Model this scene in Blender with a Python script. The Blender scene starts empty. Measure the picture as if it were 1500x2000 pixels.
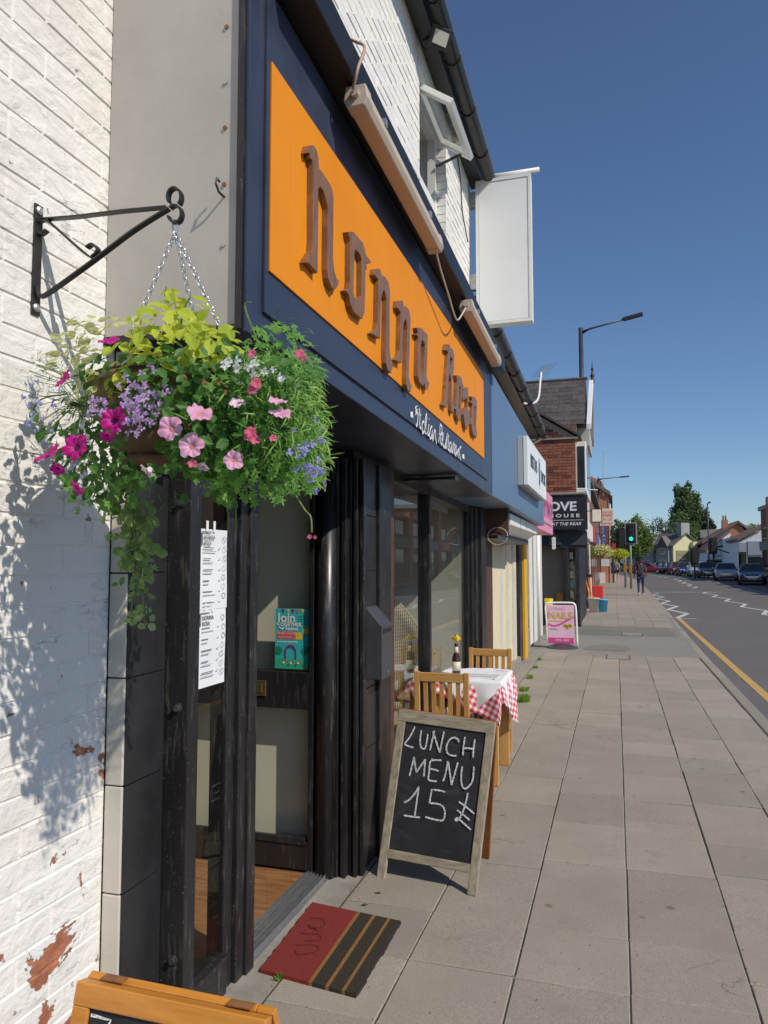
import bpy, bmesh, math, random
from mathutils import Vector, Matrix, noise as mnoise
import numpy as np

random.seed(7)
RNG = np.random.default_rng(11)
S = bpy.context.scene
COL = S.collection
R = math.radians

# ------------------------------------------------------------------ camera
H = 1.55                                  # eye height of the photographer
FPX, CX, CY = 1450.0, 750.0, 1000.0       # focal length and centre, photo pixels
_d = Vector((1203 - CX, -(1100 - CY), -FPX)).normalized()      # street direction (+Y) seen by the camera
_u = Vector((0, -_d.z, _d.y)).normalized()
_x = _d.cross(_u)
M3 = Matrix((_x, _d, _u))                 # camera -> world
cam = bpy.data.cameras.new('camera')
cam.sensor_fit = 'HORIZONTAL'; cam.sensor_width = 36.0; cam.lens = 36.0 * FPX / 1500.0
cam.clip_start = 0.05; cam.clip_end = 6000
camo = bpy.data.objects.new('camera', cam); COL.objects.link(camo)
camo.matrix_world = Matrix.Translation((0, 0, H)) @ M3.to_4x4()
S.camera = camo
S.render.resolution_x = 768; S.render.resolution_y = 1024

# ------------------------------------------------------------------ sky, sun, exposure
LIGHT = Vector((-1.0, 0.465, -0.98)).normalized()     # travel direction of sunlight
w = bpy.data.worlds.new('World'); S.world = w; w.use_nodes = True
nt = w.node_tree; nt.nodes.clear()
sky = nt.nodes.new('ShaderNodeTexSky'); sky.sky_type = 'NISHITA'; sky.sun_disc = False
sky.sun_elevation = math.asin(-LIGHT.z); sky.sun_rotation = math.atan2(-LIGHT.x, -LIGHT.y)
sky.air_density = 0.92; sky.dust_density = 0.25; sky.ozone_density = 6.0; sky.altitude = 50
bg = nt.nodes.new('ShaderNodeBackground'); bg.inputs['Strength'].default_value = 0.106
wo = nt.nodes.new('ShaderNodeOutputWorld')
nt.links.new(sky.outputs[0], bg.inputs[0]); nt.links.new(bg.outputs[0], wo.inputs[0])
sun = bpy.data.lights.new('sun', 'SUN'); sun.energy = 3.8; sun.angle = R(0.53); sun.color = (1.0, 0.93, 0.82)
suno = bpy.data.objects.new('sun', sun); COL.objects.link(suno)
suno.rotation_euler = LIGHT.to_track_quat('-Z', 'Y').to_euler(); suno.location = (20, -10, 30)
S.view_settings.view_transform = 'Standard'; S.view_settings.look = 'None'
S.view_settings.exposure = 0.0; S.view_settings.gamma = 1.0; S.view_settings.use_curve_mapping = False

# ------------------------------------------------------------------ surveying: photo point -> place on a real plane
def ray(px, py): return M3 @ Vector((px - CX, -(py - CY), -FPX))
def G(px, py, z=0.0):
    r = ray(px, py); t = (z - H) / r.z; return Vector((r.x * t, r.y * t, z))
def F(px, py, X):
    r = ray(px, py); t = X / r.x; return Vector((X, r.y * t, H + r.z * t))
def P(px, py, Y):
    r = ray(px, py); t = Y / r.y; return Vector((r.x * t, Y, H + r.z * t))

# ------------------------------------------------------------------ materials
def lin(c):
    return tuple(((v / 255) / 12.92 if v / 255 <= 0.04045 else ((v / 255 + 0.055) / 1.055) ** 2.4) for v in c)
class NT:
    def __init__(s, name):
        s.m = bpy.data.materials.new(name); s.m.use_nodes = True
        s.t = s.m.node_tree; s.b = s.t.nodes['Principled BSDF']; s.out = s.t.nodes['Material Output']
    def n(s, typ, **kw):
        nd = s.t.nodes.new(typ)
        for k, v in kw.items():
            if k in nd.inputs.keys(): nd.inputs[k].default_value = v
            else: setattr(nd, k, v)
        return nd
    def l(s, a, b): s.t.links.new(a, b)
    def pos(s, kind='world', scale=(1, 1, 1)):
        if kind == 'world': o = s.n('ShaderNodeNewGeometry').outputs['Position']
        elif kind == 'uv': o = s.n('ShaderNodeTexCoord').outputs['UV']
        else: o = s.n('ShaderNodeTexCoord').outputs['Object']
        mp = s.n('ShaderNodeMapping'); mp.inputs['Scale'].default_value = scale; s.l(o, mp.inputs[0]); return mp.outputs[0]
    def noise(s, vec, scale, detail=6, rough=0.6, dist=0):
        nd = s.n('ShaderNodeTexNoise'); nd.inputs['Scale'].default_value = scale; nd.inputs['Detail'].default_value = detail
        nd.inputs['Roughness'].default_value = rough; nd.inputs['Distortion'].default_value = dist
        s.l(vec, nd.inputs['Vector']); return nd.outputs['Fac']
    def ramp(s, fac, stops):
        r = s.n('ShaderNodeValToRGB'); el = r.color_ramp.elements
        while len(el) < len(stops): el.new(0.5)
        for e, (p, c) in zip(el, stops):
            e.position = p; e.color = (c, c, c, 1) if isinstance(c, (int, float)) else (*c, 1)
        s.l(fac, r.inputs[0]); return r.outputs[0]
    def mix(s, fac, a, b, blend='MIX'):
        nd = s.n('ShaderNodeMix', data_type='RGBA', blend_type=blend)
        for sock, v in ((nd.inputs[0], fac), (nd.inputs[6], a), (nd.inputs[7], b)):
            if hasattr(v, 'links') or hasattr(v, 'is_linked'): s.l(v, sock)
            elif isinstance(v, (int, float)): sock.default_value = v if sock == nd.inputs[0] else (v, v, v, 1)
            else: sock.default_value = (*v, 1)
        return nd.outputs[2]
    def math(s, op, a, b=0.0):
        nd = s.n('ShaderNodeMath', operation=op)
        for i, v in ((0, a), (1, b)):
            if hasattr(v, 'is_linked'): s.l(v, nd.inputs[i])
            else: nd.inputs[i].default_value = v
        return nd.outputs[0]
    def color(s, v):
        if hasattr(v, 'is_linked'): s.l(v, s.b.inputs['Base Color'])
        else: s.b.inputs['Base Color'].default_value = (*v, 1)
    def rough(s, v):
        if hasattr(v, 'is_linked'): s.l(v, s.b.inputs['Roughness'])
        else: s.b.inputs['Roughness'].default_value = v
    def bump(s, h, strength=0.3, dist=0.01):
        b = s.n('ShaderNodeBump'); b.inputs['Strength'].default_value = strength; b.inputs['Distance'].default_value = dist
        s.l(h, b.inputs['Height']); s.l(b.outputs[0], s.b.inputs['Normal'])

def pm(name, c, rough=0.6, var=0.12, scale=6, bump=0.0, bscale=60, metal=0.0, grain=None, rnd=0.0, kind='world', spec=0.5, specks=None, coat=0.0):
    """painted / plain material: base colour with uneven tone, optional bump, wood-like grain direction, per-piece variation"""
    t = NT(name); sc = grain if grain else (1, 1, 1)
    v = t.pos(kind, sc)
    n = t.noise(v, scale, 6)
    lo = tuple(x * (1 - var) for x in c); hi = tuple(min(1, x * (1 + var)) for x in c)
    col = t.ramp(n, [(0.28, lo), (0.72, hi)])
    if specks:
        sp = t.noise(t.pos(kind), specks[0], 3, 0.7)
        col = t.mix(t.ramp(sp, [(specks[1], 0.0), (specks[1] + 0.04, 1.0)]), col, specks[2])
    if rnd:
        oi = t.n('ShaderNodeObjectInfo').outputs['Random']
        f = t.math('ADD', t.math('MULTIPLY', oi, 2 * rnd), 1 - rnd)
        hs = t.n('ShaderNodeHueSaturation'); t.l(f, hs.inputs['Value']); t.l(col, hs.inputs['Color']); col = hs.outputs[0]
    t.color(col); t.rough(rough); t.b.inputs['Metallic'].default_value = metal
    t.b.inputs['Specular IOR Level'].default_value = spec
    if coat: t.b.inputs['Coat Weight'].default_value = coat; t.b.inputs['Coat Roughness'].default_value = 0.15
    if rough > 0.15 and not metal:
        t.rough(t.ramp(n, [(0.3, max(0, rough - 0.08)), (0.7, min(1, rough + 0.08))]))
    if bump: t.bump(t.noise(t.pos(kind, sc), bscale, 5), bump, 0.004)
    return t.m

MAT = {}
def mat_painted_brick():
    t = NT('white_painted_brick'); v = t.pos()
    big = t.noise(v, 1.6, 8, 0.62); chip = t.noise(t.pos('world', (1, 1.0, 1.35)), 5.2, 9, 0.62, 0.35)
    # more peeling near the pavement, where splash water lifts the paint
    sep = t.n('ShaderNodeSeparateXYZ'); t.l(t.n('ShaderNodeNewGeometry').outputs['Position'], sep.inputs[0])
    zz = t.n('ShaderNodeMapRange'); zz.inputs[1].default_value = 0.0; zz.inputs[2].default_value = 1.9
    zz.inputs[3].default_value = 0.135; zz.inputs[4].default_value = -0.06; t.l(sep.outputs['Z'], zz.inputs[0])
    lvl = t.math('ADD', chip, zz.outputs[0])
    peel = t.ramp(lvl, [(0.652, 0.0), (0.661, 1.0)])
    crack = t.noise(t.pos('world', (1, 1, 2.6)), 5, 9, 0.62, 0.5)
    cr = t.ramp(crack, [(0.490, 0.0), (0.498, 1.0), (0.502, 1.0), (0.510, 0.0)])
    crm = t.math('MULTIPLY', cr, t.ramp(t.noise(v, 3.1, 4), [(0.55, 0.0), (0.68, 0.6)]))
    hole = t.ramp(t.noise(v, 17, 4, 0.55), [(0.70, 0.0), (0.73, 0.8)])
    paint = t.ramp(big, [(0.3, (0.70, 0.655, 0.59)), (0.5, (0.80, 0.77, 0.72)), (0.75, (0.84, 0.82, 0.79))])
    brick = t.ramp(t.noise(v, 22, 6), [(0.3, (0.30, 0.10, 0.055)), (0.7, (0.52, 0.20, 0.10))])
    c = t.mix(peel, paint, brick)
    c = t.mix(crm, c, (0.16, 0.13, 0.11)); c = t.mix(hole, c, (0.15, 0.12, 0.11))
    t.color(c); t.rough(0.75)
    h = t.math('SUBTRACT', t.math('ADD', t.math('MULTIPLY', big, 1.6), t.math('MULTIPLY', t.noise(v, 40, 6), 0.25)), t.math('MULTIPLY', peel, 0.35))
    h = t.math('SUBTRACT', h, t.math('MULTIPLY', crm, 0.3)); h = t.math('ADD', h, t.math('MULTIPLY', t.noise(t.pos('world', (1, 1, 1.6)), 11, 5, 0.55, 0.6), 0.9))
    t.bump(h, 0.85, 0.014)
    return t.m
def mat_worn_black(name, c, wear=(0.25, 0.22, 0.19), amt=0.63):
    t = NT(name); v = t.pos('world', (6, 6, 0.7)); n = t.noise(v, 9, 7, 0.65)
    sm = t.noise(t.pos('world', (1, 1, 0.35)), 4, 5)
    base = t.ramp(sm, [(0.3, tuple(x * 0.8 for x in c)), (0.7, tuple(x * 1.5 + 0.003 for x in c))])
    sp = t.ramp(t.noise(t.pos(), 160, 2, 0.6), [(0.70, 0.0), (0.74, 0.6)])
    col = t.mix(t.ramp(n, [(amt, 0.0), (amt + 0.14, 0.5)]), base, wear)
    t.color(t.mix(sp, col, (0.4, 0.38, 0.35))); t.rough(t.ramp(sm, [(0.3, 0.28), (0.7, 0.5)])); t.bump(n, 0.15, 0.003)
    return t.m
def mat_glass(name, tint=(1, 1, 1), refl=1.0, rough=0.0):
    t = NT(name); t.t.nodes.remove(t.b)
    tr = t.n('ShaderNodeBsdfTransparent'); tr.inputs[0].default_value = (*tint, 1)
    gl = t.n('ShaderNodeBsdfGlossy'); gl.inputs['Roughness'].default_value = rough
    lw_ = t.n('ShaderNodeLayerWeight'); lw_.inputs[0].default_value = 0.5      # Schlick reflectance, same from both faces of a pane
    f = t.math('MINIMUM', t.math('MULTIPLY', t.math('ADD', t.math('MULTIPLY', t.math('POWER', lw_.outputs['Facing'], 5.0), 0.955), 0.045), refl), 0.95)
    mx = t.n('ShaderNodeMixShader'); t.l(f, mx.inputs[0]); t.l(tr.outputs[0], mx.inputs[1]); t.l(gl.outputs[0], mx.inputs[2])
    t.l(mx.outputs[0], t.out.inputs[0]); return t.m
def mat_emit(name, c, s):
    t = NT(name); t.color(c); t.b.inputs['Emission Color'].default_value = (*c, 1); t.b.inputs['Emission Strength'].default_value = s; return t.m
def mat_wood(name, c1, c2, grain=(1, 1, 14), scale=5, rough=0.5, kind='world', coat=0.0):
    t = NT(name); g = {0: (0.12, 1, 1)}
    v = t.pos(kind, grain); n = t.noise(v, scale, 8, 0.6, 0.6)
    t.color(t.ramp(n, [(0.3, c1), (0.5, tuple((a + b) / 2 for a, b in zip(c1, c2))), (0.7, c2)])); t.rough(rough); t.bump(n, 0.12, 0.002)
    if coat: t.b.inputs['Coat Weight'].default_value = coat; t.b.inputs['Coat Roughness'].default_value = 0.2
    return t.m
def mat_gingham():
    t = NT('red_gingham'); v = t.pos('uv'); s = t.n('ShaderNodeSeparateXYZ'); t.l(v, s.inputs[0])
    def band(o):
        return t.math('LESS_THAN', t.math('FRACT', t.math('MULTIPLY', o, 23.0)), 0.5)
    a = t.math('MULTIPLY', t.math('ADD', band(s.outputs[0]), band(s.outputs[1])), 0.5)
    t.color(t.ramp(a, [(0.0, (0.82, 0.80, 0.80)), (0.5, (0.72, 0.27, 0.31)), (1.0, (0.55, 0.03, 0.075))])); t.rough(0.85)
    t.b.inputs['Sheen Weight'].default_value = 0.2
    return t.m
def mat_slab():
    t = NT('concrete_paving_slab'); v = t.pos()
    a = t.noise(v, 2.3, 6, 0.6); g = t.noise(v, 180, 3, 0.7); st = t.noise(v, 11, 7, 0.7)
    c = t.ramp(a, [(0.3, (0.305, 0.267, 0.217)), (0.7, (0.375, 0.33, 0.275))])
    c = t.mix(t.ramp(g, [(0.32, 0.75), (0.62, 0.0)]), c, (0.19, 0.165, 0.135))
    c = t.mix(t.ramp(st, [(0.58, 0.0), (0.72, 0.45)]), c, (0.18, 0.16, 0.14))
    gum = t.n('ShaderNodeTexVoronoi'); gum.inputs['Scale'].default_value = 4.2; t.l(v, gum.inputs['Vector'])
    spot = t.math('MULTIPLY', t.ramp(gum.outputs['Distance'], [(0.05, 1.0), (0.10, 0.0)]), t.ramp(gum.outputs['Color'], [(0.50, 0.0), (0.58, 0.7)]))
    c = t.mix(spot, c, (0.11, 0.10, 0.09))
    ck = t.noise(v, 2.4, 8, 0.55, 0.8); ckl = t.math('MULTIPLY', t.ramp(ck, [(0.492, 0.0), (0.4985, 1.0), (0.5015, 1.0), (0.508, 0.0)]), t.ramp(t.noise(v, 0.9, 3), [(0.56, 0.0), (0.62, 0.8)]))
    c = t.mix(ckl, c, (0.10, 0.085, 0.07))
    grit = t.ramp(t.noise(v, 75, 2, 0.5), [(0.70, 0.0), (0.735, 0.75)]); c = t.mix(grit, c, (0.13, 0.115, 0.095))
    pale = t.ramp(t.noise(v, 110, 2, 0.5), [(0.715, 0.0), (0.74, 0.6)]); c = t.mix(pale, c, (0.55, 0.51, 0.45))
    oi = t.n('ShaderNodeObjectInfo').outputs['Random']
    hs = t.n('ShaderNodeHueSaturation'); t.l(t.math('ADD', t.math('MULTIPLY', oi, 0.20), 0.90), hs.inputs['Value']); t.l(c, hs.inputs['Color'])
    t.color(hs.outputs[0]); t.rough(0.88); t.bump(t.math('ADD', g, t.math('MULTIPLY', st, 1.5)), 0.35, 0.003)
    return t.m
def mat_asphalt(name, c, gscale=130):
    t = NT(name); v = t.pos(); g = t.noise(v, gscale, 3, 0.75); a = t.noise(v, 0.5, 6, 0.6)
    k = t.ramp(a, [(0.3, tuple(x * 0.88 for x in c)), (0.7, tuple(x * 1.12 for x in c))])
    t.color(t.mix(t.ramp(g, [(0.35, 0.55), (0.65, 0.0)]), k, tuple(x * 0.55 for x in c))); t.rough(0.8); t.bump(g, 0.4, 0.004); return t.m
def mat_far_slabs():
    t = NT('pavement_far'); v = t.pos()
    b = t.n('ShaderNodeTexBrick'); b.inputs['Scale'].default_value = 1.0; b.inputs['Brick Width'].default_value = 0.62; b.inputs['Row Height'].default_value = 0.42
    b.inputs['Mortar Size'].default_value = 0.006
    b.inputs['Color1'].default_value = (0.335, 0.29, 0.235, 1); b.inputs['Color2'].default_value = (0.30, 0.26, 0.21, 1); b.inputs['Mortar'].default_value = (0.16, 0.14, 0.12, 1)
    mp = t.n('ShaderNodeMapping'); mp.inputs['Rotation'].default_value = (0, 0, R(90)); t.l(v, mp.inputs[0]); t.l(mp.outputs[0], b.inputs['Vector'])
    t.color(t.mix(t.ramp(t.noise(v, 3, 5), [(0.3, 0.25), (0.7, 0.0)]), b.outputs[0], (0.2, 0.18, 0.15))); t.rough(0.9); return t.m
def mat_red_brick(name, c1, c2, far=False, mortar=(0.42, 0.34, 0.27)):
    t = NT(name)
    if far:
        v = t.pos('world'); s = t.n('ShaderNodeSeparateXYZ'); t.l(v, s.inputs[0])
        cb = t.n('ShaderNodeCombineXYZ'); t.l(t.math('ADD', s.outputs[0], s.outputs[1]), cb.inputs[0]); t.l(s.outputs[2], cb.inputs[1])
        b = t.n('ShaderNodeTexBrick'); b.inputs['Scale'].default_value = 1; b.inputs['Brick Width'].default_value = 0.225; b.inputs['Row Height'].default_value = 0.075; b.inputs['Mortar Size'].default_value = 0.008
        b.inputs['Color1'].default_value = (*c1, 1); b.inputs['Color2'].default_value = (*c2, 1); b.inputs['Mortar'].default_value = (*mortar, 1); t.l(cb.outputs[0], b.inputs['Vector'])
        c = b.outputs[0]
    else:
        c = t.ramp(t.n('ShaderNodeObjectInfo').outputs['Random'], [(0.0, c1), (0.5, tuple((a + d) / 2 for a, d in zip(c1, c2))), (0.8, c2), (1.0, tuple(x * 0.35 for x in c1))])
    n = t.noise(t.pos(), 14, 6)
    t.color(t.mix(t.ramp(n, [(0.4, 0.0), (0.75, 0.5)]), c, tuple(x * 0.5 for x in c1))); t.rough(0.85); t.bump(t.noise(t.pos(), 60, 5), 0.4, 0.004); return t.m
def mat_chalk():
    t = NT('white_chalk'); n = t.noise(t.pos('world'), 210, 4, 0.85)
    t.color(t.ramp(n, [(0.40, (0.03, 0.03, 0.035)), (0.50, (0.70, 0.70, 0.70)), (0.6, (0.86, 0.86, 0.86))])); t.rough(0.95); return t.m
def mat_leaf(name, c, c2=None, tl=0.35):
    t = NT(name); n = t.noise(t.pos(), 14, 3); c2 = c2 or tuple(x * 1.6 for x in c)
    t.color(t.ramp(n, [(0.3, c), (0.7, c2)])); t.rough(0.5)
    t.b.inputs['Specular IOR Level'].default_value = 0.35
    ts = t.n('ShaderNodeBsdfTranslucent'); ts.inputs[0].default_value = (*[min(1, x * 2.2) for x in c2], 1)
    mx = t.n('ShaderNodeMixShader'); mx.inputs[0].default_value = tl; t.l(t.b.outputs[0], mx.inputs[1]); t.l(ts.outputs[0], mx.inputs[2]); t.l(mx.outputs[0], t.out.inputs[0]); return t.m
def mat_wicker():
    t = NT('woven_wicker'); w1 = t.n('ShaderNodeTexWave', bands_direction='Z'); w1.inputs['Scale'].default_value = 26; t.l(t.pos(), w1.inputs['Vector'])
    w2 = t.n('ShaderNodeTexWave', bands_direction='X'); w2.inputs['Scale'].default_value = 16; t.l(t.pos(), w2.inputs['Vector'])
    h = t.math('MULTIPLY', w1.outputs['Fac'], w2.outputs['Fac']); t.color(t.ramp(h, [(0.0, (0.26, 0.20, 0.12)), (0.4, (0.80, 0.72, 0.54))])); t.rough(0.6); t.bump(h, 0.8, 0.01); return t.m
def mat_mat(name, c, c2):
    t = NT(name); n = t.noise(t.pos(), 260, 3, 0.8); t.color(t.ramp(n, [(0.3, c), (0.7, c2)])); t.rough(0.95); t.bump(n, 1.0, 0.008); return t.m
def mat_floorboards():
    t = NT('laminate_floor'); v = t.pos('world', (1, 1, 1)); b = t.n('ShaderNodeTexBrick'); b.inputs['Scale'].default_value = 1
    b.inputs['Brick Width'].default_value = 1.25; b.inputs['Row Height'].default_value = 0.125; b.inputs['Mortar Size'].default_value = 0.0009
    b.inputs['Color1'].default_value = (0.40, 0.20, 0.085, 1); b.inputs['Color2'].default_value = (0.32, 0.155, 0.065, 1); b.inputs['Mortar'].default_value = (0.08, 0.05, 0.03, 1)
    mp = t.n('ShaderNodeMapping'); mp.inputs['Rotation'].default_value = (0, 0, R(62)); t.l(v, mp.inputs[0]); t.l(mp.outputs[0], b.inputs['Vector'])
    g = t.n('ShaderNodeMapping'); g.inputs['Rotation'].default_value = (0, 0, R(62)); g.inputs['Scale'].default_value = (1.2, 14, 1); t.l(v, g.inputs[0])
    t.color(t.mix(t.ramp(t.noise(g.outputs[0], 3, 7), [(0.35, 0.85), (0.65, 0.0)]), b.outputs[0], (0.17, 0.075, 0.03))); t.rough(0.35); return t.m

def build_materials():
    m = MAT
    m['pbrick'] = mat_painted_brick()
    m['pmortar'] = pm('white_painted_mortar', (0.62, 0.57, 0.50), 0.85, 0.2, 9, 0.6, 50)
    m['pbrick_up'] = pm('white_painted_upper_brick', (0.80, 0.775, 0.73), 0.75, 0.07, 4, 0.5, 45, specks=(13, 0.735, (0.28, 0.24, 0.20)))
    m['grey_panel'] = pm('grey_painted_panel', (0.46, 0.43, 0.385), 0.55, 0.10, 3, 0.15, 90, specks=(26, 0.765, (0.17, 0.15, 0.13)))
    m['navy'] = pm('navy_paint', (0.034, 0.044, 0.075), 0.38, 0.18, 5, 0.08, 80, specks=(120, 0.76, (0.25, 0.25, 0.28)))
    m['blue'] = pm('faded_blue_fascia', (0.105, 0.175, 0.29), 0.38, 0.10, 1.5, 0.06, 60, specks=(90, 0.75, (0.03, 0.04, 0.06)))
    t = NT('orange_sign_paint'); st = t.noise(t.pos('world', (1, 9, 0.5)), 5, 6, 0.6); bl_ = t.noise(t.pos(), 2.2, 5)
    c = t.ramp(bl_, [(0.3, (0.74, 0.238, 0.004)), (0.7, (0.80, 0.272, 0.006))]); c = t.mix(t.ramp(st, [(0.55, 0.0), (0.8, 0.28)]), c, (0.52, 0.19, 0.02))
    c = t.mix(t.ramp(t.noise(t.pos(), 95, 3, 0.6), [(0.72, 0.0), (0.76, 0.6)]), c, (0.30, 0.12, 0.03)); t.color(c); t.rough(t.ramp(st, [(0.3, 0.48), (0.7, 0.62)])); t.b.inputs['Specular IOR Level'].default_value = 0.28; m['orange'] = t.m
    m['walnut'] = mat_wood('walnut_letter_wood', (0.13, 0.060, 0.026), (0.31, 0.155, 0.07), (1, 7, 0.8), 10, 0.45, coat=0.2)
    m['black'] = mat_worn_black('worn_black_gloss_paint', (0.013, 0.012, 0.013), (0.17, 0.15, 0.13), 0.56)
    m['black_soffit'] = pm('black_soffit_paint', (0.012, 0.011, 0.011), 0.42, 0.3, 4)
    m['brown_soffit'] = pm('brown_soffit_paint', (0.045, 0.032, 0.026), 0.22, 0.3, 3)
    m['black_tile'] = pm('black_slate_tile', (0.022, 0.022, 0.024), 0.33, 0.35, 5, 0.1, 60, specks=(70, 0.72, (0.12, 0.12, 0.12)))
    m['white_tile'] = pm('cream_glazed_tile', (0.60, 0.56, 0.48), 0.28, 0.07, 6, 0.0)
    m['alum'] = pm('aluminium_threshold', (0.42, 0.43, 0.44), 0.38, 0.15, 30, metal=0.8)
    m['galv'] = pm('galvanised_steel', (0.50, 0.51, 0.50), 0.42, 0.2, 20, metal=0.75)
    m['steel_chain'] = pm('zinc_chain', (0.75, 0.75, 0.77), 0.25, 0.05, 20, metal=0.9)
    m['iron'] = pm('black_bracket_iron', (0.022, 0.02, 0.02), 0.42, 0.4, 40, specks=(60, 0.68, (0.12, 0.07, 0.04)))
    m['cream_wall'] = pm('cream_interior_wall', (0.74, 0.72, 0.60), 0.7, 0.03, 3)
    m['grey_wall'] = pm('interior_grey_wall', (0.40, 0.39, 0.34), 0.8, 0.05, 2)
    m['cardboard'] = pm('tan_interior_wall', (0.30, 0.23, 0.16), 0.8, 0.05, 2)
    m['floor'] = mat_floorboards()
    m['ceil'] = mat_wood('brown_ceiling_boards', (0.10, 0.05, 0.03), (0.17, 0.09, 0.055), (1, 8, 1), 4, 0.6)
    m['glass'] = mat_glass('window_glass', (0.95, 0.96, 0.94), 0.95)
    m['door_glass'] = mat_glass('door_glass', (0.97, 0.975, 0.95), 0.6)
    m['brass'] = pm('brass', (0.42, 0.29, 0.10), 0.33, 0.1, 20, metal=0.85)
    m['slab'] = mat_slab()
    m['joint'] = pm('dirty_joint', (0.075, 0.065, 0.05), 0.95, 0.4, 40, 0.6, 90)
    m['concrete'] = pm('concrete_apron', (0.27, 0.245, 0.21), 0.85, 0.2, 9, 0.4, 120, specks=(60, 0.66, (0.13, 0.12, 0.105)))
    m['kerb'] = pm('granite_kerb', (0.28, 0.25, 0.21), 0.8, 0.2, 60, 0.3, 120, rnd=0.12)
    m['road'] = mat_asphalt('road_asphalt', (0.148, 0.135, 0.128), 60)
    m['tarmac'] = mat_asphalt('footway_tarmac', (0.265, 0.245, 0.215), 110)
    m['tarmac_dark'] = mat_asphalt('tarmac_patch', (0.215, 0.20, 0.17), 110)
    m['far_slab'] = mat_far_slabs()
    m['yellow_line'] = pm('worn_yellow_line', (0.50, 0.31, 0.095), 0.8, 0.15, 30, specks=(70, 0.66, (0.20, 0.17, 0.13)))
    m['white_line'] = pm('worn_white_line', (0.52, 0.50, 0.47), 0.8, 0.12, 20, specks=(50, 0.68, (0.2, 0.19, 0.18)))
    m['earth'] = pm('ground_earth', (0.10, 0.11, 0.06), 0.95, 0.3, 0.3)
    m['pine'] = mat_wood('varnished_pine', (0.47, 0.235, 0.062), (0.62, 0.34, 0.105), (4, 4, 0.5), 9, 0.42, coat=0.15)
    m['pine_x'] = mat_wood('varnished_pine_rail', (0.47, 0.235, 0.062), (0.62, 0.34, 0.105), (0.5, 4, 6), 9, 0.42, coat=0.15)
    m['oak_orange'] = mat_wood('orange_varnished_board_wood', (0.46, 0.17, 0.022), (0.66, 0.275, 0.04), (0.8, 5, 7), 7, 0.35, coat=0.35)
    m['grey_wood'] = mat_wood('weathered_grey_wood', (0.20, 0.165, 0.115), (0.42, 0.36, 0.265), (5, 5, 0.8), 12, 0.85)
    m['grey_wood_x'] = mat_wood('weathered_grey_rail', (0.20, 0.165, 0.115), (0.42, 0.36, 0.265), (0.8, 5, 7), 12, 0.85)
    m['red_wood'] = mat_wood('reddish_varnished_leg', (0.21, 0.065, 0.02), (0.33, 0.115, 0.035), (5, 5, 0.8), 8, 0.5)
    t = NT('chalkboard'); n = t.noise(t.pos('world', (1, 1, 0.6)), 7, 7, 0.7)
    sm_n = t.noise(t.pos('world', (1, 1, 2.4)), 3.2, 6, 0.65, 1.5); c = t.ramp(n, [(0.35, (0.011, 0.011, 0.013)), (0.75, (0.026, 0.026, 0.030))]); t.color(t.mix(t.ramp(sm_n, [(0.5, 0.0), (0.8, 0.5)]), c, (0.085, 0.085, 0.09))); t.rough(0.72); m['board'] = t.m
    m['chalk'] = mat_chalk()
    m['gingham'] = mat_gingham()
    m['white_cloth'] = pm('white_cloth', (0.78, 0.77, 0.79), 0.9, 0.03, 8)
    m['bottle'] = pm('brown_bottle_glass', (0.055, 0.012, 0.006), 0.06, 0.1, 5, coat=0.5)
    m['label'] = pm('cream_paper_label', (0.68, 0.62, 0.47), 0.8, 0.05, 20)
    m['rose'] = pm('yellow_rose_petals', (0.88, 0.62, 0.012), 0.55, 0.1, 30)
    m['paper'] = pm('white_menu_paper', (0.80, 0.81, 0.83), 0.8, 0.03, 4)
    m['ink'] = pm('grey_print_ink', (0.20, 0.20, 0.21), 0.9, 0.2, 200)
    m['ink_l'] = pm('pale_print_ink', (0.45, 0.46, 0.47), 0.9, 0.2, 200)
    m['plastic_black'] = pm('black_plastic', (0.03, 0.03, 0.031), 0.4, 0.15, 20)
    m['dark_grey'] = pm('dark_grey_metal', (0.055, 0.055, 0.06), 0.45, 0.15, 12)
    m['white_pvc'] = pm('white_pvc', (0.78, 0.77, 0.73), 0.4, 0.05, 5, specks=(40, 0.74, (0.4, 0.36, 0.3)))
    m['white_sign'] = pm('white_sign_acrylic', (0.82, 0.82, 0.80), 0.35, 0.03, 2)
    m['lamp_body'] = pm('yellowed_lamp_plastic', (0.56, 0.44, 0.335), 0.4, 0.06, 6)
    m['lamp_end'] = pm('lamp_end_cap_plastic', (0.50, 0.43, 0.35), 0.5, 0.08, 10)
    m['gutter'] = pm('black_gutter_plastic', (0.028, 0.027, 0.027), 0.45, 0.25, 8, specks=(30, 0.70, (0.12, 0.11, 0.10)))
    m['slate'] = pm('slate_roof_tile', (0.085, 0.075, 0.07), 0.6, 0.2, 10, 0.3, 60, rnd=0.22, specks=(9, 0.70, (0.20, 0.18, 0.15)))
    m['cream_paint'] = pm('cream_render', (0.68, 0.60, 0.40), 0.8, 0.08, 4)
    m['cream_blind'] = pm('cream_shutter_panel', (0.60, 0.575, 0.49), 0.55, 0.07, 4, specks=(20, 0.74, (0.3, 0.26, 0.2)))
    m['brown_paint'] = pm('brown_post_paint', (0.085, 0.04, 0.027), 0.5, 0.2, 8)
    m['yellow_paint'] = pm('yellow_post_paint', (0.72, 0.40, 0.02), 0.5, 0.1, 8)
    m['push_yellow'] = pm('worn_yellow_push_box', (0.36, 0.21, 0.025), 0.6, 0.2, 8)
    m['silver_box'] = pm('silver_grey_cladding', (0.42, 0.44, 0.46), 0.4, 0.05, 3)
    m['pink'] = pm('pink_sign_paint', (0.72, 0.27, 0.43), 0.5, 0.05, 6)
    m['pink_dark'] = pm('dark_pink_lettering', (0.33, 0.09, 0.20), 0.5, 0.05, 6)
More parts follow.
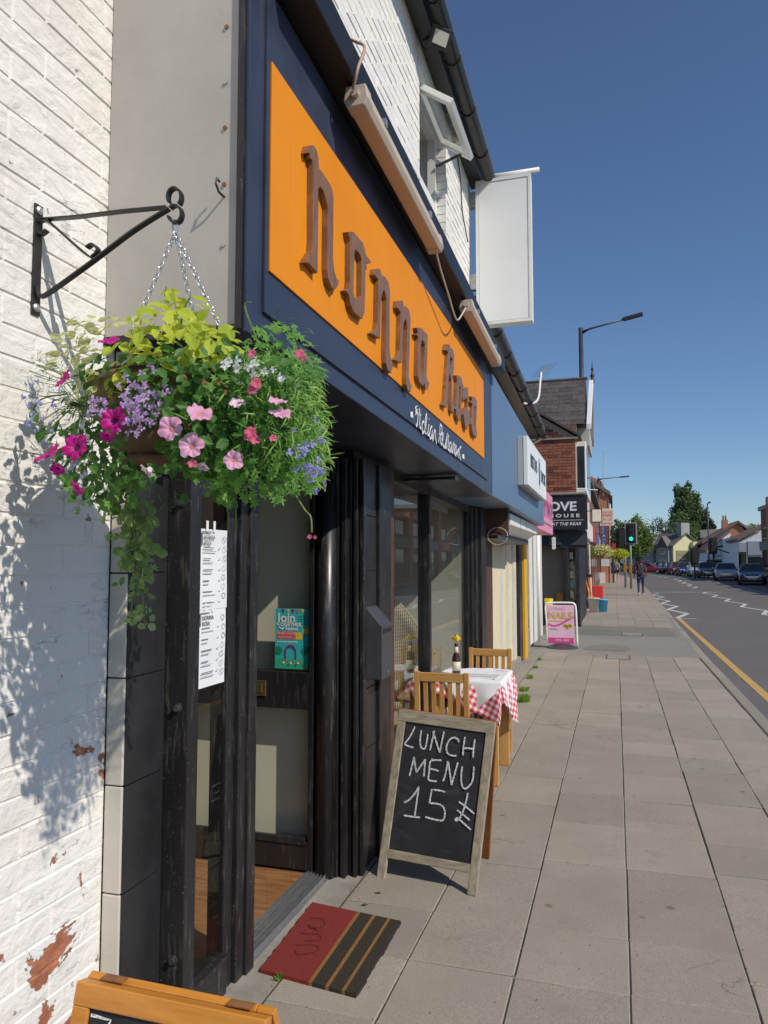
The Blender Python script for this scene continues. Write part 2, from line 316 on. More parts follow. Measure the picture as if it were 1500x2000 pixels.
    m['pink_pale'] = pm('pale_pink_print', (0.72, 0.46, 0.58), 0.55, 0.06, 5)
    m['magenta_print'] = pm('magenta_print', (0.60, 0.055, 0.24), 0.5, 0.06, 5)
    m['gold'] = pm('gold_print', (0.55, 0.38, 0.06), 0.5, 0.15, 30)
    m['charcoal'] = pm('charcoal_sign', (0.018, 0.019, 0.024), 0.45, 0.15, 4)
    m['white_letter'] = pm('white_lettering', (0.74, 0.73, 0.74), 0.6, 0.05, 20)
    m['red_brick'] = mat_red_brick('red_brick', (0.26, 0.075, 0.045), (0.38, 0.14, 0.08))
    m['red_mortar'] = pm('brick_mortar', (0.40, 0.30, 0.23), 0.9, 0.2, 20, 0.3, 80)
    m['far_brick'] = mat_red_brick('far_orange_brick', (0.48, 0.14, 0.065), (0.55, 0.18, 0.085), True)
    m['far_brick_dark'] = mat_red_brick('far_dark_brick', (0.16, 0.06, 0.045), (0.21, 0.08, 0.055), True, (0.25, 0.2, 0.17))
    m['white_render'] = pm('white_render', (0.70, 0.70, 0.70), 0.85, 0.06, 1)
    m['pale_yellow'] = pm('pale_yellow_render', (0.66, 0.64, 0.40), 0.85, 0.05, 1)
    m['grey_and_shade_render'] = pm('grey_render_and_shade', (0.32, 0.33, 0.34), 0.85, 0.1, 1)  # plain grey render; on the pub front this grey also carries its shade
    m['blue_grey'] = pm('blue_grey_shopfront', (0.28, 0.31, 0.38), 0.7, 0.06, 1)
    m['brown_tile'] = pm('brown_roof_tiles', (0.20, 0.125, 0.095), 0.85, 0.2, 3)
    m['grey_tile'] = pm('grey_roof_tiles', (0.16, 0.145, 0.13), 0.85, 0.2, 3)
    m['dark_glass'] = pm('dark_window_glass', (0.02, 0.024, 0.03), 0.08, 0.2, 0.6)
    m['sage'] = pm('sage_sign_board', (0.26, 0.28, 0.17), 0.8, 0.05, 1)
    m['red_print'] = pm('red_print', (0.62, 0.10, 0.04), 0.6, 0.1, 20)
    m['cream_sign'] = pm('cream_sign_board', (0.70, 0.63, 0.52), 0.6, 0.05, 3)
    m['purple'] = pm('purple_banner', (0.10, 0.09, 0.20), 0.7, 0.1, 4)
    m['red_plastic'] = pm('red_plastic', (0.62, 0.035, 0.03), 0.4, 0.1, 6)
    m['sky_blue_plastic'] = pm('blue_plastic', (0.09, 0.48, 0.85), 0.35, 0.05, 6)
    m['bucket_grey'] = pm('grey_galvanised_bin', (0.55, 0.56, 0.54), 0.5, 0.15, 10)
    m['orange_stick'] = pm('orange_broom_handles', (0.75, 0.27, 0.04), 0.5, 0.1, 10)
    m['yellow_plastic'] = pm('yellow_plastic', (0.80, 0.62, 0.01), 0.4, 0.05, 6)
    m['coir'] = pm('coir_liner', (0.17, 0.10, 0.055), 0.95, 0.4, 16, 0.9, 70)
    m['mat_red'] = mat_mat('red_coir_mat', (0.16, 0.015, 0.012), (0.36, 0.035, 0.025))
    m['mat_black'] = mat_mat('black_coir_mat', (0.012, 0.01, 0.008), (0.07, 0.05, 0.03))
    m['mat_worn'] = mat_mat('worn_mat_print', (0.05, 0.01, 0.008), (0.22, 0.03, 0.02))
    m['mat_gold'] = mat_mat('gold_coir_stripe', (0.22, 0.10, 0.02), (0.42, 0.21, 0.05))
    m['wicker'] = mat_wicker()
    m['teal'] = pm('teal_poster_print', (0.035, 0.42, 0.40), 0.5, 0.05, 8)
    m['poster_green'] = pm('green_poster_print', (0.03, 0.40, 0.20), 0.5, 0.05, 8)
    m['poster_dkgreen'] = pm('dark_green_poster_print', (0.02, 0.20, 0.11), 0.5, 0.05, 8)
    m['poster_red'] = pm('coral_poster_print', (0.62, 0.10, 0.12), 0.5, 0.05, 8)
    m['poster_purple'] = pm('purple_poster_print', (0.17, 0.03, 0.20), 0.5, 0.05, 8)
    m['poster_yellow'] = pm('yellow_poster_print', (0.72, 0.48, 0.03), 0.5, 0.05, 8)
    # plants
    m['leaf'] = mat_leaf('green_leaf', (0.035, 0.10, 0.018), (0.085, 0.20, 0.035))
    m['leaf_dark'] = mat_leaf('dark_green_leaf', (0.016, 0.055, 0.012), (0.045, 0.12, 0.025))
    m['leaf_lime'] = mat_leaf('lime_leaf', (0.26, 0.36, 0.03), (0.46, 0.52, 0.05))
    m['leaf_pale'] = mat_leaf('pale_yellow_green_leaf', (0.42, 0.46, 0.16), (0.60, 0.62, 0.26))
    m['leaf_fern'] = mat_leaf('feathery_leaf', (0.075, 0.19, 0.03), (0.16, 0.33, 0.06))
    m['leaf_bright'] = mat_leaf('bright_lobelia_leaf', (0.16, 0.30, 0.05), (0.30, 0.48, 0.10))
    m['leaf_var'] = mat_leaf('variegated_leaf', (0.06, 0.14, 0.03), (0.26, 0.36, 0.14))
    m['stem'] = pm('green_stem', (0.14, 0.19, 0.05), 0.6, 0.2, 30)
    m['stem_red'] = pm('red_stem', (0.25, 0.07, 0.03), 0.6, 0.2, 30)
    m['magenta'] = mat_leaf('magenta_petal', (0.42, 0.006, 0.17), (0.58, 0.012, 0.27), 0.25)
    m['petal_pink'] = mat_leaf('pink_petal', (0.68, 0.27, 0.46), (0.80, 0.42, 0.60), 0.25)
    m['petal_pale'] = mat_leaf('pale_pink_petal', (0.75, 0.50, 0.62), (0.82, 0.66, 0.72), 0.25)
    m['coral'] = mat_leaf('coral_petal', (0.62, 0.07, 0.16), (0.78, 0.18, 0.28), 0.25)
    m['lilac'] = mat_leaf('lilac_petal', (0.36, 0.22, 0.52), (0.60, 0.40, 0.66), 0.25)
    m['bluebell'] = mat_leaf('blue_petal', (0.20, 0.20, 0.55), (0.38, 0.36, 0.70), 0.25)
    m['white_petal'] = mat_leaf('white_petal', (0.70, 0.70, 0.68), (0.82, 0.82, 0.80), 0.25)
    m['throat'] = pm('dark_flower_throat', (0.07, 0.002, 0.035), 0.7, 0.1, 20)
    m['throat_y'] = pm('ochre_flower_throat', (0.50, 0.20, 0.18), 0.7, 0.1, 20)
    m['grass'] = mat_leaf('weed_grass', (0.09, 0.18, 0.02), (0.18, 0.32, 0.04))
    m['poplar'] = mat_leaf('poplar_foliage', (0.058, 0.105, 0.040), (0.115, 0.175, 0.062), 0.3)
    m['poplar2'] = mat_leaf('broadleaf_foliage', (0.075, 0.120, 0.028), (0.14, 0.20, 0.045), 0.3)
    m['willow'] = mat_leaf('greyish_foliage', (0.085, 0.11, 0.075), (0.14, 0.17, 0.115), 0.25)
    m['conifer'] = mat_leaf('conifer_foliage', (0.014, 0.034, 0.02), (0.032, 0.062, 0.03), 0.1)
    m['bark'] = pm('bark', (0.09, 0.07, 0.05), 0.9, 0.3, 12, 0.5, 30)
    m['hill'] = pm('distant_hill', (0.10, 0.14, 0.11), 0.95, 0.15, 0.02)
    # vehicles and people
    for k, c in dict(navy=(0.012, 0.016, 0.035), silver=(0.36, 0.345, 0.325), black=(0.012, 0.013, 0.016), white=(0.62, 0.64, 0.66), blue=(0.012, 0.022, 0.11), red=(0.20, 0.012, 0.012), green=(0.012, 0.03, 0.03), crimson=(0.30, 0.01, 0.03), grey=(0.14, 0.15, 0.16)).items():
        m['car_' + k] = pm('car_paint_' + k, c, 0.22, 0.05, 2, metal=0.3, coat=0.8)
    m['rubber'] = pm('tyre_rubber', (0.015, 0.015, 0.015), 0.8, 0.2, 20)
    m['rim'] = pm('alloy_rim', (0.35, 0.35, 0.36), 0.35, 0.1, 10, metal=0.8)
    m['headlight'] = pm('headlight_lens', (0.72, 0.72, 0.70), 0.08, 0.05, 10, coat=0.6)
    m['plate'] = pm('number_plate', (0.72, 0.72, 0.68), 0.5, 0.05, 10)
    m['chrome'] = pm('chrome_trim', (0.6, 0.6, 0.62), 0.15, 0.05, 10, metal=0.95)
    m['skin'] = pm('skin', (0.20, 0.09, 0.055), 0.6, 0.08, 20)
    m['skin_pale'] = pm('pale_skin', (0.55, 0.33, 0.25), 0.6, 0.08, 20)
    m['denim'] = pm('blue_denim', (0.028, 0.05, 0.13), 0.85, 0.25, 20)
    m['tee'] = pm('navy_tee_shirt', (0.025, 0.026, 0.06), 0.85, 0.2, 10)
    m['bag'] = pm('grey_backpack', (0.045, 0.045, 0.055), 0.8, 0.2, 14)
    m['hair'] = pm('dark_hair', (0.012, 0.01, 0.009), 0.7, 0.3, 30)
    m['hair_grey'] = pm('grey_hair', (0.30, 0.22, 0.17), 0.7, 0.3, 30)
    m['top_grey'] = pm('grey_vest_top', (0.13, 0.13, 0.15), 0.85, 0.1, 10)
    m['shorts'] = pm('black_shorts', (0.012, 0.012, 0.014), 0.85, 0.1, 10)
    m['trainer'] = pm('white_trainers', (0.55, 0.55, 0.54), 0.7, 0.1, 20)
    m['signal_green'] = mat_emit('green_signal_light', (0.02, 0.75, 0.50), 1.6)
    m['signal_off'] = pm('unlit_signal_lens', (0.03, 0.025, 0.02), 0.2, 0.1, 10)
    m['pole_grey'] = pm('grey_signal_pole', (0.30, 0.31, 0.30), 0.5, 0.1, 10)
    m['lamp_post'] = pm('dark_lamp_post_paint', (0.04, 0.045, 0.06), 0.4, 0.15, 4)
    m['cable'] = pm('cable_sheath', (0.45, 0.30, 0.22), 0.6, 0.1, 10)
    m['cable_w'] = pm('white_cable', (0.55, 0.50, 0.45), 0.6, 0.1, 10)
    m['rust'] = pm('rusty_screw', (0.24, 0.10, 0.035), 0.8, 0.3, 60)
    m['flood_lens'] = pm('floodlight_lens', (0.60, 0.58, 0.50), 0.15, 0.05, 20)
    m['pale_wall'] = pm('pale_pink_pier', (0.58, 0.50, 0.46), 0.85, 0.1, 6)
build_materials()

# ------------------------------------------------------------------ object helpers
ORG = {}
def tag(o, label=None, cat=None, group=None, kind=None):
    if label: o['label'] = label
    if cat: o['category'] = cat
    if group: o['group'] = group
    if kind: o['kind'] = kind
    return o
def thing(name, loc, label, cat, group=None):
    o = bpy.data.objects.new(name, None); o.empty_display_size = 0.1; o.location = loc; COL.objects.link(o)
    ORG[o.name] = Vector(loc); return tag(o, label, cat, group)
def mesh_obj(name, me, parent=None, loc=None):
    o = bpy.data.objects.new(name, me); COL.objects.link(o)
    if parent is not None:
        o.parent = parent; b = ORG[parent.name]
        if loc is not None: o.location = Vector(loc) - b; ORG[o.name] = Vector(loc)
        else: ORG[o.name] = b
    else:
        o.location = loc if loc is not None else (0, 0, 0); ORG[o.name] = Vector(o.location)
    return o
class MB:
    def __init__(s): s.v = []; s.f = []; s.uv = None; s.mi = []
    def add(s, vs, fs, mi=0):
        o = len(s.v); s.v += [tuple(v) for v in vs]; s.f += [tuple(i + o for i in f) for f in fs]; s.mi += [mi] * len(fs); return s
    def box(s, x0, x1, y0, y1, z0, z1, mi=0):
        if x0 > x1: x0, x1 = x1, x0
        if y0 > y1: y0, y1 = y1, y0
        vs = [(x, y, z) for z in (z0, z1) for y in (y0, y1) for x in (x0, x1)]
        return s.add(vs, [(0, 2, 3, 1), (4, 5, 7, 6), (0, 1, 5, 4), (2, 6, 7, 3), (0, 4, 6, 2), (1, 3, 7, 5)], mi)
    def hexa(s, a, b, mi=0):
        """solid between two quads a (4 pts) and b (4 pts)"""
        return s.add(list(a) + list(b), [(3, 2, 1, 0), (4, 5, 6, 7), (0, 1, 5, 4), (1, 2, 6, 5), (2, 3, 7, 6), (3, 0, 4, 7)], mi)
    def prism(s, poly, vec, mi=0):
        """polygon of 3-D points extruded by vec"""
        n = len(poly); vec = Vector(vec); a = [Vector(p) for p in poly]; b = [p + vec for p in a]
        return s.add(a + b, [tuple(range(n))[::-1], tuple(range(n, 2 * n))] + [(i, (i + 1) % n, (i + 1) % n + n, i + n) for i in range(n)], mi)
    def bar(s, p, q, w, h, up=(0, 0, 1), mi=0):
        p, q = Vector(p), Vector(q); d = (q - p).normalized(); u = Vector(up); sx = d.cross(u)
        if sx.length < 1e-4: sx = d.cross(Vector((1, 0, 0)))
        sx.normalize(); u = sx.cross(d).normalized(); sx *= w / 2; u *= h / 2
        return s.hexa([p - sx - u, p + sx - u, p + sx + u, p - sx + u], [q - sx - u, q + sx - u, q + sx + u, q - sx + u], mi)
    def tube(s, pts, r, n=8, cap=True, closed=False, mi=0):
        pts = [Vector(p) for p in pts]; m = len(pts); rs = r if isinstance(r, (list, tuple)) else [r] * m
        ref = None; vs = []
        for i, p in enumerate(pts):
            a = pts[(i - 1) % m] if (i > 0 or closed) else p; b = pts[(i + 1) % m] if (i < m - 1 or closed) else p
            d = (b - a).normalized()
            if ref is None: ref = d.cross(Vector((0, 0, 1))); ref = ref if ref.length > 0.05 else d.cross(Vector((1, 0, 0)))
            ref = (ref - d * ref.dot(d)).normalized(); bn = d.cross(ref)
            vs += [p + (ref * math.cos(2 * math.pi * k / n) + bn * math.sin(2 * math.pi * k / n)) * rs[i] for k in range(n)]
        fs = []; seg = m if closed else m - 1
        for i in range(seg):
            j = (i + 1) % m
            fs += [(i * n + k, i * n + (k + 1) % n, j * n + (k + 1) % n, j * n + k) for k in range(n)]
        if cap and not closed: fs += [tuple(range(n))[::-1], tuple((m - 1) * n + k for k in range(n))]
        return s.add(vs, fs, mi)
    def lathe(s, prof, c, n=20, axis='z', mi=0):
        c = Vector(c); vs = []
        for r, h in prof:
            for k in range(n):
                a = 2 * math.pi * k / n; u, v = r * math.cos(a), r * math.sin(a)
                vs.append(c + (Vector((u, v, h)) if axis == 'z' else Vector((u, h, v)) if axis == 'y' else Vector((h, u, v))))
        m = len(prof); fs = [(i * n + k, i * n + (k + 1) % n, (i + 1) * n + (k + 1) % n, (i + 1) * n + k) for i in range(m - 1) for k in range(n)]
        fs += [tuple(range(n))[::-1], tuple((m - 1) * n + k for k in range(n))]
        return s.add(vs, fs, mi)
    def build(s, name, mat, parent=None, smooth=False, bevel=0.0, loc=None, seg=2):
        """one mesh object; loc = world point used as the object's own origin (top-level objects)"""
        base = Vector(loc) if loc is not None else (ORG[parent.name] if parent is not None else Vector((0, 0, 0)))
        me = bpy.data.meshes.new(name); me.from_pydata([tuple(Vector(v) - base) for v in s.v], [], s.f)
        mats = mat if isinstance(mat, (list, tuple)) else [mat]
        for k in mats: me.materials.append(MAT[k] if isinstance(k, str) else k)
        if len(mats) > 1: me.polygons.foreach_set('material_index', s.mi)
        if smooth: me.polygons.foreach_set('use_smooth', [True] * len(s.f))
        me.update()
        bm = bmesh.new(); bm.from_mesh(me); bmesh.ops.recalc_face_normals(bm, faces=bm.faces); bm.to_mesh(me); bm.free()
        o = mesh_obj(name, me, parent, loc)
        if bevel:
            b = o.modifiers.new('edge', 'BEVEL'); b.width = bevel; b.segments = seg; b.limit_method = 'ANGLE'; b.angle_limit = R(50)
        return o
def B(*a): return MB().box(*a)
def struct(name, mb, mat, **k): return tag(mb.build(name, mat, **k), kind='structure')
def one(name, mb, mat, loc, label, cat, group=None, **k):
    return tag(mb.build(name, mat, loc=loc, **k), label, cat, group)
def shared_piece(name, me, parent, loc, rot=None, scale=None):
    o = bpy.data.objects.new(name, me); COL.objects.link(o); o.parent = parent; o.location = Vector(loc) - ORG[parent.name]
    if rot: o.rotation_euler = rot
    if scale: o.scale = scale
    return o
def copy_tree(o, parent=None, delta=None):
    c = o.copy(); COL.objects.link(c); c.parent = parent
    if parent is None and delta is not None: c.location = Vector(o.location) + Vector(delta)
    ORG[c.name] = ORG[o.name] + (Vector(delta) if delta is not None else Vector((0, 0, 0)))
    for ch in list(o.children): copy_tree(ch, c, delta)
    return c
def curve_mesh(name, polys, extrude, bevel=0.0):
    """filled 2-D outlines (outer + holes, even-odd) as a solid mesh in local XY, thickness along Z"""
    cu = bpy.data.curves.new(name, 'CURVE'); cu.dimensions = '2D'; cu.fill_mode = 'BOTH'; cu.extrude = extrude; cu.bevel_depth = bevel; cu.bevel_resolution = 1
    for p in polys:
        sp = cu.splines.new('POLY'); sp.points.add(len(p) - 1); sp.use_cyclic_u = True
        for pt, q in zip(sp.points, p): pt.co = (q[0], q[1], 0, 1)
    return _curve_to_mesh(name, cu)
def text_mesh(name, body, size, extrude=0.001, shear=0.0, spacing=1.0, align='LEFT', offset=0.0):
    cu = bpy.data.curves.new(name, 'FONT'); cu.body = body; cu.size = size; cu.extrude = extrude; cu.shear = shear
    cu.space_character = spacing; cu.align_x = align; cu.offset = offset; cu.resolution_u = 3
    return _curve_to_mesh(name, cu)
def _curve_to_mesh(name, cu):
    o = bpy.data.objects.new(name + '_tmp', cu); COL.objects.link(o)
    dg = bpy.context.evaluated_depsgraph_get(); dg.update()
    me = bpy.data.meshes.new_from_object(o.evaluated_get(dg)); me.name = name
    me.polygons.foreach_set('use_smooth', [False] * len(me.polygons))
    bpy.data.objects.remove(o); bpy.data.curves.remove(cu); return me
def place_flat(name, me, mat, parent, origin, ux, uy, sx=1.0, sy=1.0):
    """put a local-XY mesh on a surface: origin, unit directions ux, uy (world)"""
    ux, uy = Vector(ux).normalized(), Vector(uy).normalized(); uz = ux.cross(uy)
    m4 = Matrix((ux * sx, uy * sy, uz)).transposed().to_4x4()
    me.transform(m4); me.transform(Matrix.Translation(Vector(origin) - (ORG[parent.name] if parent is not None else Vector((0, 0, 0)))))
    me.materials.clear(); me.materials.append(MAT[mat]); return mesh_obj(name, me, parent)
def ribbon(mb, pts, width, to3d, lift=0.0, mi=0):
    """flat brush stroke along 2-D pts with mitred joints"""
    n = len(pts); L, Rr = [], []
    for i in range(n):
        a = Vector(pts[max(0, i - 1)]); b = Vector(pts[min(n - 1, i + 1)]); d = (b - a)
        d = d.normalized() if d.length > 1e-9 else Vector((1, 0)); nn = Vector((-d.y, d.x))
        wd = width * (1 + 0.18 * math.sin(i * 2.3 + pts[0][0] * 37)) / 2
        L.append(Vector(pts[i]) + nn * wd); Rr.append(Vector(pts[i]) - nn * wd)
    vs = [to3d(p) for p in L] + [to3d(p) for p in Rr]
    mb.add(vs, [(i, i + 1, n + i + 1, n + i) for i in range(n - 1)], mi)
def smooth_pts(pts, k=4):
    """Catmull-Rom through points"""
    out = []; n = len(pts)
    for i in range(n - 1):
        p0 = Vector(pts[max(0, i - 1)]); p1 = Vector(pts[i]); p2 = Vector(pts[i + 1]); p3 = Vector(pts[min(n - 1, i + 2)])
        for j in range(k):
            t = j / k
            out.append(0.5 * ((2 * p1) + (-p0 + p2) * t + (2 * p0 - 5 * p1 + 4 * p2 - p3) * t * t + (-p0 + 3 * p1 - 3 * p2 + p3) * t ** 3))
    out.append(Vector(pts[-1])); return out

# ================================================================== THE SETTING
def interp(tab, y):
    if y <= tab[0][0]: return tab[0][1]
    for (a, b), (c, d) in zip(tab, tab[1:]):
        if y <= c:
            t = (y - a) / (c - a); pass
            return b + (d - b) * t
    return tab[-1][1]
KL = [(-8, 1.27), (13, 1.29), (20, 1.36), (28.4, 1.49), (43.6, 1.64), (55, 1.66), (70, 1.25), (90, -0.4), (115, -3.2), (150, -9)]
KR = [(-8, 10.6), (40, 11.0), (60, 11.0), (82, 9.6), (115, 6.4), (150, 0.5)]
def kl(y): return interp(KL, y)
def kr(y): return interp(KR, y)
def rise(y):
    t = min(1, max(0, (y - 46) / 32)); return 0.30 * t * t * (3 - 2 * t)
RZ = -0.10
def road_z(y): return RZ + rise(y)
def sheet(ys, left, right, zf, name, mat, n=1):
    mb = MB(); vs = []; k = n + 1
    for y in ys:
        for i in range(k): vs.append((left(y) + (right(y) - left(y)) * i / n, y, zf(y)))
    fs = [(j * k + i, j * k + i + 1, (j + 1) * k + i + 1, (j + 1) * k + i) for j in range(len(ys) - 1) for i in range(n)]
    mb.add(vs, fs); return struct(name, mb, mat)
YS = [-8, -2, 4, 10, 13, 16, 20, 24, 28.4, 34, 40, 43.6, 47, 50, 53, 56, 60, 64, 68, 72, 76, 80, 85, 90, 97, 106, 115, 125, 137, 150]
struct('ground', MB().add([(-2500, -2500, -0.6), (2500, -2500, -0.6), (2500, 2500, -0.6), (-2500, 2500, -0.6)], [(0, 1, 2, 3)]), 'earth')
sheet(YS, lambda y: kl(y) + 0.06, lambda y: kr(y) + 0.05, road_z, 'road', 'road')
PZ = lambda y: rise(y)
# pavement bed, then slabs
pav = struct('pavement', MB().box(-1.62, 1.285, -3, 13.3, -0.3, -0.007), 'joint')
sheet([y for y in YS if y >= 24] , lambda y: -1.7 if y < 58 else -0.55 - max(0, y - 62) * 0.14, lambda y: kl(y) + 0.005, PZ, 'pavement_beyond', 'far_slab')
sheet([13.28, 16, 19.3], lambda y: -1.75, lambda y: kl(y) + 0.005, lambda y: -0.004, 'footway_crossover', 'tarmac')
sheet([19.3, 21, 24], lambda y: -1.7, lambda y: kl(y) + 0.005, lambda y: -0.006, 'pavement_bed_beyond', 'concrete')
sheet(YS, lambda y: kr(y) + 0.15, lambda y: kr(y) + 3.6, lambda y: PZ(y) + 0.004, 'opposite_pavement', 'far_slab')
def slab_mesh(lx, ly, tilt):
    mb = MB(); c = 0.004
    a = [(0, 0, -0.05), (lx, 0, -0.05), (lx, ly, -0.05), (0, ly, -0.05)]
    b = [(0, 0, -c), (lx, 0, -c), (lx, ly, -c), (0, ly, -c)]
    d = [(c, c, 0), (lx - c, c, 0), (lx - c, ly - c, 0), (c, ly - c, 0)]
    mb.add(a + b + d, [(3, 2, 1, 0)] + [(i, (i + 1) % 4, (i + 1) % 4 + 4, i + 4) for i in range(4)] + [(i + 4, (i + 1) % 4 + 4, (i + 1) % 4 + 8, i + 8) for i in range(4)] + [(8, 9, 10, 11)])
    me = bpy.data.meshes.new('paving_slab'); me.from_pydata(mb.v, [], mb.f); me.materials.append(MAT['slab']); me.update(); return me
COLX = [-1.225, -0.812, -0.398, 0.017, 0.440, 0.858, 1.268]
START = [2.10, 2.51, 2.92, 2.93, 2.72, 2.45]
SLABM = {}
rs = random.Random(5)
for ci in range(6):
    for seg0, seg1 in (((START[ci] - 0.83 if ci != 2 else START[ci] - 0.83), 13.29), (19.32, 24.0)):
        y = seg0; first = True
        while y < seg1 - 0.05:
            ly = rs.choice((0.418, 0.62, 0.62, 0.75)) if y > 3.3 else 0.413
            ly = min(ly, seg1 - y)
            if seg1 - y - ly < 0.15: ly = seg1 - y
            key = (ci, round(ly, 2)); g = 0.0045
            if key not in SLABM: SLABM[key] = slab_mesh(COLX[ci + 1] - COLX[ci] - g, ly - g, 0)
            shared_piece('paving_slab', SLABM[key], pav, (COLX[ci] + g / 2 + rs.uniform(-0.0018, 0.0018), y + g / 2 + rs.uniform(-0.001, 0.001), rs.uniform(-0.0025, 0.002)), (rs.uniform(-0.006, 0.006), rs.uniform(-0.006, 0.006), rs.uniform(-0.0035, 0.0035)))
            y += ly
# apron, tarmac patches, covers
struct('concrete_apron', MB().add([(-1.46, 0.8, 0.001), (-1.228, 0.8, -0.002), (-1.228, 4.4, -0.002), (-1.46, 4.4, 0.012)], [(0, 1, 2, 3)]).add([(-1.62, 4.4, 0.0), (-1.228, 4.4, -0.002), (-1.228, 13.28, -0.002), (-1.62, 13.28, 0.0)], [(0, 1, 2, 3)]), 'concrete')
def blob(cx, cy, rx, ry, z, n=22, seed=1):
    r = random.Random(seed); ph = [r.uniform(0, 6.28) for _ in range(4)]
    pts = []
    for k in range(n):
        a = 2 * math.pi * k / n; s = 1 + 0.18 * math.sin(2 * a + ph[0]) + 0.13 * math.sin(3 * a + ph[1]) + 0.06 * math.sin(7 * a + ph[2])
        pts.append((cx + rx * s * math.cos(a), cy + ry * s * math.sin(a), z))
    return MB().add(pts, [tuple(range(n))])
struct('tarmac_patch', blob(-0.18, 14.4, 0.34, 0.62, 0.001, seed=3), 'tarmac_dark')
struct('tarmac_band', MB().box(-1.7, 1.2, 16.9, 19.28, -0.003, 0.0005), 'tarmac_dark')
def cover(cx, cy, wx, wy, label):
    t = thing('inspection_cover', (cx, cy, 0), label, 'cover')
    MB().box(cx - wx, cx + wx, cy - wy, cy + wy, -0.004, 0.003).build('frame', 'joint', t)
    MB().box(cx - wx + 0.02, cx + wx - 0.02, cy - wy + 0.03, cy + wy - 0.03, 0.0, 0.006).build('lid', 'concrete', t)
cover(0.0, 13.0, 0.19, 0.30, 'rectangular inspection cover set in the slabs before the tarmac strip')
cover(0.30, 17.2, 0.22, 0.33, 'pale rectangular inspection cover in the middle of the tarmac strip')
# kerb stones
kb = bpy.data.objects.new('kerb', None); COL.objects.link(kb); ORG['kerb'] = Vector((0, 0, 0)); kb['kind'] = 'structure'
kme = MB().box(0, 0.125, 0.004, 0.906, -0.24, -0.001)
kme = kme.build('kerb_stone', 'kerb', kb, bevel=0.012); k0 = kme; y = 3.0; i = 0
k0.location = (kl(y), y, 0)
while y < 62:
    y += 0.91
    o = k0.copy(); COL.objects.link(o); o.location = (kl(y), y, rise(y)); o.rotation_euler = (0, 0, -math.atan2(kl(y + 0.9) - kl(y), 0.9))
sheet([y for y in YS if y >= 60], lambda y: kl(y) + 0.0, lambda y: kl(y) + 0.13, lambda y: PZ(y) + 0.002, 'kerb_beyond', 'kerb')
# painted lines
def stripe(name, pts, w, mat='white_line', lift=0.004):
    mb = MB()
    for (x0, y0), (x1, y1) in zip(pts, pts[1:]):
        d = Vector((x1 - x0, y1 - y0)); nn = Vector((-d.y, d.x)).normalized() * w / 2
        steps = max(1, int(d.length / 4))
        for k in range(steps):
            a = Vector((x0, y0)) + d * (k / steps); b = Vector((x0, y0)) + d * ((k + 1) / steps)
            mb.add([(*(a - nn), road_z(a.y) + lift), (*(b - nn), road_z(b.y) + lift), (*(b + nn), road_z(b.y) + lift), (*(a + nn), road_z(a.y) + lift)], [(0, 1, 2, 3)])
    return struct(name, mb, mat)
stripe('yellow_line', [(1.735, 2.0), (1.75, 14), (1.76, 24.0)], 0.115, 'yellow_line')
def zigzag(x0, x1, y0, y1, n, name):
    pts = []; 
    for k in range(n + 1): pts.append(((x0 if k % 2 == 0 else x1), y0 + (y1 - y0) * k / n))
    stripe(name, pts, 0.15)
zigzag(1.73, 2.20, 24.2, 43.3, 9, 'kerbside_zigzag_marking')
stripe('zigzag_end_bar', [(1.70, 24.1), (2.25, 23.9)], 0.15, lift=0.008)
zigzag(4.98, 4.50, 20.0, 46.4, 12, 'centre_zigzag_marking')
stripe('stop_line', [(1.95, 45.2), (5.7, 46.3)], 0.28)
zigzag(4.75, 5.2, 52.0, 71.0, 9, 'far_centre_zigzag_marking')
for k in range(7): stripe('centre_dash', [(4.5 - k * 0.25, 74 + k * 5), (4.35 - k * 0.25, 76.5 + k * 5)], 0.14)
stripe('edge_line', [(7.6, 40), (8.0, 58)], 0.12); 
for k in range(5): stripe('lane_dash', [(7.6 - k * 0.35, 60 + k * 5), (7.45 - k * 0.35, 62.5 + k * 5)], 0.14)
# far hill
mb = MB(); n = 60; vs = []
for i in range(n + 1):
    x = -700 + 1700 * i / n; hgt = 14 + 10 * math.sin(i * 0.23 + 1) + 5 * math.sin(i * 0.7)
    vs += [(x, 900, -1), (x, 960, hgt), (x, 1200, hgt * 0.9)]
mb.add(vs, [(i * 3 + j, i * 3 + 3 + j, i * 3 + 4 + j, i * 3 + 1 + j) for i in range(n) for j in range(2)])
struct('hills', mb, 'hill', smooth=True)

# ================================================================== THE RESTAURANT
XB, XT, XP, XD, XF, XW = -1.375, -1.312, -1.235, -1.39, -0.93, -1.32
rest = thing('restaurant_building', (-1.375, 3.5, 0), 'white painted brick restaurant with orange fascia and black timber shopfront', 'building')
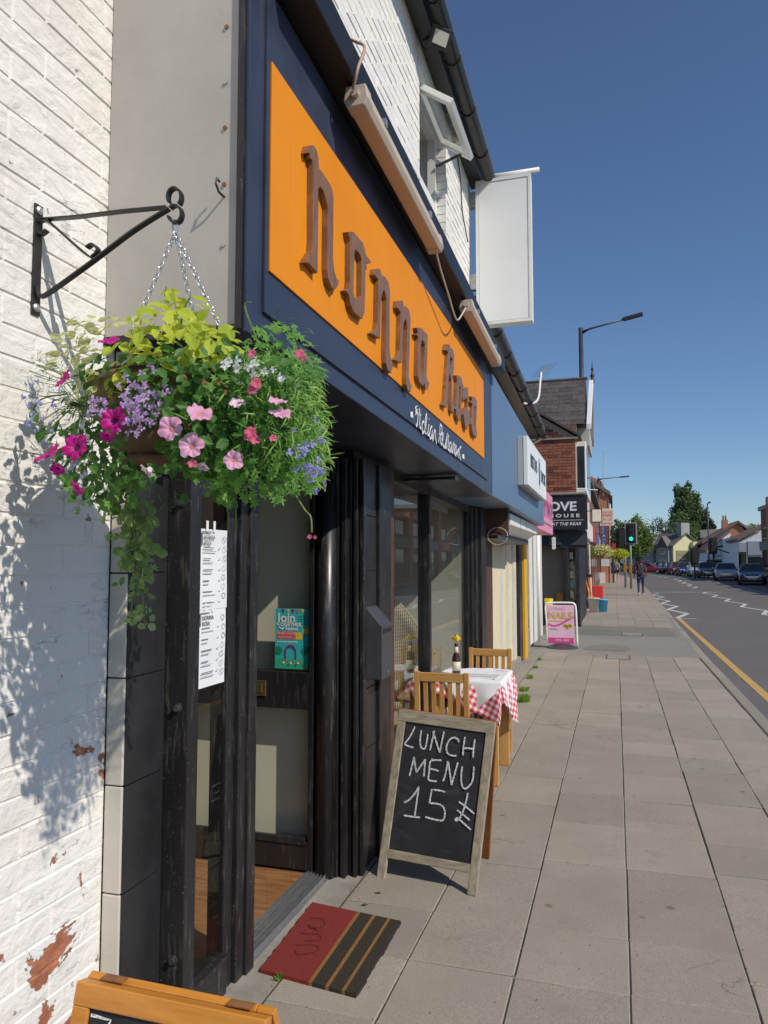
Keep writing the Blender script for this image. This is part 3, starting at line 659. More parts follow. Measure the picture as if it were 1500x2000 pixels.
# --- brick walls
WY0, WY1, WZ0, WZ1 = 5.34, 6.28, 3.9, 5.36            # upper window opening
wall = MB()
xm = XB - 0.0035
wall.box(xm - 0.30, xm, 0.6, 1.792, 0, 5.85)
wall.box(xm - 0.30, xm, 1.792, WY0, 2.3, 5.85); wall.box(xm - 0.30, xm, WY0, WY1, 2.3, WZ0); wall.box(xm - 0.30, xm, WY0, WY1, WZ1, 5.85); wall.box(xm - 0.30, xm, WY1, 7.45, 2.3, 5.85)
wallo = wall.build('brick_wall', 'pbrick', rest)
def brick_mesh(name, L_, Hh, D, mat, ch=0.004, axis='x'):
    """brick lying along y (axis x: front faces +x) or along x (axis y: front faces -y); origin at lower corner of front"""
    b = [(0, 0, 0), (0, L_, 0), (0, L_, Hh), (0, 0, Hh)]
    back = [(-D, y, z) for _, y, z in b]; rim = [(-ch, y, z) for _, y, z in b]
    fr = [(0, ch, ch), (0, L_ - ch, ch), (0, L_ - ch, Hh - ch), (0, ch, Hh - ch)]
    vs = back + rim + fr; fs = [(8, 9, 10, 11)] + [(i, (i + 1) % 4, (i + 1) % 4 + 4, i + 4) for i in range(4)] + [(i + 4, (i + 1) % 4 + 4, (i + 1) % 4 + 8, i + 8) for i in range(4)]
    if axis == 'y': vs = [(y, -x, z) for x, y, z in vs]; fs = [f[::-1] for f in fs]
    me = bpy.data.meshes.new(name); me.from_pydata(vs, [], fs); me.materials.append(MAT[mat]); me.update(); return me
BR = {}
def bricks(parent, y0, y1, z0, z1, x, mat, limit, holes=(), j=0.010, seed=1, jit=0.0016, ch=0.004):
    """courses of stretchers on a wall facing +x; the first `limit` bricks are objects of their own, the rest one mesh"""
    r = random.Random(seed); cells = []; z = z0; row = 0
    while z < z1 - 0.02:
        hh = min(0.075 - j, z1 - z); y = y0 - (0.1125 if row % 2 else 0)
        while y < y1 - 0.01:
            a, b = max(y, y0), min(y + 0.225 - j, y1)
            segs = [(a, b)]
            for hy0, hy1, hz0, hz1 in holes:
                if z + hh > hz0 and z < hz1:
                    ns = []
                    for a_, b_ in segs:
                        if b_ <= hy0 or a_ >= hy1: ns.append((a_, b_))
                        else:
                            if a_ < hy0: ns.append((a_, hy0))
                            if b_ > hy1: ns.append((hy1, b_))
                    segs = ns
            for a_, b_ in segs:
                if b_ - a_ > 0.02: cells.append((a_, b_ - a_, z, hh))
            y += 0.225
        z += 0.075; row += 1
    rest_mb = MB(); cnt = 0
    for (a, ln, z, hh) in cells:
        dx = r.uniform(-jit, jit)
        if cnt < limit:
            key = (mat, round(ln, 3), round(hh, 3))
            if key not in BR: BR[key] = brick_mesh('brick', ln, hh, 0.02, mat, ch)
            shared_piece('brick', BR[key], parent, (x + dx, a, z), (r.uniform(-0.006, 0.006), 0, r.uniform(-0.004, 0.004)))
        else:
            c = ch
            b = [(a, z), (a + ln, z), (a + ln, z + hh), (a, z + hh)]; f2 = [(a + c, z + c), (a + ln - c, z + c), (a + ln - c, z + hh - c), (a + c, z + hh - c)]
            vs = [(x - 0.02, *p) for p in b] + [(x + dx - c, *p) for p in b] + [(x + dx, *p) for p in f2]
            rest_mb.add(vs, [(8, 9, 10, 11)] + [(i, (i + 1) % 4, (i + 1) % 4 + 4, i + 4) for i in range(4)] + [(i + 4, (i + 1) % 4 + 4, (i + 1) % 4 + 8, i + 8) for i in range(4)])
        cnt += 1
    if rest_mb.v: tag(rest_mb.build('brick_courses', mat, parent), kind='stuff')
    return cnt
bricks(wallo, 1.15, 1.788, 0.02, 3.75, XB, 'pbrick', 260, seed=2, j=0.004, jit=0.0012, ch=0.0032)
bricks(wallo, 1.80, 7.40, 3.20, 5.80, XB, 'pbrick_up', 40, [(WY0 - 0.005, WY1 + 0.005, WZ0, WZ1)], seed=4, jit=0.003)
# brick reveal of the window
rv = MB()
for k in range(20):
    z = WZ0 + k * 0.075
    if z + 0.065 < WZ1: rv.box(-1.50, XB - 0.002, WY1 - 0.012, WY1 + 0.01, z, z + 0.065)
rv.build('window_reveal', 'pbrick_up', wallo)
# --- upper window with open top-hung sash
uw = B(-1.53, -1.46, WY0, WY0 + 0.06, WZ0, WZ1).box(-1.53, -1.46, WY1 - 0.075, WY1 - 0.015, WZ0, WZ1).box(-1.53, -1.46, WY0 + 0.06, WY1 - 0.075, WZ0, WZ0 + 0.06).box(-1.53, -1.46, WY0 + 0.06, WY1 - 0.075, WZ1 - 0.06, WZ1).box(-1.53, -1.455, WY0 + 0.06, WY1 - 0.075, 4.62, 4.70).build('upper_window', 'white_pvc', rest)
B(-1.50, -1.492, WY0 + 0.06, WY1 - 0.075, WZ0 + 0.06, 4.62).build('pane', 'glass', uw)
B(-2.2, -2.15, WY0 - 0.3, WY1 + 0.3, WZ0 - 0.2, WZ1 + 0.2).build('room_wall', 'grey_wall', uw)
sa, sb = Vector((-1.42, WY0 + 0.02, 5.31)), Vector((-1.115, WY0 + 0.02, 5.10))     # hinge line and swung-out edge
dv = (sb - sa); nv = Vector((dv.z, 0, -dv.x)).normalized() * 0.045; wy = 0.86
sash = MB()
def sash_bar(p, q, w): sash.hexa([p, q, q + Vector((0, w, 0)), p + Vector((0, w, 0))], [p + nv, q + nv, q + Vector((0, w, 0)) + nv, p + Vector((0, w, 0)) + nv])
sash_bar(sa, sb, 0.065); sash_bar(sa + Vector((0, wy - 0.065, 0)), sb + Vector((0, wy - 0.065, 0)), 0.065)
e = dv.normalized() * 0.06
sash.hexa([sa + Vector((0, 0.065, 0)), sa + e + Vector((0, 0.065, 0)), sa + e + Vector((0, wy - 0.065, 0)), sa + Vector((0, wy - 0.065, 0))], [p + nv for p in (sa + Vector((0, 0.065, 0)), sa + e + Vector((0, 0.065, 0)), sa + e + Vector((0, wy - 0.065, 0)), sa + Vector((0, wy - 0.065, 0)))])
sash.hexa([sb - e + Vector((0, 0.065, 0)), sb + Vector((0, 0.065, 0)), sb + Vector((0, wy - 0.065, 0)), sb - e + Vector((0, wy - 0.065, 0))], [p + nv for p in (sb - e + Vector((0, 0.065, 0)), sb + Vector((0, 0.065, 0)), sb + Vector((0, wy - 0.065, 0)), sb - e + Vector((0, wy - 0.065, 0)))])
sash.build('open_sash', 'white_pvc', uw, bevel=0.004)
q0, q1 = sa + e + nv * 0.5, sb - e + nv * 0.5
MB().hexa([q0 + Vector((0, 0.065, 0)), q1 + Vector((0, 0.065, 0)), q1 + Vector((0, wy - 0.065, 0)), q0 + Vector((0, wy - 0.065, 0))], [p + nv * 0.08 for p in (q0 + Vector((0, 0.065, 0)), q1 + Vector((0, 0.065, 0)), q1 + Vector((0, wy - 0.065, 0)), q0 + Vector((0, wy - 0.065, 0)))]).build('sash_pane', 'glass', uw)
MB().bar((-1.45, WY1 - 0.09, 5.05), (-1.20, WY1 - 0.09, 5.13), 0.015, 0.02).build('stay_arm', 'dark_grey', uw)
# --- eaves: gutter, fascia board, roof
def gz(y): return 5.585 - 0.05 * (y - 4.9)
ev = MB().hexa([(-1.375, 0.6, gz(.6) + 0.02), (-1.25, 0.6, gz(.6) + 0.02), (-1.25, 0.6, gz(.6) + 0.22), (-1.375, 0.6, gz(.6) + 0.22)], [(-1.375, 7.5, gz(7.5) + 0.02), (-1.25, 7.5, gz(7.5) + 0.02), (-1.25, 7.5, gz(7.5) + 0.22), (-1.375, 7.5, gz(7.5) + 0.22)])
ev.build('eaves_board', 'gutter', rest)
gut = MB(); prof = [(math.cos(a) * 0.062, math.sin(a) * 0.07) for a in np.linspace(math.pi, 2 * math.pi, 9)]
vs = []
for y in (0.6, 7.5):
    for u, v in prof: vs.append((-1.165 + u, y, gz(y) + 0.05 + v))
    for u, v in prof[::-1]: vs.append((-1.165 + u * 0.9, y, gz(y) + 0.055 + v * 0.9))
k = 18; gut.add(vs, [(i, (i + 1) % k, (i + 1) % k + k, i + k) for i in range(k)])
guto = gut.build('gutter', 'gutter', rest)
for y in (4.3, 4.95, 5.6, 6.25, 6.9):
    MB().tube([(-1.165 + u * 1.12, y, gz(y) + 0.05 + v * 1.12) for u, v in prof], 0.008, 6).build('gutter_bracket', 'gutter', guto)
MB().hexa([(-1.14, 0.6, 5.86), (-5.0, 0.6, 8.6), (-5.0, 0.6, 8.68), (-1.14, 0.6, 5.94)], [(-1.14, 7.5, 5.62), (-5.0, 7.5, 8.6), (-5.0, 7.5, 8.68), (-1.14, 7.5, 5.70)]).build('roof', 'slate', rest)
B(-9, -8.8, 0.6, 7.45, 0, 8.4).box(-8.8, -1.68, 0.6, 0.75, 0, 5.8).build('rear_walls', 'far_brick', rest)
# --- fascia box, grey end panel, sign board
def fb(y): return 2.185 - 0.026 * (y - 1.74)
Y0, Y1 = 1.74, 5.86
MB().hexa([(-1.36, Y0 + 0.012, fb(Y0)), (XF, Y0 + 0.012, fb(Y0)), (XF, Y0 + 0.012, 3.50), (-1.36, Y0 + 0.012, 3.50)], [(-1.36, Y1, fb(Y1)), (XF, Y1, fb(Y1)), (XF, Y1, 3.09), (-1.36, Y1, 3.09)]).build('fascia', 'navy', rest, bevel=0.003)
pan = B(-1.372, -0.955, Y0, Y0 + 0.012, 2.19, 3.75).build('end_panel', 'grey_panel', rest)
B(-0.955, -0.936, Y0 - 0.014, Y0 + 0.010, 2.17, 3.75).build('corner_strip', 'black', rest, bevel=0.002)
B(-0.936, XF + 0.006, Y0 - 0.004, Y0 + 0.03, 2.165, 3.75).build('corner_strip', 'navy', rest, bevel=0.002)
B(-1.372, -0.95, Y0 - 0.006, Y0 + 0.02, 2.168, 2.188).build('panel_foot', 'black', rest)
for z, mm in ((3.03, 'rust'), (2.87, 'galv'), (2.74, 'rust'), (2.58, 'rust'), (2.41, 'galv')):
    MB().lathe([(0.006, -0.004), (0.006, 0)], (-0.998, Y0 - 0.0002, z), 8, 'y').build('screw', mm, pan)
MB().tube([(-0.998, Y0, 2.545), (-0.998, Y0 - 0.03, 2.545), (-0.998, Y0 - 0.045, 2.56), (-0.998, Y0 - 0.04, 2.577), (-0.998, Y0 - 0.026, 2.575)], 0.0035, 6).build('cup_hook', 'iron', pan)
# raised navy board, then orange board
def slopeq(x0, x1, ya, yb, za0, zb0, za1, zb1, name, mat, par, bev=0.002):
    return MB().hexa([(x0, ya, za0), (x1, ya, za0), (x1, ya, zb0), (x0, ya, zb0)], [(x0, yb, za1), (x1, yb, za1), (x1, yb, zb1), (x0, yb, zb1)]).build(name, mat, par, bevel=bev)
slopeq(XF, XF + 0.010, 1.835, 5.60, 2.248, 3.205, 2.180, 3.085, 'raised_board', 'navy', rest)
sgn = slopeq(XF + 0.010, XF + 0.016, 1.853, 5.425, 2.372, 2.990, 2.322, 2.958, 'orange_sign_board', 'orange', rest, 0.001)
sgn['label'] = 'orange sign board carrying wooden letters'
# letters: outlines measured on the sign plane
XL = XF + 0.038
def zoomed(pts, ox, oy, s): return [F(ox + x / s, oy + y / s, XL) for x, y in pts]
LET = []
def letter(ch, ox, oy, s, outer, *holes): LET.append((ch, [zoomed(p, ox, oy, s) for p in (outer,) + holes]))
letter('n', 580, 270, 6.25, [(150, 95), (205, 88), (243, 150), (264, 240), (270, 365), (335, 452), (408, 565), (436, 645), (446, 720), (440, 1480), (460, 1635), (490, 1720), (516, 1740), (500, 1800), (455, 1850), (415, 1790), (385, 1700), (376, 1600), (380, 860), (362, 750), (325, 640), (285, 580), (262, 610), (262, 850), (252, 1640), (152, 1520), (112, 1508), (150, 1440), (190, 1380), (198, 1250), (200, 330), (195, 275), (168, 235), (165, 180), (128, 172)])
letter('o', 660, 430, 6.25, [(128, 148), (190, 145), (310, 285), (345, 430), (405, 505), (400, 522), (345, 510), (338, 600), (325, 1130), (295, 1200), (190, 1110), (150, 1000), (138, 910), (100, 860), (145, 830), (152, 740), (155, 250)], [(215, 345), (200, 430), (192, 880), (210, 960), (238, 990), (290, 930), (294, 480), (270, 410)])
letter('n', 660, 430, 6.25, [(455, 600), (512, 598), (545, 680), (585, 700), (618, 760), (636, 860), (630, 1580), (645, 1680), (675, 1770), (650, 1860), (612, 1830), (590, 1740), (588, 1600), (598, 960), (580, 880), (565, 850), (545, 880), (530, 960), (515, 1440), (470, 1410), (425, 1380), (480, 1330), (492, 1250), (498, 720), (470, 690), (448, 660)])
letter('n', 760, 570, 9.52, [(165, 175), (250, 168), (275, 270), (330, 280), (375, 350), (398, 500), (362, 1560), (385, 1670), (420, 1740), (400, 1860), (350, 1830), (325, 1720), (322, 1600), (342, 700), (330, 570), (305, 495), (275, 560), (262, 680), (232, 1320), (175, 1290), (118, 1260), (185, 1200), (205, 1100), (220, 390), (190, 320), (155, 290)])
letter('a', 760, 570, 9.52, [(520, 672), (595, 672), (715, 800), (718, 880), (695, 1570), (715, 1650), (750, 1690), (720, 1810), (680, 1810), (655, 1680), (640, 1745), (560, 1660), (535, 1560), (552, 870), (550, 830), (505, 790), (545, 760)], [(615, 885), (598, 960), (582, 1500), (610, 1540), (655, 1500), (672, 980), (645, 920)])
letter('R', 850, 660, 9.52, [(215, 120), (270, 125), (282, 180), (330, 220), (355, 330), (345, 600), (335, 680), (322, 720), (318, 1050), (330, 1230), (365, 1280), (335, 1400), (300, 1340), (298, 1180), (304, 780), (285, 700), (262, 660), (252, 760), (232, 1200), (215, 1290), (150, 1240), (190, 1150), (205, 900), (245, 300), (240, 250), (195, 220)], [(290, 330), (276, 400), (272, 480), (292, 520), (318, 480), (328, 400)])
letter('o', 850, 660, 9.52, [(395, 700), (440, 695), (495, 760), (512, 860), (540, 905), (505, 930), (495, 1100), (475, 1540), (435, 1545), (398, 1430), (395, 1330), (365, 1310), (392, 1270), (412, 800)], [(458, 865), (446, 960), (436, 1280), (450, 1340), (470, 1300), (482, 930)])
letter('s', 850, 660, 9.52, [(545, 940), (605, 920), (618, 1000), (612, 1300), (638, 1400), (628, 1600), (600, 1700), (570, 1680), (545, 1560), (530, 1420), (545, 1320), (585, 1290), (600, 1300), (602, 1200), (595, 1100), (565, 1130), (520, 1160), (515, 1100)])
letter('a', 850, 660, 9.52, [(680, 1090), (730, 1100), (775, 1170), (778, 1300), (765, 1650), (780, 1780), (765, 1860), (745, 1830), (735, 1790), (715, 1820), (690, 1720), (680, 1600), (702, 1240), (665, 1190), (690, 1160)], [(738, 1240), (728, 1300), (716, 1620), (730, 1690), (745, 1650), (757, 1290)])
for ch, polys in LET:
    p2 = [[(p.y, p.z) for p in poly] for poly in polys]
    me = curve_mesh('letter', p2, 0.0095, 0.0015)
    o = place_flat('letter', me, 'walnut', sgn, (XL - 0.011, 0, 0), (0, 1, 0), (0, 0, 1))
    o['label'] = 'carved wooden letter ' + ch
# painted script line
def script(pts, ox, oy, s): return [(p.y, p.z) for p in (F(ox + x / s, oy + y / s, XF + 0.0115) for x, y in pts)]
SC = [[(235, 190), (262, 185), (300, 170), (262, 230), (245, 330), (300, 250)], [(290, 180), (300, 330), (292, 500), (272, 600), (255, 545)], [(335, 200), (345, 420), (340, 600), (375, 660)], [(320, 330), (368, 350)],
      [(440, 500), (400, 520), (395, 640), (410, 760), (440, 700), (445, 560), (448, 700), (468, 770)], [(468, 770), (480, 560), (498, 400), (492, 330), (470, 420), (462, 640), (490, 790)], [(545, 560), (530, 700), (520, 800), (560, 780)], [(550, 430), (552, 455)],
      [(620, 610), (590, 640), (565, 760), (575, 880), (605, 850), (628, 700), (625, 860), (640, 940)], [(640, 940), (655, 800), (680, 690), (695, 760), (700, 880), (718, 1000)],
      [(800, 560), (790, 760), (765, 970)], [(800, 560), (835, 610), (840, 740), (795, 810), (770, 800)], [(800, 810), (810, 940), (832, 1040)], [(832, 1000), (862, 900), (872, 770), (850, 800), (842, 940), (870, 1040), (895, 1090)],
      [(895, 1090), (930, 960), (960, 780), (950, 960), (935, 1100), (915, 1060)], [(970, 760), (985, 940), (975, 1110), (1000, 1140)], [(960, 810), (1000, 830)], [(1040, 980), (1012, 1000), (1010, 1130), (1030, 1180), (1050, 1040), (1052, 1160), (1075, 1190)],
      [(1065, 960), (1070, 1140), (1085, 1190), (1098, 1060), (1105, 960)], [(1105, 960), (1120, 1080), (1115, 1240)], [(1115, 1060), (1140, 1020)], [(1165, 1040), (1140, 1120), (1140, 1260), (1162, 1200), (1172, 1090), (1175, 1290)], [(1175, 1290), (1195, 1180), (1215, 1130), (1222, 1340)], [(1235, 1080), (1240, 1240), (1265, 1370)], [(1222, 1130), (1275, 1060)]]
mb = MB()
for st in SC:
    pts = [tuple(p) for p in smooth_pts(script(st, 790, 780, 11.54), 4)]
    ribbon(mb, pts, 0.0135, lambda p: (XF + 0.0125, p[0], p[1]))
for sq in ([(128, 275), (185, 280), (195, 420), (135, 395)], [(1295, 1235), (1340, 1240), (1352, 1350), (1300, 1320)]):
    q = script(sq, 790, 780, 11.54); mb.add([(XF + 0.0125, *p) for p in q], [(0, 1, 2, 3)])
so = mb.build('painted_script', 'white_letter', rest); so['label'] = 'white brush lettering reading Italian Restaurant'
# --- cornice
def cz(y): return 3.335 - 0.036 * (y - 2)
MB().hexa([(-1.372, 1.862, cz(1.86) - 0.115), (-0.82, 1.862, cz(1.86) - 0.115), (-0.82, 1.862, cz(1.86)), (-1.372, 1.862, cz(1.86) + 0.08)], [(-1.372, 5.92, cz(5.92) - 0.115), (-0.82, 5.92, cz(5.92) - 0.115), (-0.82, 5.92, cz(5.92)), (-1.372, 5.92, cz(5.92) + 0.08)]).build('cornice', 'black_soffit', rest, bevel=0.006)
# --- soffit of the fascia and shop ceiling line
MB().hexa([(-1.46, 1.80, fb(1.8) + 0.01), (XF - 0.02, 1.80, fb(1.8) + 0.004), (XF - 0.02, 1.80, fb(1.8) + 0.03), (-1.46, 1.80, fb(1.8) + 0.03)], [(-1.46, 3.62, fb(3.62) + 0.01), (XF - 0.02, 3.62, fb(3.62) + 0.004), (XF - 0.02, 3.62, fb(3.62) + 0.03), (-1.46, 3.62, fb(3.62) + 0.03)]).build('soffit', 'black_soffit', rest)
MB().hexa([(-1.36, 3.62, fb(3.62) + 0.006), (XF - 0.02, 3.62, fb(3.62) + 0.004), (XF - 0.02, 3.62, fb(3.62) + 0.03), (-1.36, 3.62, fb(3.62) + 0.03)], [(-1.36, 7.4, fb(5.86) + 0.006), (XF - 0.02, 7.4, fb(5.86) + 0.004), (XF - 0.02, 7.4, fb(5.86) + 0.03), (-1.36, 7.4, fb(5.86) + 0.03)]).build('soffit', 'brown_soffit', rest)
MB().bar((-1.31, 3.6, 2.10), (-1.31, 7.3, 2.05), 0.05, 0.07).build('head_rail', 'black', rest)
MB().bar((-1.40, 2.0, 2.13), (-1.40, 3.6, 2.10), 0.08, 0.12).build('door_head', 'black', rest)
MB().bar((-1.30, 4.6, 2.085), (-0.95, 4.6, 2.085), 0.10, 0.02).build('soffit_strap', 'black', rest)
# --- left pier: cream tile return, black tiles, bolted post
zj = [0.01, 0.055, 0.348, 0.641, 0.932, 1.228, 1.522, 1.82, 2.165]
for a, b in zip(zj, zj[1:]):
    if b - a < 0.1: continue
    B(XB + 0.001, XT - 0.006, 1.790, 1.806, a + 0.002, b - 0.002).build('white_tile', 'white_tile', rest, bevel=0.003)
    B(XT - 0.014, XT, 1.797, 1.978, a + 0.0015, b - 0.0015).build('black_tile', 'black_tile', rest, bevel=0.002)
B(-1.46, XT - 0.008, 1.808, 1.99, 0, 2.2).build('pier_core', 'joint', rest)
po = B(-1.46, XP, 1.984, 2.046, 0, 2.2).build('shopfront_post', 'black', rest, bevel=0.004)
for zz in (1.735, 1.115, 0.385):
    MB().lathe([(0.009, -0.014), (0.009, -0.004), (0.013, -0.004), (0.013, 0.0)], (-1.268, 1.984, zz), 10, 'y').build('bolt', 'dark_grey', po)
# --- narrow side window and door post
B(-1.45, -1.375, 2.046, 2.50, 0, 0.125).box(-1.425, -1.365, 2.046, 2.50, 0.125, 0.14).box(-1.45, -1.383, 2.046, 2.075, 0.14, 2.1).build('side_window_frame', 'black', rest, bevel=0.004)
B(-1.405, -1.401, 2.075, 2.50, 0.14, 2.1).build('side_window_pane', 'door_glass', rest)
B(-1.46, -1.39, 2.497, 2.56, 0, 2.12).box(-1.46, -1.372, 2.56, 2.62, 0, 2.12).box(-1.46, -1.36, 2.62, 2.684, 0, 2.12).build('door_post', 'black', rest, bevel=0.004)
# --- threshold
th = MB().hexa([(-1.50, 2.684, 0), (-1.375, 2.684, 0), (-1.375, 2.684, 0.010), (-1.50, 2.684, 0.024)], [(-1.50, 3.52, 0), (-1.375, 3.52, 0), (-1.375, 3.52, 0.010), (-1.50, 3.52, 0.024)])
for xx in (-1.485, -1.468, -1.45, -1.43, -1.41, -1.392): th.box(xx, xx + 0.006, 2.684, 3.52, 0.012, 0.030 + (xx + 1.39) * -0.02)
th.build('threshold', 'alum', rest)
# --- open door (swung in, seen from outside)
YD = 3.50
dx0, dx1 = -2.30, -1.462
dr = B(dx0, dx0 + 0.09, YD, YD + 0.045, 0.03, 2.08).box(dx1 - 0.028, dx1, YD, YD + 0.045, 0.03, 2.08).box(dx0 + 0.09, dx1 - 0.028, YD, YD + 0.045, 0.03, 0.155).box(dx0 + 0.09, dx1 - 0.028, YD, YD + 0.045, 0.815, 1.0).box(dx0 + 0.09, dx1 - 0.028, YD, YD + 0.045, 1.99, 2.08)
door = dr.build('door', 'black', rest, bevel=0.004)
B(dx0 + 0.09, dx1 - 0.028, YD + 0.02, YD + 0.024, 0.155, 0.815).build('pane', 'door_glass', door)
B(dx0 + 0.09, dx1 - 0.028, YD + 0.02, YD + 0.024, 1.0, 1.99).build('pane', 'door_glass', door)
MB().hexa([(dx0 + 0.09, YD - 0.006, 0.155), (dx1 - 0.03, YD - 0.006, 0.155), (dx1 - 0.03, YD, 0.155), (dx0 + 0.09, YD, 0.155)], [(dx0 + 0.11, YD + 0.002, 0.185), (dx1 - 0.05, YD + 0.002, 0.185), (dx1 - 0.05, YD + 0.02, 0.185), (dx0 + 0.11, YD + 0.02, 0.185)]).build('glazing_bead', 'black', door)
B(-1.99, -1.722, YD - 0.008, YD + 0.001, 0.872, 0.950).build('letterbox', 'brass', door, bevel=0.003)
B(-1.96, -1.742, YD - 0.011, YD - 0.008, 0.888, 0.934).build('letterbox_flap', 'brass', door, bevel=0.002)
# --- right jamb: round column and mouldings, tiled pilaster
MB().lathe([(0.052, 0.0), (0.052, 2.1)], (-1.408, YD + 0.035, 0), 18).build('round_jamb', 'black', rest, smooth=True)
for x0, x1, yy in ((-1.37, -1.345, 3.535), (-1.345, -1.330, 3.562), (-1.330, -1.305, 3.54), (-1.305, -1.290, 3.585), (-1.290, -1.276, 3.60), (-1.276, -1.256, 3.572), (-1.256, -1.244, 3.612)):
    B(x0, x1, yy, 3.70, 0, 2.09).build('moulding', 'black', rest, bevel=0.003)
B(-1.5, -1.250, 3.62, 4.19, 0, 2.09).build('pilaster', 'black', rest)
B(-1.25, -1.228, 3.596, 3.640, 0, 2.09).build('moulding', 'black', rest, bevel=0.003)
zz = [0.02, 0.60, 0.905, 1.21, 1.51, 1.80, 2.08]
for a, b in zip(zz, zz[1:]): B(-1.25, -1.240, 3.645, 3.835, a + 0.002, b - 0.002).build('black_tile', 'black_tile', rest, bevel=0.002)
B(-1.27, -1.222, 3.85, 4.06, 0, 2.09).build('pilaster_post', 'black', rest, bevel=0.005)
B(-1.30, -1.245, 4.06, 4.20, 0, 2.09).build('pilaster_post', 'brown_paint', rest, bevel=0.005)
# --- shop window
B(-1.42, -1.30, 4.20, 6.84, 0.41, 0.455).box(-1.40, -1.29, 4.20, 6.84, 0.455, 0.50).build('window_sill', 'black', rest, bevel=0.004)
B(-1.40, -1.345, 4.20, 6.84, 0.03, 0.41).build('stall_riser', 'cream_wall', rest)
B(-1.37, -1.28, 5.215, 5.265, 0.50, 2.1).box(-1.36, -1.29, 5.265, 5.30, 0.5, 2.1).build('mullion', 'black', rest, bevel=0.004)
B(-1.329, -1.325, 4.20, 5.215, 0.50, 2.1).build('window_pane', 'glass', rest)
B(-1.329, -1.325, 5.30, 6.80, 0.50, 2.1).build('window_pane', 'glass', rest)
B(-1.34, -1.30, 6.785, 6.83, 0, 2.1).box(-1.55, -1.27, 6.83, 6.90, 0, 2.1).box(-1.55, -1.245, 6.90, 7.02, 0, 2.1).box(-1.55, -1.215, 7.02, 7.28, 0, 2.1).build('end_pilaster', 'black', rest, bevel=0.005)
# --- inside the restaurant
B(-4.6, -1.47, 0.8, 7.4, -0.05, 0.018).build('dining_floor', 'floor', rest)
B(-4.6, -1.40, 0.8, 7.4, 2.26, 2.30).build('dining_ceiling', 'ceil', rest)
for k in range(5): B(-4.5, -1.42, 4.3 + k * 0.62, 4.36 + k * 0.62, 2.19, 2.26).build('ceiling_beam', 'ceil', rest)
B(-4.65, -4.6, 0.8, 7.4, 0, 2.3).box(-4.6, -1.72, 0.8, 0.86, 0, 2.3).build('dining_wall', 'grey_wall', rest)
B(-3.4, -1.46, 3.605, 3.66, 0.14, 2.26).build('partition', 'cream_wall', rest)
B(-3.4, -1.46, 3.60, 3.66, 0.018, 0.14).build('dark_reflection_strip', 'black_soffit', rest)  # black strip standing in for the dark reflection low in the door glass
B(-4.0, -1.345, 6.80, 6.828, 0.018, 2.26).build('side_wall', 'cream_wall', rest)

# ================================================================== NEXT SHOP (blue fascia, cream upper wall)
nb = thing('blue_fascia_shop', (-1.6, 10.0, 0), 'low cream shop with long blue fascia and closed folding shutters', 'building')
def nz(y): return 3.09 - 0.032 * (y - 5.87)
MB().hexa([(-1.42, 7.46, 0), (-1.55, 7.46, 0), (-1.55, 7.46, 4.15), (-1.42, 7.46, 4.15)], [(-1.55, 13.6, 0), (-1.75, 13.6, 0), (-1.75, 13.6, 4.0), (-1.55, 13.6, 4.0)]).build('upper_wall', 'cream_paint', nb)
MB().hexa([(-1.40, 5.875, 2.085), (-0.926, 5.875, 2.085), (-0.926, 5.875, nz(5.87)), (-1.40, 5.875, nz(5.87))], [(-1.40, 7.46, 2.085), (-0.926, 7.46, 2.085), (-0.926, 7.46, nz(7.46)), (-1.40, 7.46, nz(7.46))]).build('fascia_panel', 'blue', nb, bevel=0.002)
MB().hexa([(-1.40, 7.464, 2.085), (-0.926, 7.464, 2.085), (-0.926, 7.464, nz(7.46)), (-1.40, 7.464, nz(7.46))], [(-1.40, 10.3, 2.06), (-0.926, 10.3, 2.06), (-0.926, 10.3, nz(10.3)), (-1.40, 10.3, nz(10.3))]).build('fascia_panel', 'blue', nb, bevel=0.002)
for (a, b) in ((6.4, 7.5), (8.2, 8.9), (9.3, 10.4)):
    w_ = B(-1.44, -1.36, a, b, 3.02, 3.55).build('upper_window', 'cream_paint', nb, bevel=0.01)
    B(-1.36, -1.352, a + 0.1, b - 0.1, 3.1, 3.48).build('pane', 'dark_glass', w_)
def g2(y): return 4.08 - 0.045 * (y - 7.6)
gp = [(math.cos(a) * 0.06, math.sin(a) * 0.065) for a in np.linspace(math.pi, 2 * math.pi, 9)]
vs = []
for y in (7.5, 13.4):
    for u, v in gp: vs.append((-1.19 + u, y, g2(y) + v))
    for u, v in gp[::-1]: vs.append((-1.19 + u * 0.88, y, g2(y) + 0.004 + v * 0.88))
g2o = MB().add(vs, [(i, (i + 1) % 18, (i + 1) % 18 + 18, i + 18) for i in range(18)]).build('gutter', 'gutter', nb)
for k in range(8):
    y = 7.9 + k * 0.75
    MB().tube([(-1.19 + u * 1.13, y, g2(y) + v * 1.13) for u, v in gp], 0.010, 6).build('gutter_bracket', 'gutter', g2o)
MB().hexa([(-1.42, 7.5, g2(7.5) - 0.05), (-1.26, 7.5, g2(7.5) - 0.05), (-1.26, 7.5, g2(7.5) + 0.10), (-1.42, 7.5, g2(7.5) + 0.10)], [(-1.42, 13.4, g2(13.4) - 0.05), (-1.26, 13.4, g2(13.4) - 0.05), (-1.26, 13.4, g2(13.4) + 0.10), (-1.42, 13.4, g2(13.4) + 0.10)]).build('eaves_board', 'gutter', nb)
MB().hexa([(-1.17, 7.5, 4.17), (-4.6, 7.5, 5.9), (-4.6, 7.5, 6.0), (-1.17, 7.5, 4.24)], [(-1.17, 13.5, 3.92), (-4.6, 13.5, 5.6), (-4.6, 13.5, 5.7), (-1.17, 13.5, 3.98)]).build('roof', 'slate', nb)
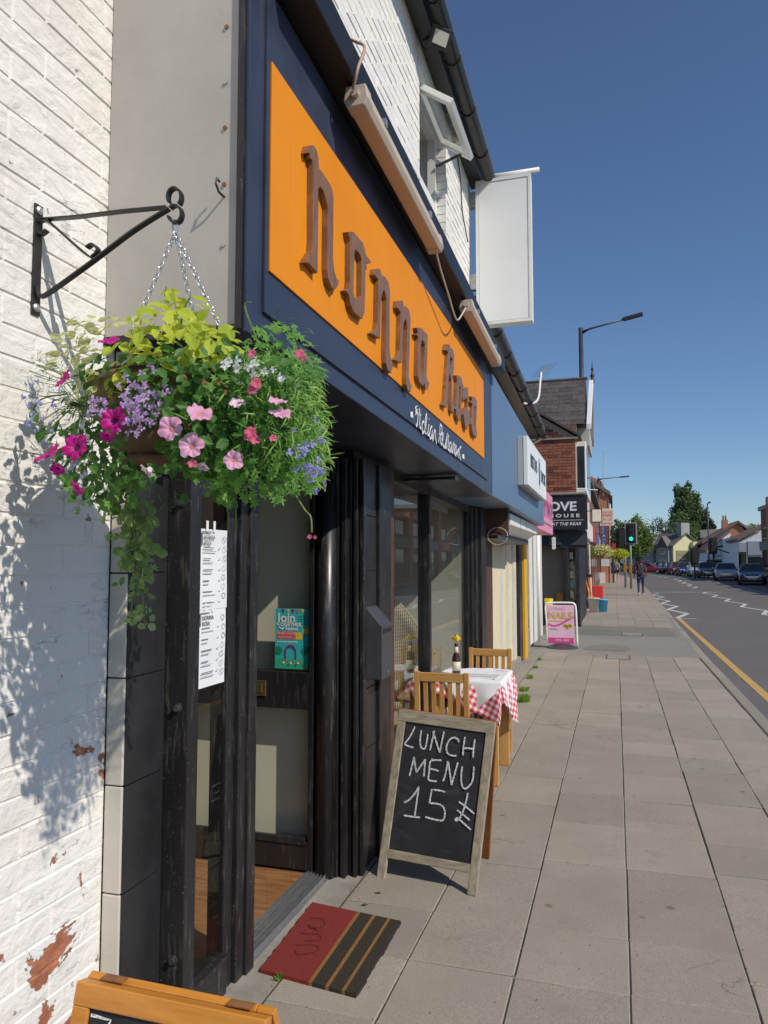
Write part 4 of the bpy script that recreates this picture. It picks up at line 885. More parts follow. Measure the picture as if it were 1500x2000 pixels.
MB().tube([(-1.50, 13.3, 0.05), (-1.50, 13.3, 3.6), (-1.25, 13.3, 3.75)], 0.035, 10).build('downpipe', 'cream_paint', nb, smooth=True)
# ground floor: brown post, shutter leaves, black post, yellow post
XS = -1.47
def onx(px, X=XS): return F(px, 1100, X).y
B(XS - 0.1, XS + 0.03, 7.30, onx(957), 0, 2.08).build('brown_post', 'brown_paint', nb, bevel=0.006)
edges = [957, 965, 972, 975, 981, 986, 989, 994, 999, 1003, 1008, 1012]
cols = ['cream_blind', 'cream_blind', 'grey_wall', 'cream_blind', 'grey_wall', 'cream_blind', 'cream_blind', 'cream_blind', 'silver_box', 'cream_blind', 'cream_blind']
for i, (a, b) in enumerate(zip(edges, edges[1:])):
    off = (0.0, -0.035, -0.06)[i % 3]
    B(XS - 0.12, XS + off, onx(a) + 0.008, onx(b) - 0.008, 0.12 if i % 2 == 0 else 0.10, 2.0).build('shutter_leaf', cols[i], nb, bevel=0.004)
B(XS - 0.5, XS - 0.13, onx(957), onx(1012), 0, 2.05).build('shutter_back', 'black_soffit', nb)
B(XS - 0.15, XS + 0.03, onx(957), onx(1012), 0.0, 0.10).build('stone_sill', 'concrete', nb)
B(XS - 0.12, XS + 0.02, onx(1012), onx(1017.5), 0, 2.05).build('black_post', 'black', nb, bevel=0.005)
B(XS - 0.10, XS + 0.05, onx(1018.5), onx(1023.5), 0, 2.04).build('yellow_post', 'yellow_paint', nb, bevel=0.005)
B(XS - 0.16, XS - 0.02, onx(1024), onx(1032), 0.42, 2.05).build('pier', 'pale_wall', nb, bevel=0.01)
B(XS - 0.16, XS + 0.02, onx(1024), onx(1032), 0, 0.42).build('pier_plinth', 'concrete', nb, bevel=0.02)
B(XS - 0.14, XS + 0.0, onx(1032.5), onx(1040), 0.1, 2.05).build('white_board', 'white_pvc', nb, bevel=0.005)
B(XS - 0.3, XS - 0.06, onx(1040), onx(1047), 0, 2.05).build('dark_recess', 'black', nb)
MB().tube([(XS + 0.02, onx(1049), 0.02), (XS + 0.02, onx(1049), 2.3)], 0.035, 10).build('white_pipe', 'white_pvc', nb, smooth=True)
# brown soffit panel and silver roller shutter hood
B(-1.45, -1.02, 7.42, 7.50, 1.83, 2.09).build('brown_end_panel', 'brown_paint', nb)
hy0, hy1 = 7.62, 10.25; hp = [(-1.45, 1.86), (-1.16, 1.86), (-1.02, 1.945), (-1.02, 2.06), (-1.45, 2.06)]
sh = MB().prism([(x, hy0, z) for x, z in hp], (0, hy1 - hy0, 0)).build('shutter_hood', 'white_sign', nb, bevel=0.003)
for y in (8.45, 9.0): MB().box(-1.018, -1.016, y, y + 0.006, 1.947, 2.058).build('hood_seam', 'dark_grey', sh)
MB().box(-1.47, -1.14, 7.52, 10.3, 1.80, 1.86).build('shutter_slot', 'dark_grey', nb)
MB().tube([(-1.12 + 0.10 * math.cos(a), 7.40, 1.82 + 0.085 * math.sin(a)) for a in np.linspace(0, 6.1, 22)], 0.004, 5).build('wire_loop', 'cable_w', nb)
# projecting light box with lettering
lb = thing('light_box_sign', (-0.85, 8.5, 2.5), 'silver grey light box with navy lettering on blue fascia', 'sign')
B(-0.926, -0.875, 7.49, 9.52, 2.335, 2.83).build('back_tray', 'silver_box', lb, bevel=0.004)
B(-0.868, -0.822, 7.49, 9.52, 2.335, 2.83).build('front_tray', 'white_sign', lb, bevel=0.004)
B(-0.875, -0.868, 7.50, 9.51, 2.345, 2.82).build('seam', 'dark_grey', lb)
me = text_mesh('lettering', 'BRISTONS', 0.165, 0.001); place_flat('lettering', me, 'navy', lb, (-0.820, 7.72, 2.545), (0, 1, 0), (0, 0, 1), 0.9, 1.25)
me = text_mesh('lettering', 'UWORK', 0.165, 0.001); place_flat('lettering', me, 'navy', lb, (-0.820, 8.82, 2.50), (0, 1, 0), (0, 0, 1), 0.95, 1.25)
mb = MB()
for k, (y, h0, h1) in enumerate(((8.58, 2.44, 2.74), (8.64, 2.40, 2.70), (8.70, 2.46, 2.76))): mb.box(-0.8215, -0.8195, y, y + 0.035, h0, h1)
mb.box(-0.8215, -0.8185, 8.54, 8.76, 2.60, 2.63); mb.build('emblem', 'blue', lb)
# bird's-eye antenna on the gutter
an = thing('tv_aerial', (-1.2, 12.2, 3.9), 'rooftop television aerial on a bent white mast', 'aerial')
pA = [F(1024, 788, -1.2), F(1043, 787, -1.18), F(1052, 775, -1.16), F(1055, 745, -1.16), F(1057, 728, -1.16)]
MB().tube(smooth_pts([tuple(p) for p in pA], 5), 0.018, 8).build('mast', 'white_pvc', an, smooth=True)
top = F(1057, 730, -1.16); b0 = top + Vector((-0.03, -0.05, -0.06)); b1 = top + Vector((0.13, 0.16, 0.20))
MB().tube([b0, b1], 0.010, 6).build('boom', 'dark_grey', an)
el = MB()
for k in range(6):
    p = b0.lerp(b1, 0.08 + k * 0.17); d = Vector((0.17 - k * 0.006, -0.06, 0)); el.tube([p - d, p + d], 0.0035, 5)
el.build('elements', 'galv', an)
# pink shop beyond
pk = thing('pink_sign_shop', (-1.6, 12.0, 0), 'narrow shop with pink fascia sign next to the blue fascia', 'building')
B(-1.9, -1.55, 13.0, 16.6, 0, 2.2).build('shop_wall', 'white_pvc', pk)
B(-1.45, -1.0, 10.35, 12.75, 2.02, 2.66).build('pink_fascia', 'pink', pk, bevel=0.01)
mb = MB(); r = random.Random(3)
for k in range(9):
    y = 10.55 + k * 0.24
    ribbon(mb, smooth_pts([(y, 2.25), (y + 0.05, 2.52), (y + 0.12, 2.3 + r.random() * 0.2), (y + 0.18, 2.5), (y + 0.2, 2.24)], 4), 0.035, lambda p: (-0.998, p[0], p[1]))
mb.build('script_lettering', 'pink_dark', pk)
B(-1.0, -0.995, 10.45, 12.6, 2.14, 2.17).build('tagline', 'ink', pk)
for k in range(4): MB().lathe([(0.03, -0.03), (0.035, 0.0)], (-1.02, 13.15, 2.02 - k * 0.05 - 0.05), 10, 'y').build('spot_lamp', 'white_pvc', pk)

# ================================================================== THE CORNER SHOP WITH THE BLACK SIGN
YL = 19.0
lv = thing('corner_brick_shop', (-1.6, 20.5, 0), 'red brick corner shop with slate roof and black shopfront', 'building')
lw = B(-3.6, -0.905, YL + 0.02, YL + 0.3, 3.2, 4.66).build('brick_side_wall', 'red_mortar', lv)
bm_full = brick_mesh('brick', 0.215, 0.065, 0.05, 'red_brick', 0.004, 'y'); bm_half = brick_mesh('brick', 0.1025, 0.065, 0.05, 'red_brick', 0.004, 'y')
def side_bricks(x1, nfull, z0, rows, yy, parent, cut=None):
    r = random.Random(9)
    for k in range(rows):
        z = z0 + k * 0.075; x = x1
        if k % 2:
            x -= 0.1025
            if not cut or cut(x, z): shared_piece('brick', bm_half, parent, (x, yy + r.uniform(-0.003, 0.003), z))
            x -= 0.01
        for j in range(nfull):
            x -= 0.215
            if not cut or cut(x + 0.1, z + 0.07): shared_piece('brick', bm_full, parent, (x, yy + r.uniform(-0.003, 0.003), z))
            x -= 0.01
side_bricks(-0.91, 5, 3.30, 18, YL, lw)
gt = MB().prism([(-3.6, YL + 0.12, 4.70), (-0.86, YL + 0.12, 4.70), (-2.05, YL + 0.12, 5.48), (-3.6, YL + 0.12, 6.2)], (0, 0.25, 0)).build('brick_gable', 'red_mortar', lv)
side_bricks(-1.0, 6, 4.73, 10, YL + 0.10, gt, lambda x, z: z < 4.70 + (-0.95 - x) * 0.655 - 0.03 and x > -2.4)
MB().hexa([(-0.78, YL - 0.02, 4.70), (-3.6, YL - 0.02, 6.50), (-3.6, YL - 0.02, 6.56), (-0.78, YL - 0.02, 4.76)], [(-0.78, YL + 0.9, 4.70), (-3.6, YL + 0.9, 6.50), (-3.6, YL + 0.9, 6.56), (-0.78, YL + 0.9, 4.76)]).build('verge', 'slate', lv)
B(-3.6, -0.84, YL - 0.05, YL + 0.15, 4.655, 4.70).build('string_course', 'concrete', lv)
B(-3.6, -0.89, YL + 0.3, 23.9, 0, 3.2).build('ground_floor', 'charcoal', lv)
B(-3.6, -0.905, YL + 0.3, 23.9, 3.2, 5.1).build('upper_floor', 'far_brick_dark', lv)
# slate roof facing the camera, slates one by one
A0, A1 = P(1142, 828, 19.7), P(1146, 740, 21.2)
ux = Vector((-1, 0, 0)); up_ = Vector((0, A1.y - A0.y, A1.z - A0.z)); slope_len = up_.length; up_.normalize(); nrm = Vector((0, -up_.z, up_.y))
rf = MB().hexa([A0 + nrm * -0.03, A0 + ux * 2.4 + nrm * -0.03, A0 + ux * 2.4 + up_ * slope_len + nrm * -0.03, A0 + up_ * slope_len + nrm * -0.03], [A0 + nrm * -0.1, A0 + ux * 2.4 + nrm * -0.1, A0 + ux * 2.4 + up_ * slope_len + nrm * -0.1, A0 + up_ * slope_len + nrm * -0.1]).build('slate_roof', 'black_soffit', lv)
sm = MB().box(0.004, 0.346, 0, 0.25, 0, 0.012); sme = bpy.data.meshes.new('slate'); sme.from_pydata(sm.v, [], sm.f); sme.materials.append(MAT['slate']); sme.update()
pitch = math.atan2(up_.z, up_.y); rows = 11; r = random.Random(2)
for k in range(rows):
    for j in range(7):
        p = A0 + up_ * (slope_len * k / rows) + ux * (0.35 * (j + 1) - (0.175 if k % 2 else 0)) + nrm * (0.002 + 0.003 * (k % 2))
        wid = min(0.35, A0.x + 0.01 - p.x) / 0.35
        shared_piece('slate', sme, rf, p, (pitch - 0.03 + r.uniform(-0.01, 0.01), 0, r.uniform(-0.012, 0.012)), (max(0.2, wid), slope_len / rows / 0.25 * 1.08, 1))
MB().tube([A1 + nrm * 0.02 + Vector((0.02, 0, 0)), A1 + ux * 2.4 + nrm * 0.02], 0.045, 8).build('ridge', 'slate', rf)
MB().hexa([A0 + up_ * slope_len, A0 + ux * 2.4 + up_ * slope_len, A0 + ux * 2.4 + Vector((0, 3.4, 0.1)), A0 + Vector((0, 3.4, 0.1))], [A0 + up_ * slope_len - Vector((0, 0, 0.08)), A0 + ux * 2.4 + up_ * slope_len - Vector((0, 0, 0.08)), A0 + ux * 2.4 + Vector((0, 3.4, 0)), A0 + Vector((0, 3.4, 0))]).build('rear_slope', 'slate', lv)
# white bargeboard, finial, bay under the gable
q0, q1 = P(1145, 828, 19.66), P(1150, 742, 21.1)
MB().hexa([q0, q0 + Vector((0.12, 0, 0)), q0 + Vector((0.12, 0, -0.14)), q0 + Vector((0, 0, -0.14))], [q1, q1 + Vector((0.12, 0, 0)), q1 + Vector((0.12, 0, -0.14)), q1 + Vector((0, 0, -0.14))]).build('bargeboard', 'white_render', lv, bevel=0.01)
MB().hexa([q1 + Vector((0, 0.02, 0)), q1 + Vector((0.12, 0.02, 0)), q1 + Vector((0.12, 0.02, -0.16)), q1 + Vector((0, 0.02, -0.16))], [q0 + Vector((0, 2.9, 0)), q0 + Vector((0.12, 2.9, 0)), q0 + Vector((0.12, 2.9, -0.16)), q0 + Vector((0, 2.9, -0.16))]).build('bargeboard', 'white_render', lv, bevel=0.01)
fn = P(1157, 742, 21.15)
MB().lathe([(0.05, -0.1), (0.06, 0.0), (0.03, 0.05), (0.065, 0.12), (0.03, 0.18), (0.02, 0.26), (0.045, 0.30), (0.015, 0.36), (0.004, 0.55)], fn, 10).build('finial', 'iron', lv, smooth=True)
wb = P(1128, 860, 19.5)
B(-1.6, -0.60, 19.9, 22.3, 4.62, 5.08).build('bay_roof', 'grey_wall', lv)
bw = B(-0.93, -0.66, 19.25, 22.2, 3.30, 4.62).build('bay_window', 'white_pvc', lv, bevel=0.02)
B(-0.88, -0.70, 19.24, 19.25, 3.45, 4.50).build('pane', 'dark_glass', bw)
B(-0.661, -0.652, 19.4, 22.0, 3.45, 4.50).build('pane', 'dark_glass', bw)
MB().tube([(-1.0, 19.1, 3.42), (-0.4, 19.3, 3.38)], 0.012, 6).build('iron_rail', 'galv', lv)
# black sign board facing the camera
sb = B(-2.9, -0.645, YL - 0.16, YL - 0.01, 2.375, 3.235).build('black_sign', 'charcoal', lv, bevel=0.006)
B(-3.0, -0.70, YL - 0.20, YL, 3.235, 3.30).build('sign_ledge', 'concrete', lv, bevel=0.02)
yt = YL - 0.163
def sign_text(body, px0, px1, py0, py1, mat='white_letter', shear=0.0, off=0.0, par=sb):
    a, b = P(px0, py1, yt), P(px1, py0, yt)
    me = text_mesh('lettering', body, 1.0, 0.0, shear, 1.0, offset=off); me.update()
    xs = [v.co.x for v in me.vertices]; ys = [v.co.y for v in me.vertices]
    me.transform(Matrix.Translation((-min(xs), -min(ys), 0))); sx = (b.x - a.x) / (max(xs) - min(xs)); sy = (b.z - a.z) / (max(ys) - min(ys))
    place_flat('lettering', me, mat, par, (a.x, yt, a.z), (1, 0, 0), (0, 0, 1), sx, sy)
sign_text('LOVE', 1059, 1126, 979, 999, off=0.03)
sign_text('H O U S E', 1072, 1132, 1003, 1011, off=0.03)
sign_text('OPEN AT THE REAR', 1051, 1135, 1019.5, 1027, shear=0.25, off=0.012)
a, b = P(1062, 1017, yt), P(1140, 1015, yt); B(a.x, b.x, yt - 0.002, yt + 0.003, a.z, b.z).build('white_rule', 'white_letter', sb)
MB().prism([(-2.9, YL + 0.05, 2.37), (-0.68, YL + 0.05, 2.37), (-0.68, YL + 0.02, 1.93), (-2.9, YL + 0.02, 1.93)], (0, 0.2, 0)).build('stall_panel', 'charcoal', lv)
for tri in ([(1073, 1037), (1084, 1037), (1098, 1064), (1073, 1064)], [(1147, 1039), (1147, 1064), (1113, 1064)]):
    MB().prism([P(x, y, YL - 0.01) for x, y in tri], (0, 0.05, 0)).build('grey_triangle', 'dark_grey', lv)  # lighter grey triangles laid over the charcoal panel
# shopfront: open doorway, display window, post
B(-1.86, -1.78, YL - 0.02, YL + 0.12, 0, 1.95).box(-1.24, -1.14, YL - 0.02, YL + 0.12, 0, 1.95).box(-0.96, -0.86, YL - 0.06, YL + 0.12, 0.09, 1.95).box(-0.98, -0.84, YL - 0.08, YL + 0.14, 0.0, 0.09).box(-1.14, -0.96, YL, YL + 0.1, 0.0, 0.62).build('shopfront_frame', 'black', lv, bevel=0.01)
B(-1.14, -0.96, YL + 0.05, YL + 0.06, 0.62, 1.95).build('display_pane', 'glass', lv)
B(-1.78, -1.24, YL + 0.25, YL + 0.29, 0.5, 1.95).build('doorway_wall', 'cardboard', lv)
B(-1.45, -1.28, YL + 0.18, YL + 0.24, 0.55, 0.82).build('brown_box', 'oak_orange', lv)
B(-1.78, -1.24, YL + 0.12, YL + 0.24, 0.02, 0.52).build('counter', 'black', lv)
for k, (z, m_) in enumerate(((0.70, 'white_pvc'), (0.95, 'sky_blue_plastic'), (1.18, 'white_pvc'), (1.42, 'grey_wall'), (1.65, 'white_pvc'))): B(-1.10, -1.02, YL + 0.1, YL + 0.16, z, z + 0.17).build('display_goods', m_, lv)

# ================================================================== FARTHER SHOPS ON THE LEFT
hs = thing('hardware_shop', (-1.4, 28, 0), 'pale shop with goods set out beyond the corner shop', 'building')
B(-6, -1.04, 24.0, 33.0, 0, 4.4).build('front_wall', 'pale_wall', hs)
for y in (24.6, 27.0, 29.4): B(-1.06, -1.02, y, y + 1.7, 0.6, 2.3).build('shop_window', 'dark_glass', hs)
B(-1.08, -0.92, 24.0, 33.0, 2.45, 3.1).build('fascia', 'white_pvc', hs)
B(-6, -0.95, 24.0, 33.0, 4.4, 4.5).build('eaves', 'gutter', hs)
sh2 = thing('terrace_shops', (-1.4, 42, 0), 'row of red fronted shops between the pale shop and the orange brick gable', 'building')
B(-6, -1.15, 33.0, 57.5, 0, 5.0).build('front_wall', 'far_brick_dark', sh2)
for k in range(6): B(-1.17, -1.12, 34 + k * 3.9, 36.6 + k * 3.9, 0.5, 2.4).build('shop_window', 'dark_glass', sh2)
for k in range(3): B(-1.19, -1.02, 33.4 + k * 8, 40.8 + k * 8, 2.6, 3.3).build('fascia', ('red_plastic', 'purple', 'blue_grey')[k], sh2)
MB().hexa([(-0.9, 33, 5.0), (-5, 33, 7.6), (-5, 33, 7.7), (-0.9, 33, 5.1)], [(-0.9, 57.5, 5.0), (-5, 57.5, 7.6), (-5, 57.5, 7.7), (-0.9, 57.5, 5.1)]).build('roof', 'grey_tile', sh2)
# orange brick gable building
ob = thing('orange_brick_house', (-1.0, 60, 0), 'orange brick building with plain gable end beside the traffic signals', 'building')
a, b, c, d, e_ = P(1163, 1141, 58), P(1192, 1141, 58), P(1192, 968, 58), P(1175, 944, 58), P(1163, 930, 58)
MB().prism([(-6, 58, 0), (b.x, 58, 0), (b.x, 58, c.z), (d.x, 58, d.z + 0.15), (-6, 58, d.z + 3.0)], (0, 9, 0)).build('gable_wall', 'far_brick', ob)
MB().hexa([(b.x + 0.15, 57.8, c.z), (-6, 57.8, d.z + 3.1), (-6, 57.8, d.z + 3.4), (b.x + 0.15, 57.8, c.z + 0.28)], [(b.x + 0.15, 67, c.z), (-6, 67, d.z + 3.1), (-6, 67, d.z + 3.4), (b.x + 0.15, 67, c.z + 0.28)]).build('roof', 'grey_tile', ob)
q = P(1178, 1140, 57.6); B(q.x - 0.3, q.x + 0.15, 57.4, 57.98, 0, 0.85).build('white_plinth', 'white_render', ob)
q = P(1193.5, 1000, 58); MB().tube([(q.x + 0.06, 57.9, 0), (q.x + 0.06, 57.9, c.z)], 0.06, 8).build('downpipe', 'gutter', ob)
MB().tube([P(1178, 968, 57.9), P(1179, 880, 57.9)], 0.03, 6).build('roof_mast', 'galv', ob)
# projecting signs
def board(name, px0, px1, py0, py1, Y, mat, label, thick=0.12, cat='sign'):
    t = thing(name, P(px0, py1, Y), label, cat); a, b = P(px0, py1, Y), P(px1, py0, Y)
    B(a.x, b.x, Y, Y + thick, a.z, b.z).build('panel', mat, t, bevel=0.01)
    MB().tube([(a.x - 0.5, Y + thick / 2, b.z - 0.05), (b.x, Y + thick / 2, b.z - 0.05)], 0.02, 6).build('arm', 'dark_grey', t); return t, a, b
t, a, b = board('projecting_sign', 1172, 1198, 993, 1027, 36, 'cream_sign', 'cream projecting sign with lines of red lettering')
for body, f0, f1 in (('SHOE', 0.72, 0.84), ('REPAIRS', 0.52, 0.68), ('KEYS CUT', 0.30, 0.44), ('ENGRAVING', 0.08, 0.20)):
    me = text_mesh('lettering', body, 1, 0.0); xs = [v.co.x for v in me.vertices]; ys = [v.co.y for v in me.vertices]
    me.transform(Matrix.Translation((-min(xs), -min(ys), 0))); place_flat('lettering', me, 'red_print', t, (a.x + 0.06, 35.995, a.z + (b.z - a.z) * f0), (1, 0, 0), (0, 0, 1), (b.x - a.x - 0.12) / (max(xs) - min(xs)), (b.z - a.z) * (f1 - f0) / (max(ys) - min(ys)))
t, a, b = board('projecting_sign', 1157, 1174, 995, 1019, 30, 'cream_sign', 'blank cream projecting sign in a black frame')
B(a.x - 0.03, b.x + 0.03, 30.02, 30.14, a.z - 0.03, b.z + 0.03).build('frame', 'black', t)
t, a, b = board('vertical_banner', 1174, 1186, 1028, 1072, 50, 'purple', 'tall purple vertical sign with white capitals below the cream sign')
for k, ch in enumerate('LIANLO'):
    me = text_mesh('lettering', ch, (b.z - a.z) / 6.5, 0.0); place_flat('lettering', me, 'white_letter', t, (a.x + 0.1, 49.995, b.z - (b.z - a.z) * (k + 0.9) / 6.2), (1, 0, 0), (0, 0, 1), 1.2, 1)
t, a, b = board('shop_board', 1196, 1203, 1061, 1080, 56, 'red_plastic', 'small red board hanging past the orange brick gable')
t, a, b = board('shop_board', 1174, 1190, 1092, 1106, 52, 'white_render', 'small white board under the left far flower basket')

# ================================================================== THINGS FIXED TO THE RESTAURANT
def batten(y0, y1, label):
    X = -0.825; z0, z1 = cz(y0) - 0.163, cz(y1) - 0.163
    t = thing('batten_light', (X, y0, z0), label, 'light', 'batten lights under the black cornice')
    def prof(y, z, s=1.0): return [(X + u * s, y, z + v * s) for u, v in ((-0.034, 0.036), (-0.042, -0.012), (-0.030, -0.036), (0.030, -0.036), (0.042, -0.012), (0.034, 0.036))]
    def solid(ya, yb, s): 
        f = (ya - y0) / (y1 - y0); g = (yb - y0) / (y1 - y0); a = prof(ya, z0 + (z1 - z0) * f, s); b = prof(yb, z0 + (z1 - z0) * g, s)
        return MB().add(a + b, [tuple(range(6))[::-1], tuple(range(6, 12))] + [(i, (i + 1) % 6, (i + 1) % 6 + 6, i + 6) for i in range(6)])
    solid(y0 + 0.06, y1 - 0.05, 0.97).build('diffuser', 'lamp_body', t, bevel=0.004)
    solid(y0, y0 + 0.06, 1.06).build('end_cap', 'lamp_end', t, bevel=0.004); solid(y1 - 0.05, y1, 1.06).build('end_cap', 'lamp_end', t, bevel=0.004)
    MB().lathe([(0.016, -0.02), (0.016, 0.0)], (X, y0, z0 + 0.004), 10, 'y').build('cable_gland', 'lamp_end', t)
    for f in (0.2, 0.8):
        y = y0 + (y1 - y0) * f; z = z0 + (z1 - z0) * f
        B(X - 0.04, X + 0.04, y - 0.012, y + 0.012, z + 0.03, z + 0.055).build('clip', 'galv', t)
batten(2.316, 3.50, 'long batten light nearest the left end of the black cornice')
batten(4.30, 5.45, 'second batten light at the far end of the black cornice')
one('lamp_cable', MB().tube(smooth_pts([(-0.825, 2.29, cz(2.3) - 0.16), (-0.80, 2.27, cz(2.3) - 0.10), (-0.80, 2.34, cz(2.3) + 0.02), (-0.86, 2.40, cz(2.3) + 0.10), (-0.95, 2.33, cz(2.3) + 0.12)], 6), 0.006, 6), 'cable', (-0.85, 2.3, 3.2), 'short brown cable looping up from the near batten light', 'cable', smooth=True)
one('lamp_cable', MB().tube(smooth_pts([(-0.825, 3.50, cz(3.5) - 0.17), (-0.825, 3.62, cz(3.6) - 0.23), (-0.83, 3.85, cz(3.8) - 0.29), (-0.835, 4.02, cz(4.0) - 0.33), (-0.84, 4.15, cz(4.1) - 0.30), (-0.825, 4.30, cz(4.3) - 0.17)], 6), 0.005, 6), 'cable_w', (-0.83, 3.9, 3.0), 'thin white cable sagging between the two batten lights', 'cable', smooth=True)
# floodlight
fl = thing('floodlight', (-1.375, 5.33, 5.58), 'small black floodlight with square lens under the gutter', 'light')
MB().bar((-1.375, 5.35, 5.60), (-1.24, 5.28, 5.56), 0.03, 0.02).build('bracket', 'dark_grey', fl)
c = Vector((-1.19, 5.22, 5.50)); nx = Vector((0.62, -0.55, -0.56)).normalized(); tx = nx.cross(Vector((0, 0, 1))).normalized(); ty = tx.cross(nx)
def oq(cc, a, b): return [cc - tx * a - ty * b, cc + tx * a - ty * b, cc + tx * a + ty * b, cc - tx * a + ty * b]
MB().hexa(oq(c - nx * 0.025, 0.075, 0.055), oq(c + nx * 0.02, 0.095, 0.075)).build('housing', 'plastic_black', fl, bevel=0.005)
MB().hexa(oq(c + nx * 0.018, 0.062, 0.046), oq(c + nx * 0.024, 0.062, 0.046)).build('lens', 'flood_lens', fl)
# blank projecting light box
ps = thing('projecting_light_box', (-1.30, 7.33, 3.95), 'tall blank white projecting sign box on the upper brick wall', 'sign')
B(-1.300, -0.742, 7.345, 7.46, 3.955, 5.47).build('casing', 'white_pvc', ps, bevel=0.004)
B(-1.268, -0.775, 7.336, 7.3445, 3.99, 5.435).build('face_panel', 'white_sign', ps, bevel=0.001)
for a, b, c, d in ((-1.300, -0.742, 5.440, 5.472), (-1.300, -0.742, 3.953, 3.985), (-1.302, -1.272, 3.985, 5.44), (-0.772, -0.740, 3.985, 5.44)): B(a, b, 7.33, 7.3445, c, d).build('frame_trim', 'white_pvc', ps, bevel=0.003)
MB().tube([(-1.375, 7.42, 5.535), (-0.66, 7.42, 5.535)], 0.028, 10).build('support_pole', 'white_pvc', ps, smooth=True)
for z in (5.22, 4.35): B(-1.372, -1.30, 7.37, 7.44, z, z + 0.16).build('wall_bracket', 'galv', ps)
MB().tube(smooth_pts([(-1.37, 7.25, 4.02), (-1.30, 7.15, 3.98), (-1.20, 7.2, 3.93), (-1.12, 7.25, 3.96)], 5), 0.006, 5).build('loose_wire', 'cable_w', ps)
one('wall_cable', MB().tube(smooth_pts([(-1.366, 5.05, 5.82), (-1.366, 5.12, 5.70), (-1.36, 5.2, 5.58), (-1.33, 5.3, 5.50), (-1.26, 5.26, 5.47), (-1.21, 5.24, 5.50)], 5), 0.006, 6), 'gutter', (-1.36, 5.1, 5.7), 'black cable drooping down the wall to the floodlight', 'cable', smooth=True)
one('wall_cable', MB().tube(smooth_pts([(-1.37, 6.75, 5.45), (-1.36, 6.85, 5.25), (-1.365, 6.95, 5.0), (-1.36, 7.1, 4.85), (-1.36, 7.2, 4.78)], 5), 0.006, 6), 'gutter', (-1.36, 6.9, 5.1), 'black cable running down beside the projecting sign box', 'cable', smooth=True)
# wall ashtray / letter bin on the pilaster
wa = thing('wall_ash_bin', (-1.222, 3.74, 0.95), 'slim black metal ash bin with sloping lid on the pilaster', 'bin')
MB().prism([(-1.240, 3.655, 0.955), (-1.150, 3.655, 0.955), (-1.150, 3.655, 1.225), (-1.240, 3.655, 1.325)], (0, 0.185, 0)).build('body', 'dark_grey', wa, bevel=0.003)
for k in range(5): B(-1.151, -1.1488, 3.675 + k * 0.031, 3.695 + k * 0.031, 1.19, 1.212).build('slot', 'black_soffit', wa)
MB().lathe([(0.006, 0.0), (0.006, 0.003)], (-1.150, 3.76, 0.985), 8, 'x').build('lock', 'galv', wa)
# menus taped to the side window
def menu(y0, y1, z0, z1, label, seed):
    X = -1.3985; t = thing('menu_sheet', (X, (y0 + y1) / 2, z0), label, 'menu')
    sl = MB(); n = 8
    vs = []
    for i in range(n + 1):
        for j in range(5):
            u, v = j / 4, i / n; vs.append((X + 0.004 + 0.003 * math.sin(v * 5 + seed) * (1 - abs(u - 0.5)), y0 + (y1 - y0) * u, z0 + (z1 - z0) * v))
    sl.add(vs, [(i * 5 + j, i * 5 + j + 1, i * 5 + j + 6, i * 5 + j + 5) for i in range(n) for j in range(4)]); sl.build('paper', 'paper', t, smooth=True)
    X2 = X + 0.0085; W, Hh = y1 - y0, z1 - z0; r = random.Random(seed); ink = MB(); lite = MB()
    ink.box(X2, X2 + 0.0004, y0 + W * 0.05, y0 + W * 0.38, z1 - Hh * 0.045, z1 - Hh * 0.03); ink.box(X2, X2 + 0.0004, y0 + W * 0.05, y0 + W * 0.085, z1 - Hh * 0.20, z1 - Hh * 0.045)
    for row, wd in enumerate(('NONNA', 'ROSA')):
        me = text_mesh('heading', wd, 0.021, 0.0001, offset=0.0005); place_flat('heading', me, 'ink', t, (X2 + 0.0004, y0 + W * 0.13, z1 - Hh * (0.125 + row * 0.075)), (0, 1, 0), (0, 0, 1), 0.95, 1.0)
    z = z1 - Hh * 0.24
    while z > z0 + Hh * 0.05:
        for k in range(r.choice((2, 2, 3))):
            l_ = r.uniform(0.18, 0.5) * W; (ink if k == 0 else lite).box(X2, X2 + 0.0004, y0 + W * 0.12, y0 + W * 0.12 + l_, z, z + 0.0035); z -= 0.0125
        lite.box(X2, X2 + 0.0004, y0 + W * 0.66, y0 + W * 0.72, z + 0.025, z + 0.029); z -= 0.014
    for k in range(7):
        cz_ = z1 - Hh * (0.12 + 0.12 * k); cy = y0 + W * (0.86 + 0.03 * math.sin(k)); pts = [(cy + W * 0.06 * math.cos(a) * (1 + 0.3 * math.sin(3 * a + k)), cz_ + Hh * 0.035 * math.sin(a)) for a in np.linspace(0, 6.28, 14)]
        ribbon(lite if k % 2 else ink, pts, 0.0022, lambda p: (X2 + 0.0003, p[0], p[1]))
    tag(ink.build('print', 'ink', t), kind='stuff'); tag(lite.build('print', 'ink_l', t), kind='stuff')
    for y in (y0 + W * 0.2, y0 + W * 0.45): B(X2 - 0.001, X2, y, y + 0.015, z1 - 0.01, z1 + 0.03).build('tape', 'paper', t)
menu(2.295, 2.492, 1.385, 1.672, 'upper of two white menu sheets taped on the side window', 1)
menu(2.292, 2.486, 1.112, 1.384, 'lower of two white menu sheets taped on the side window', 4)
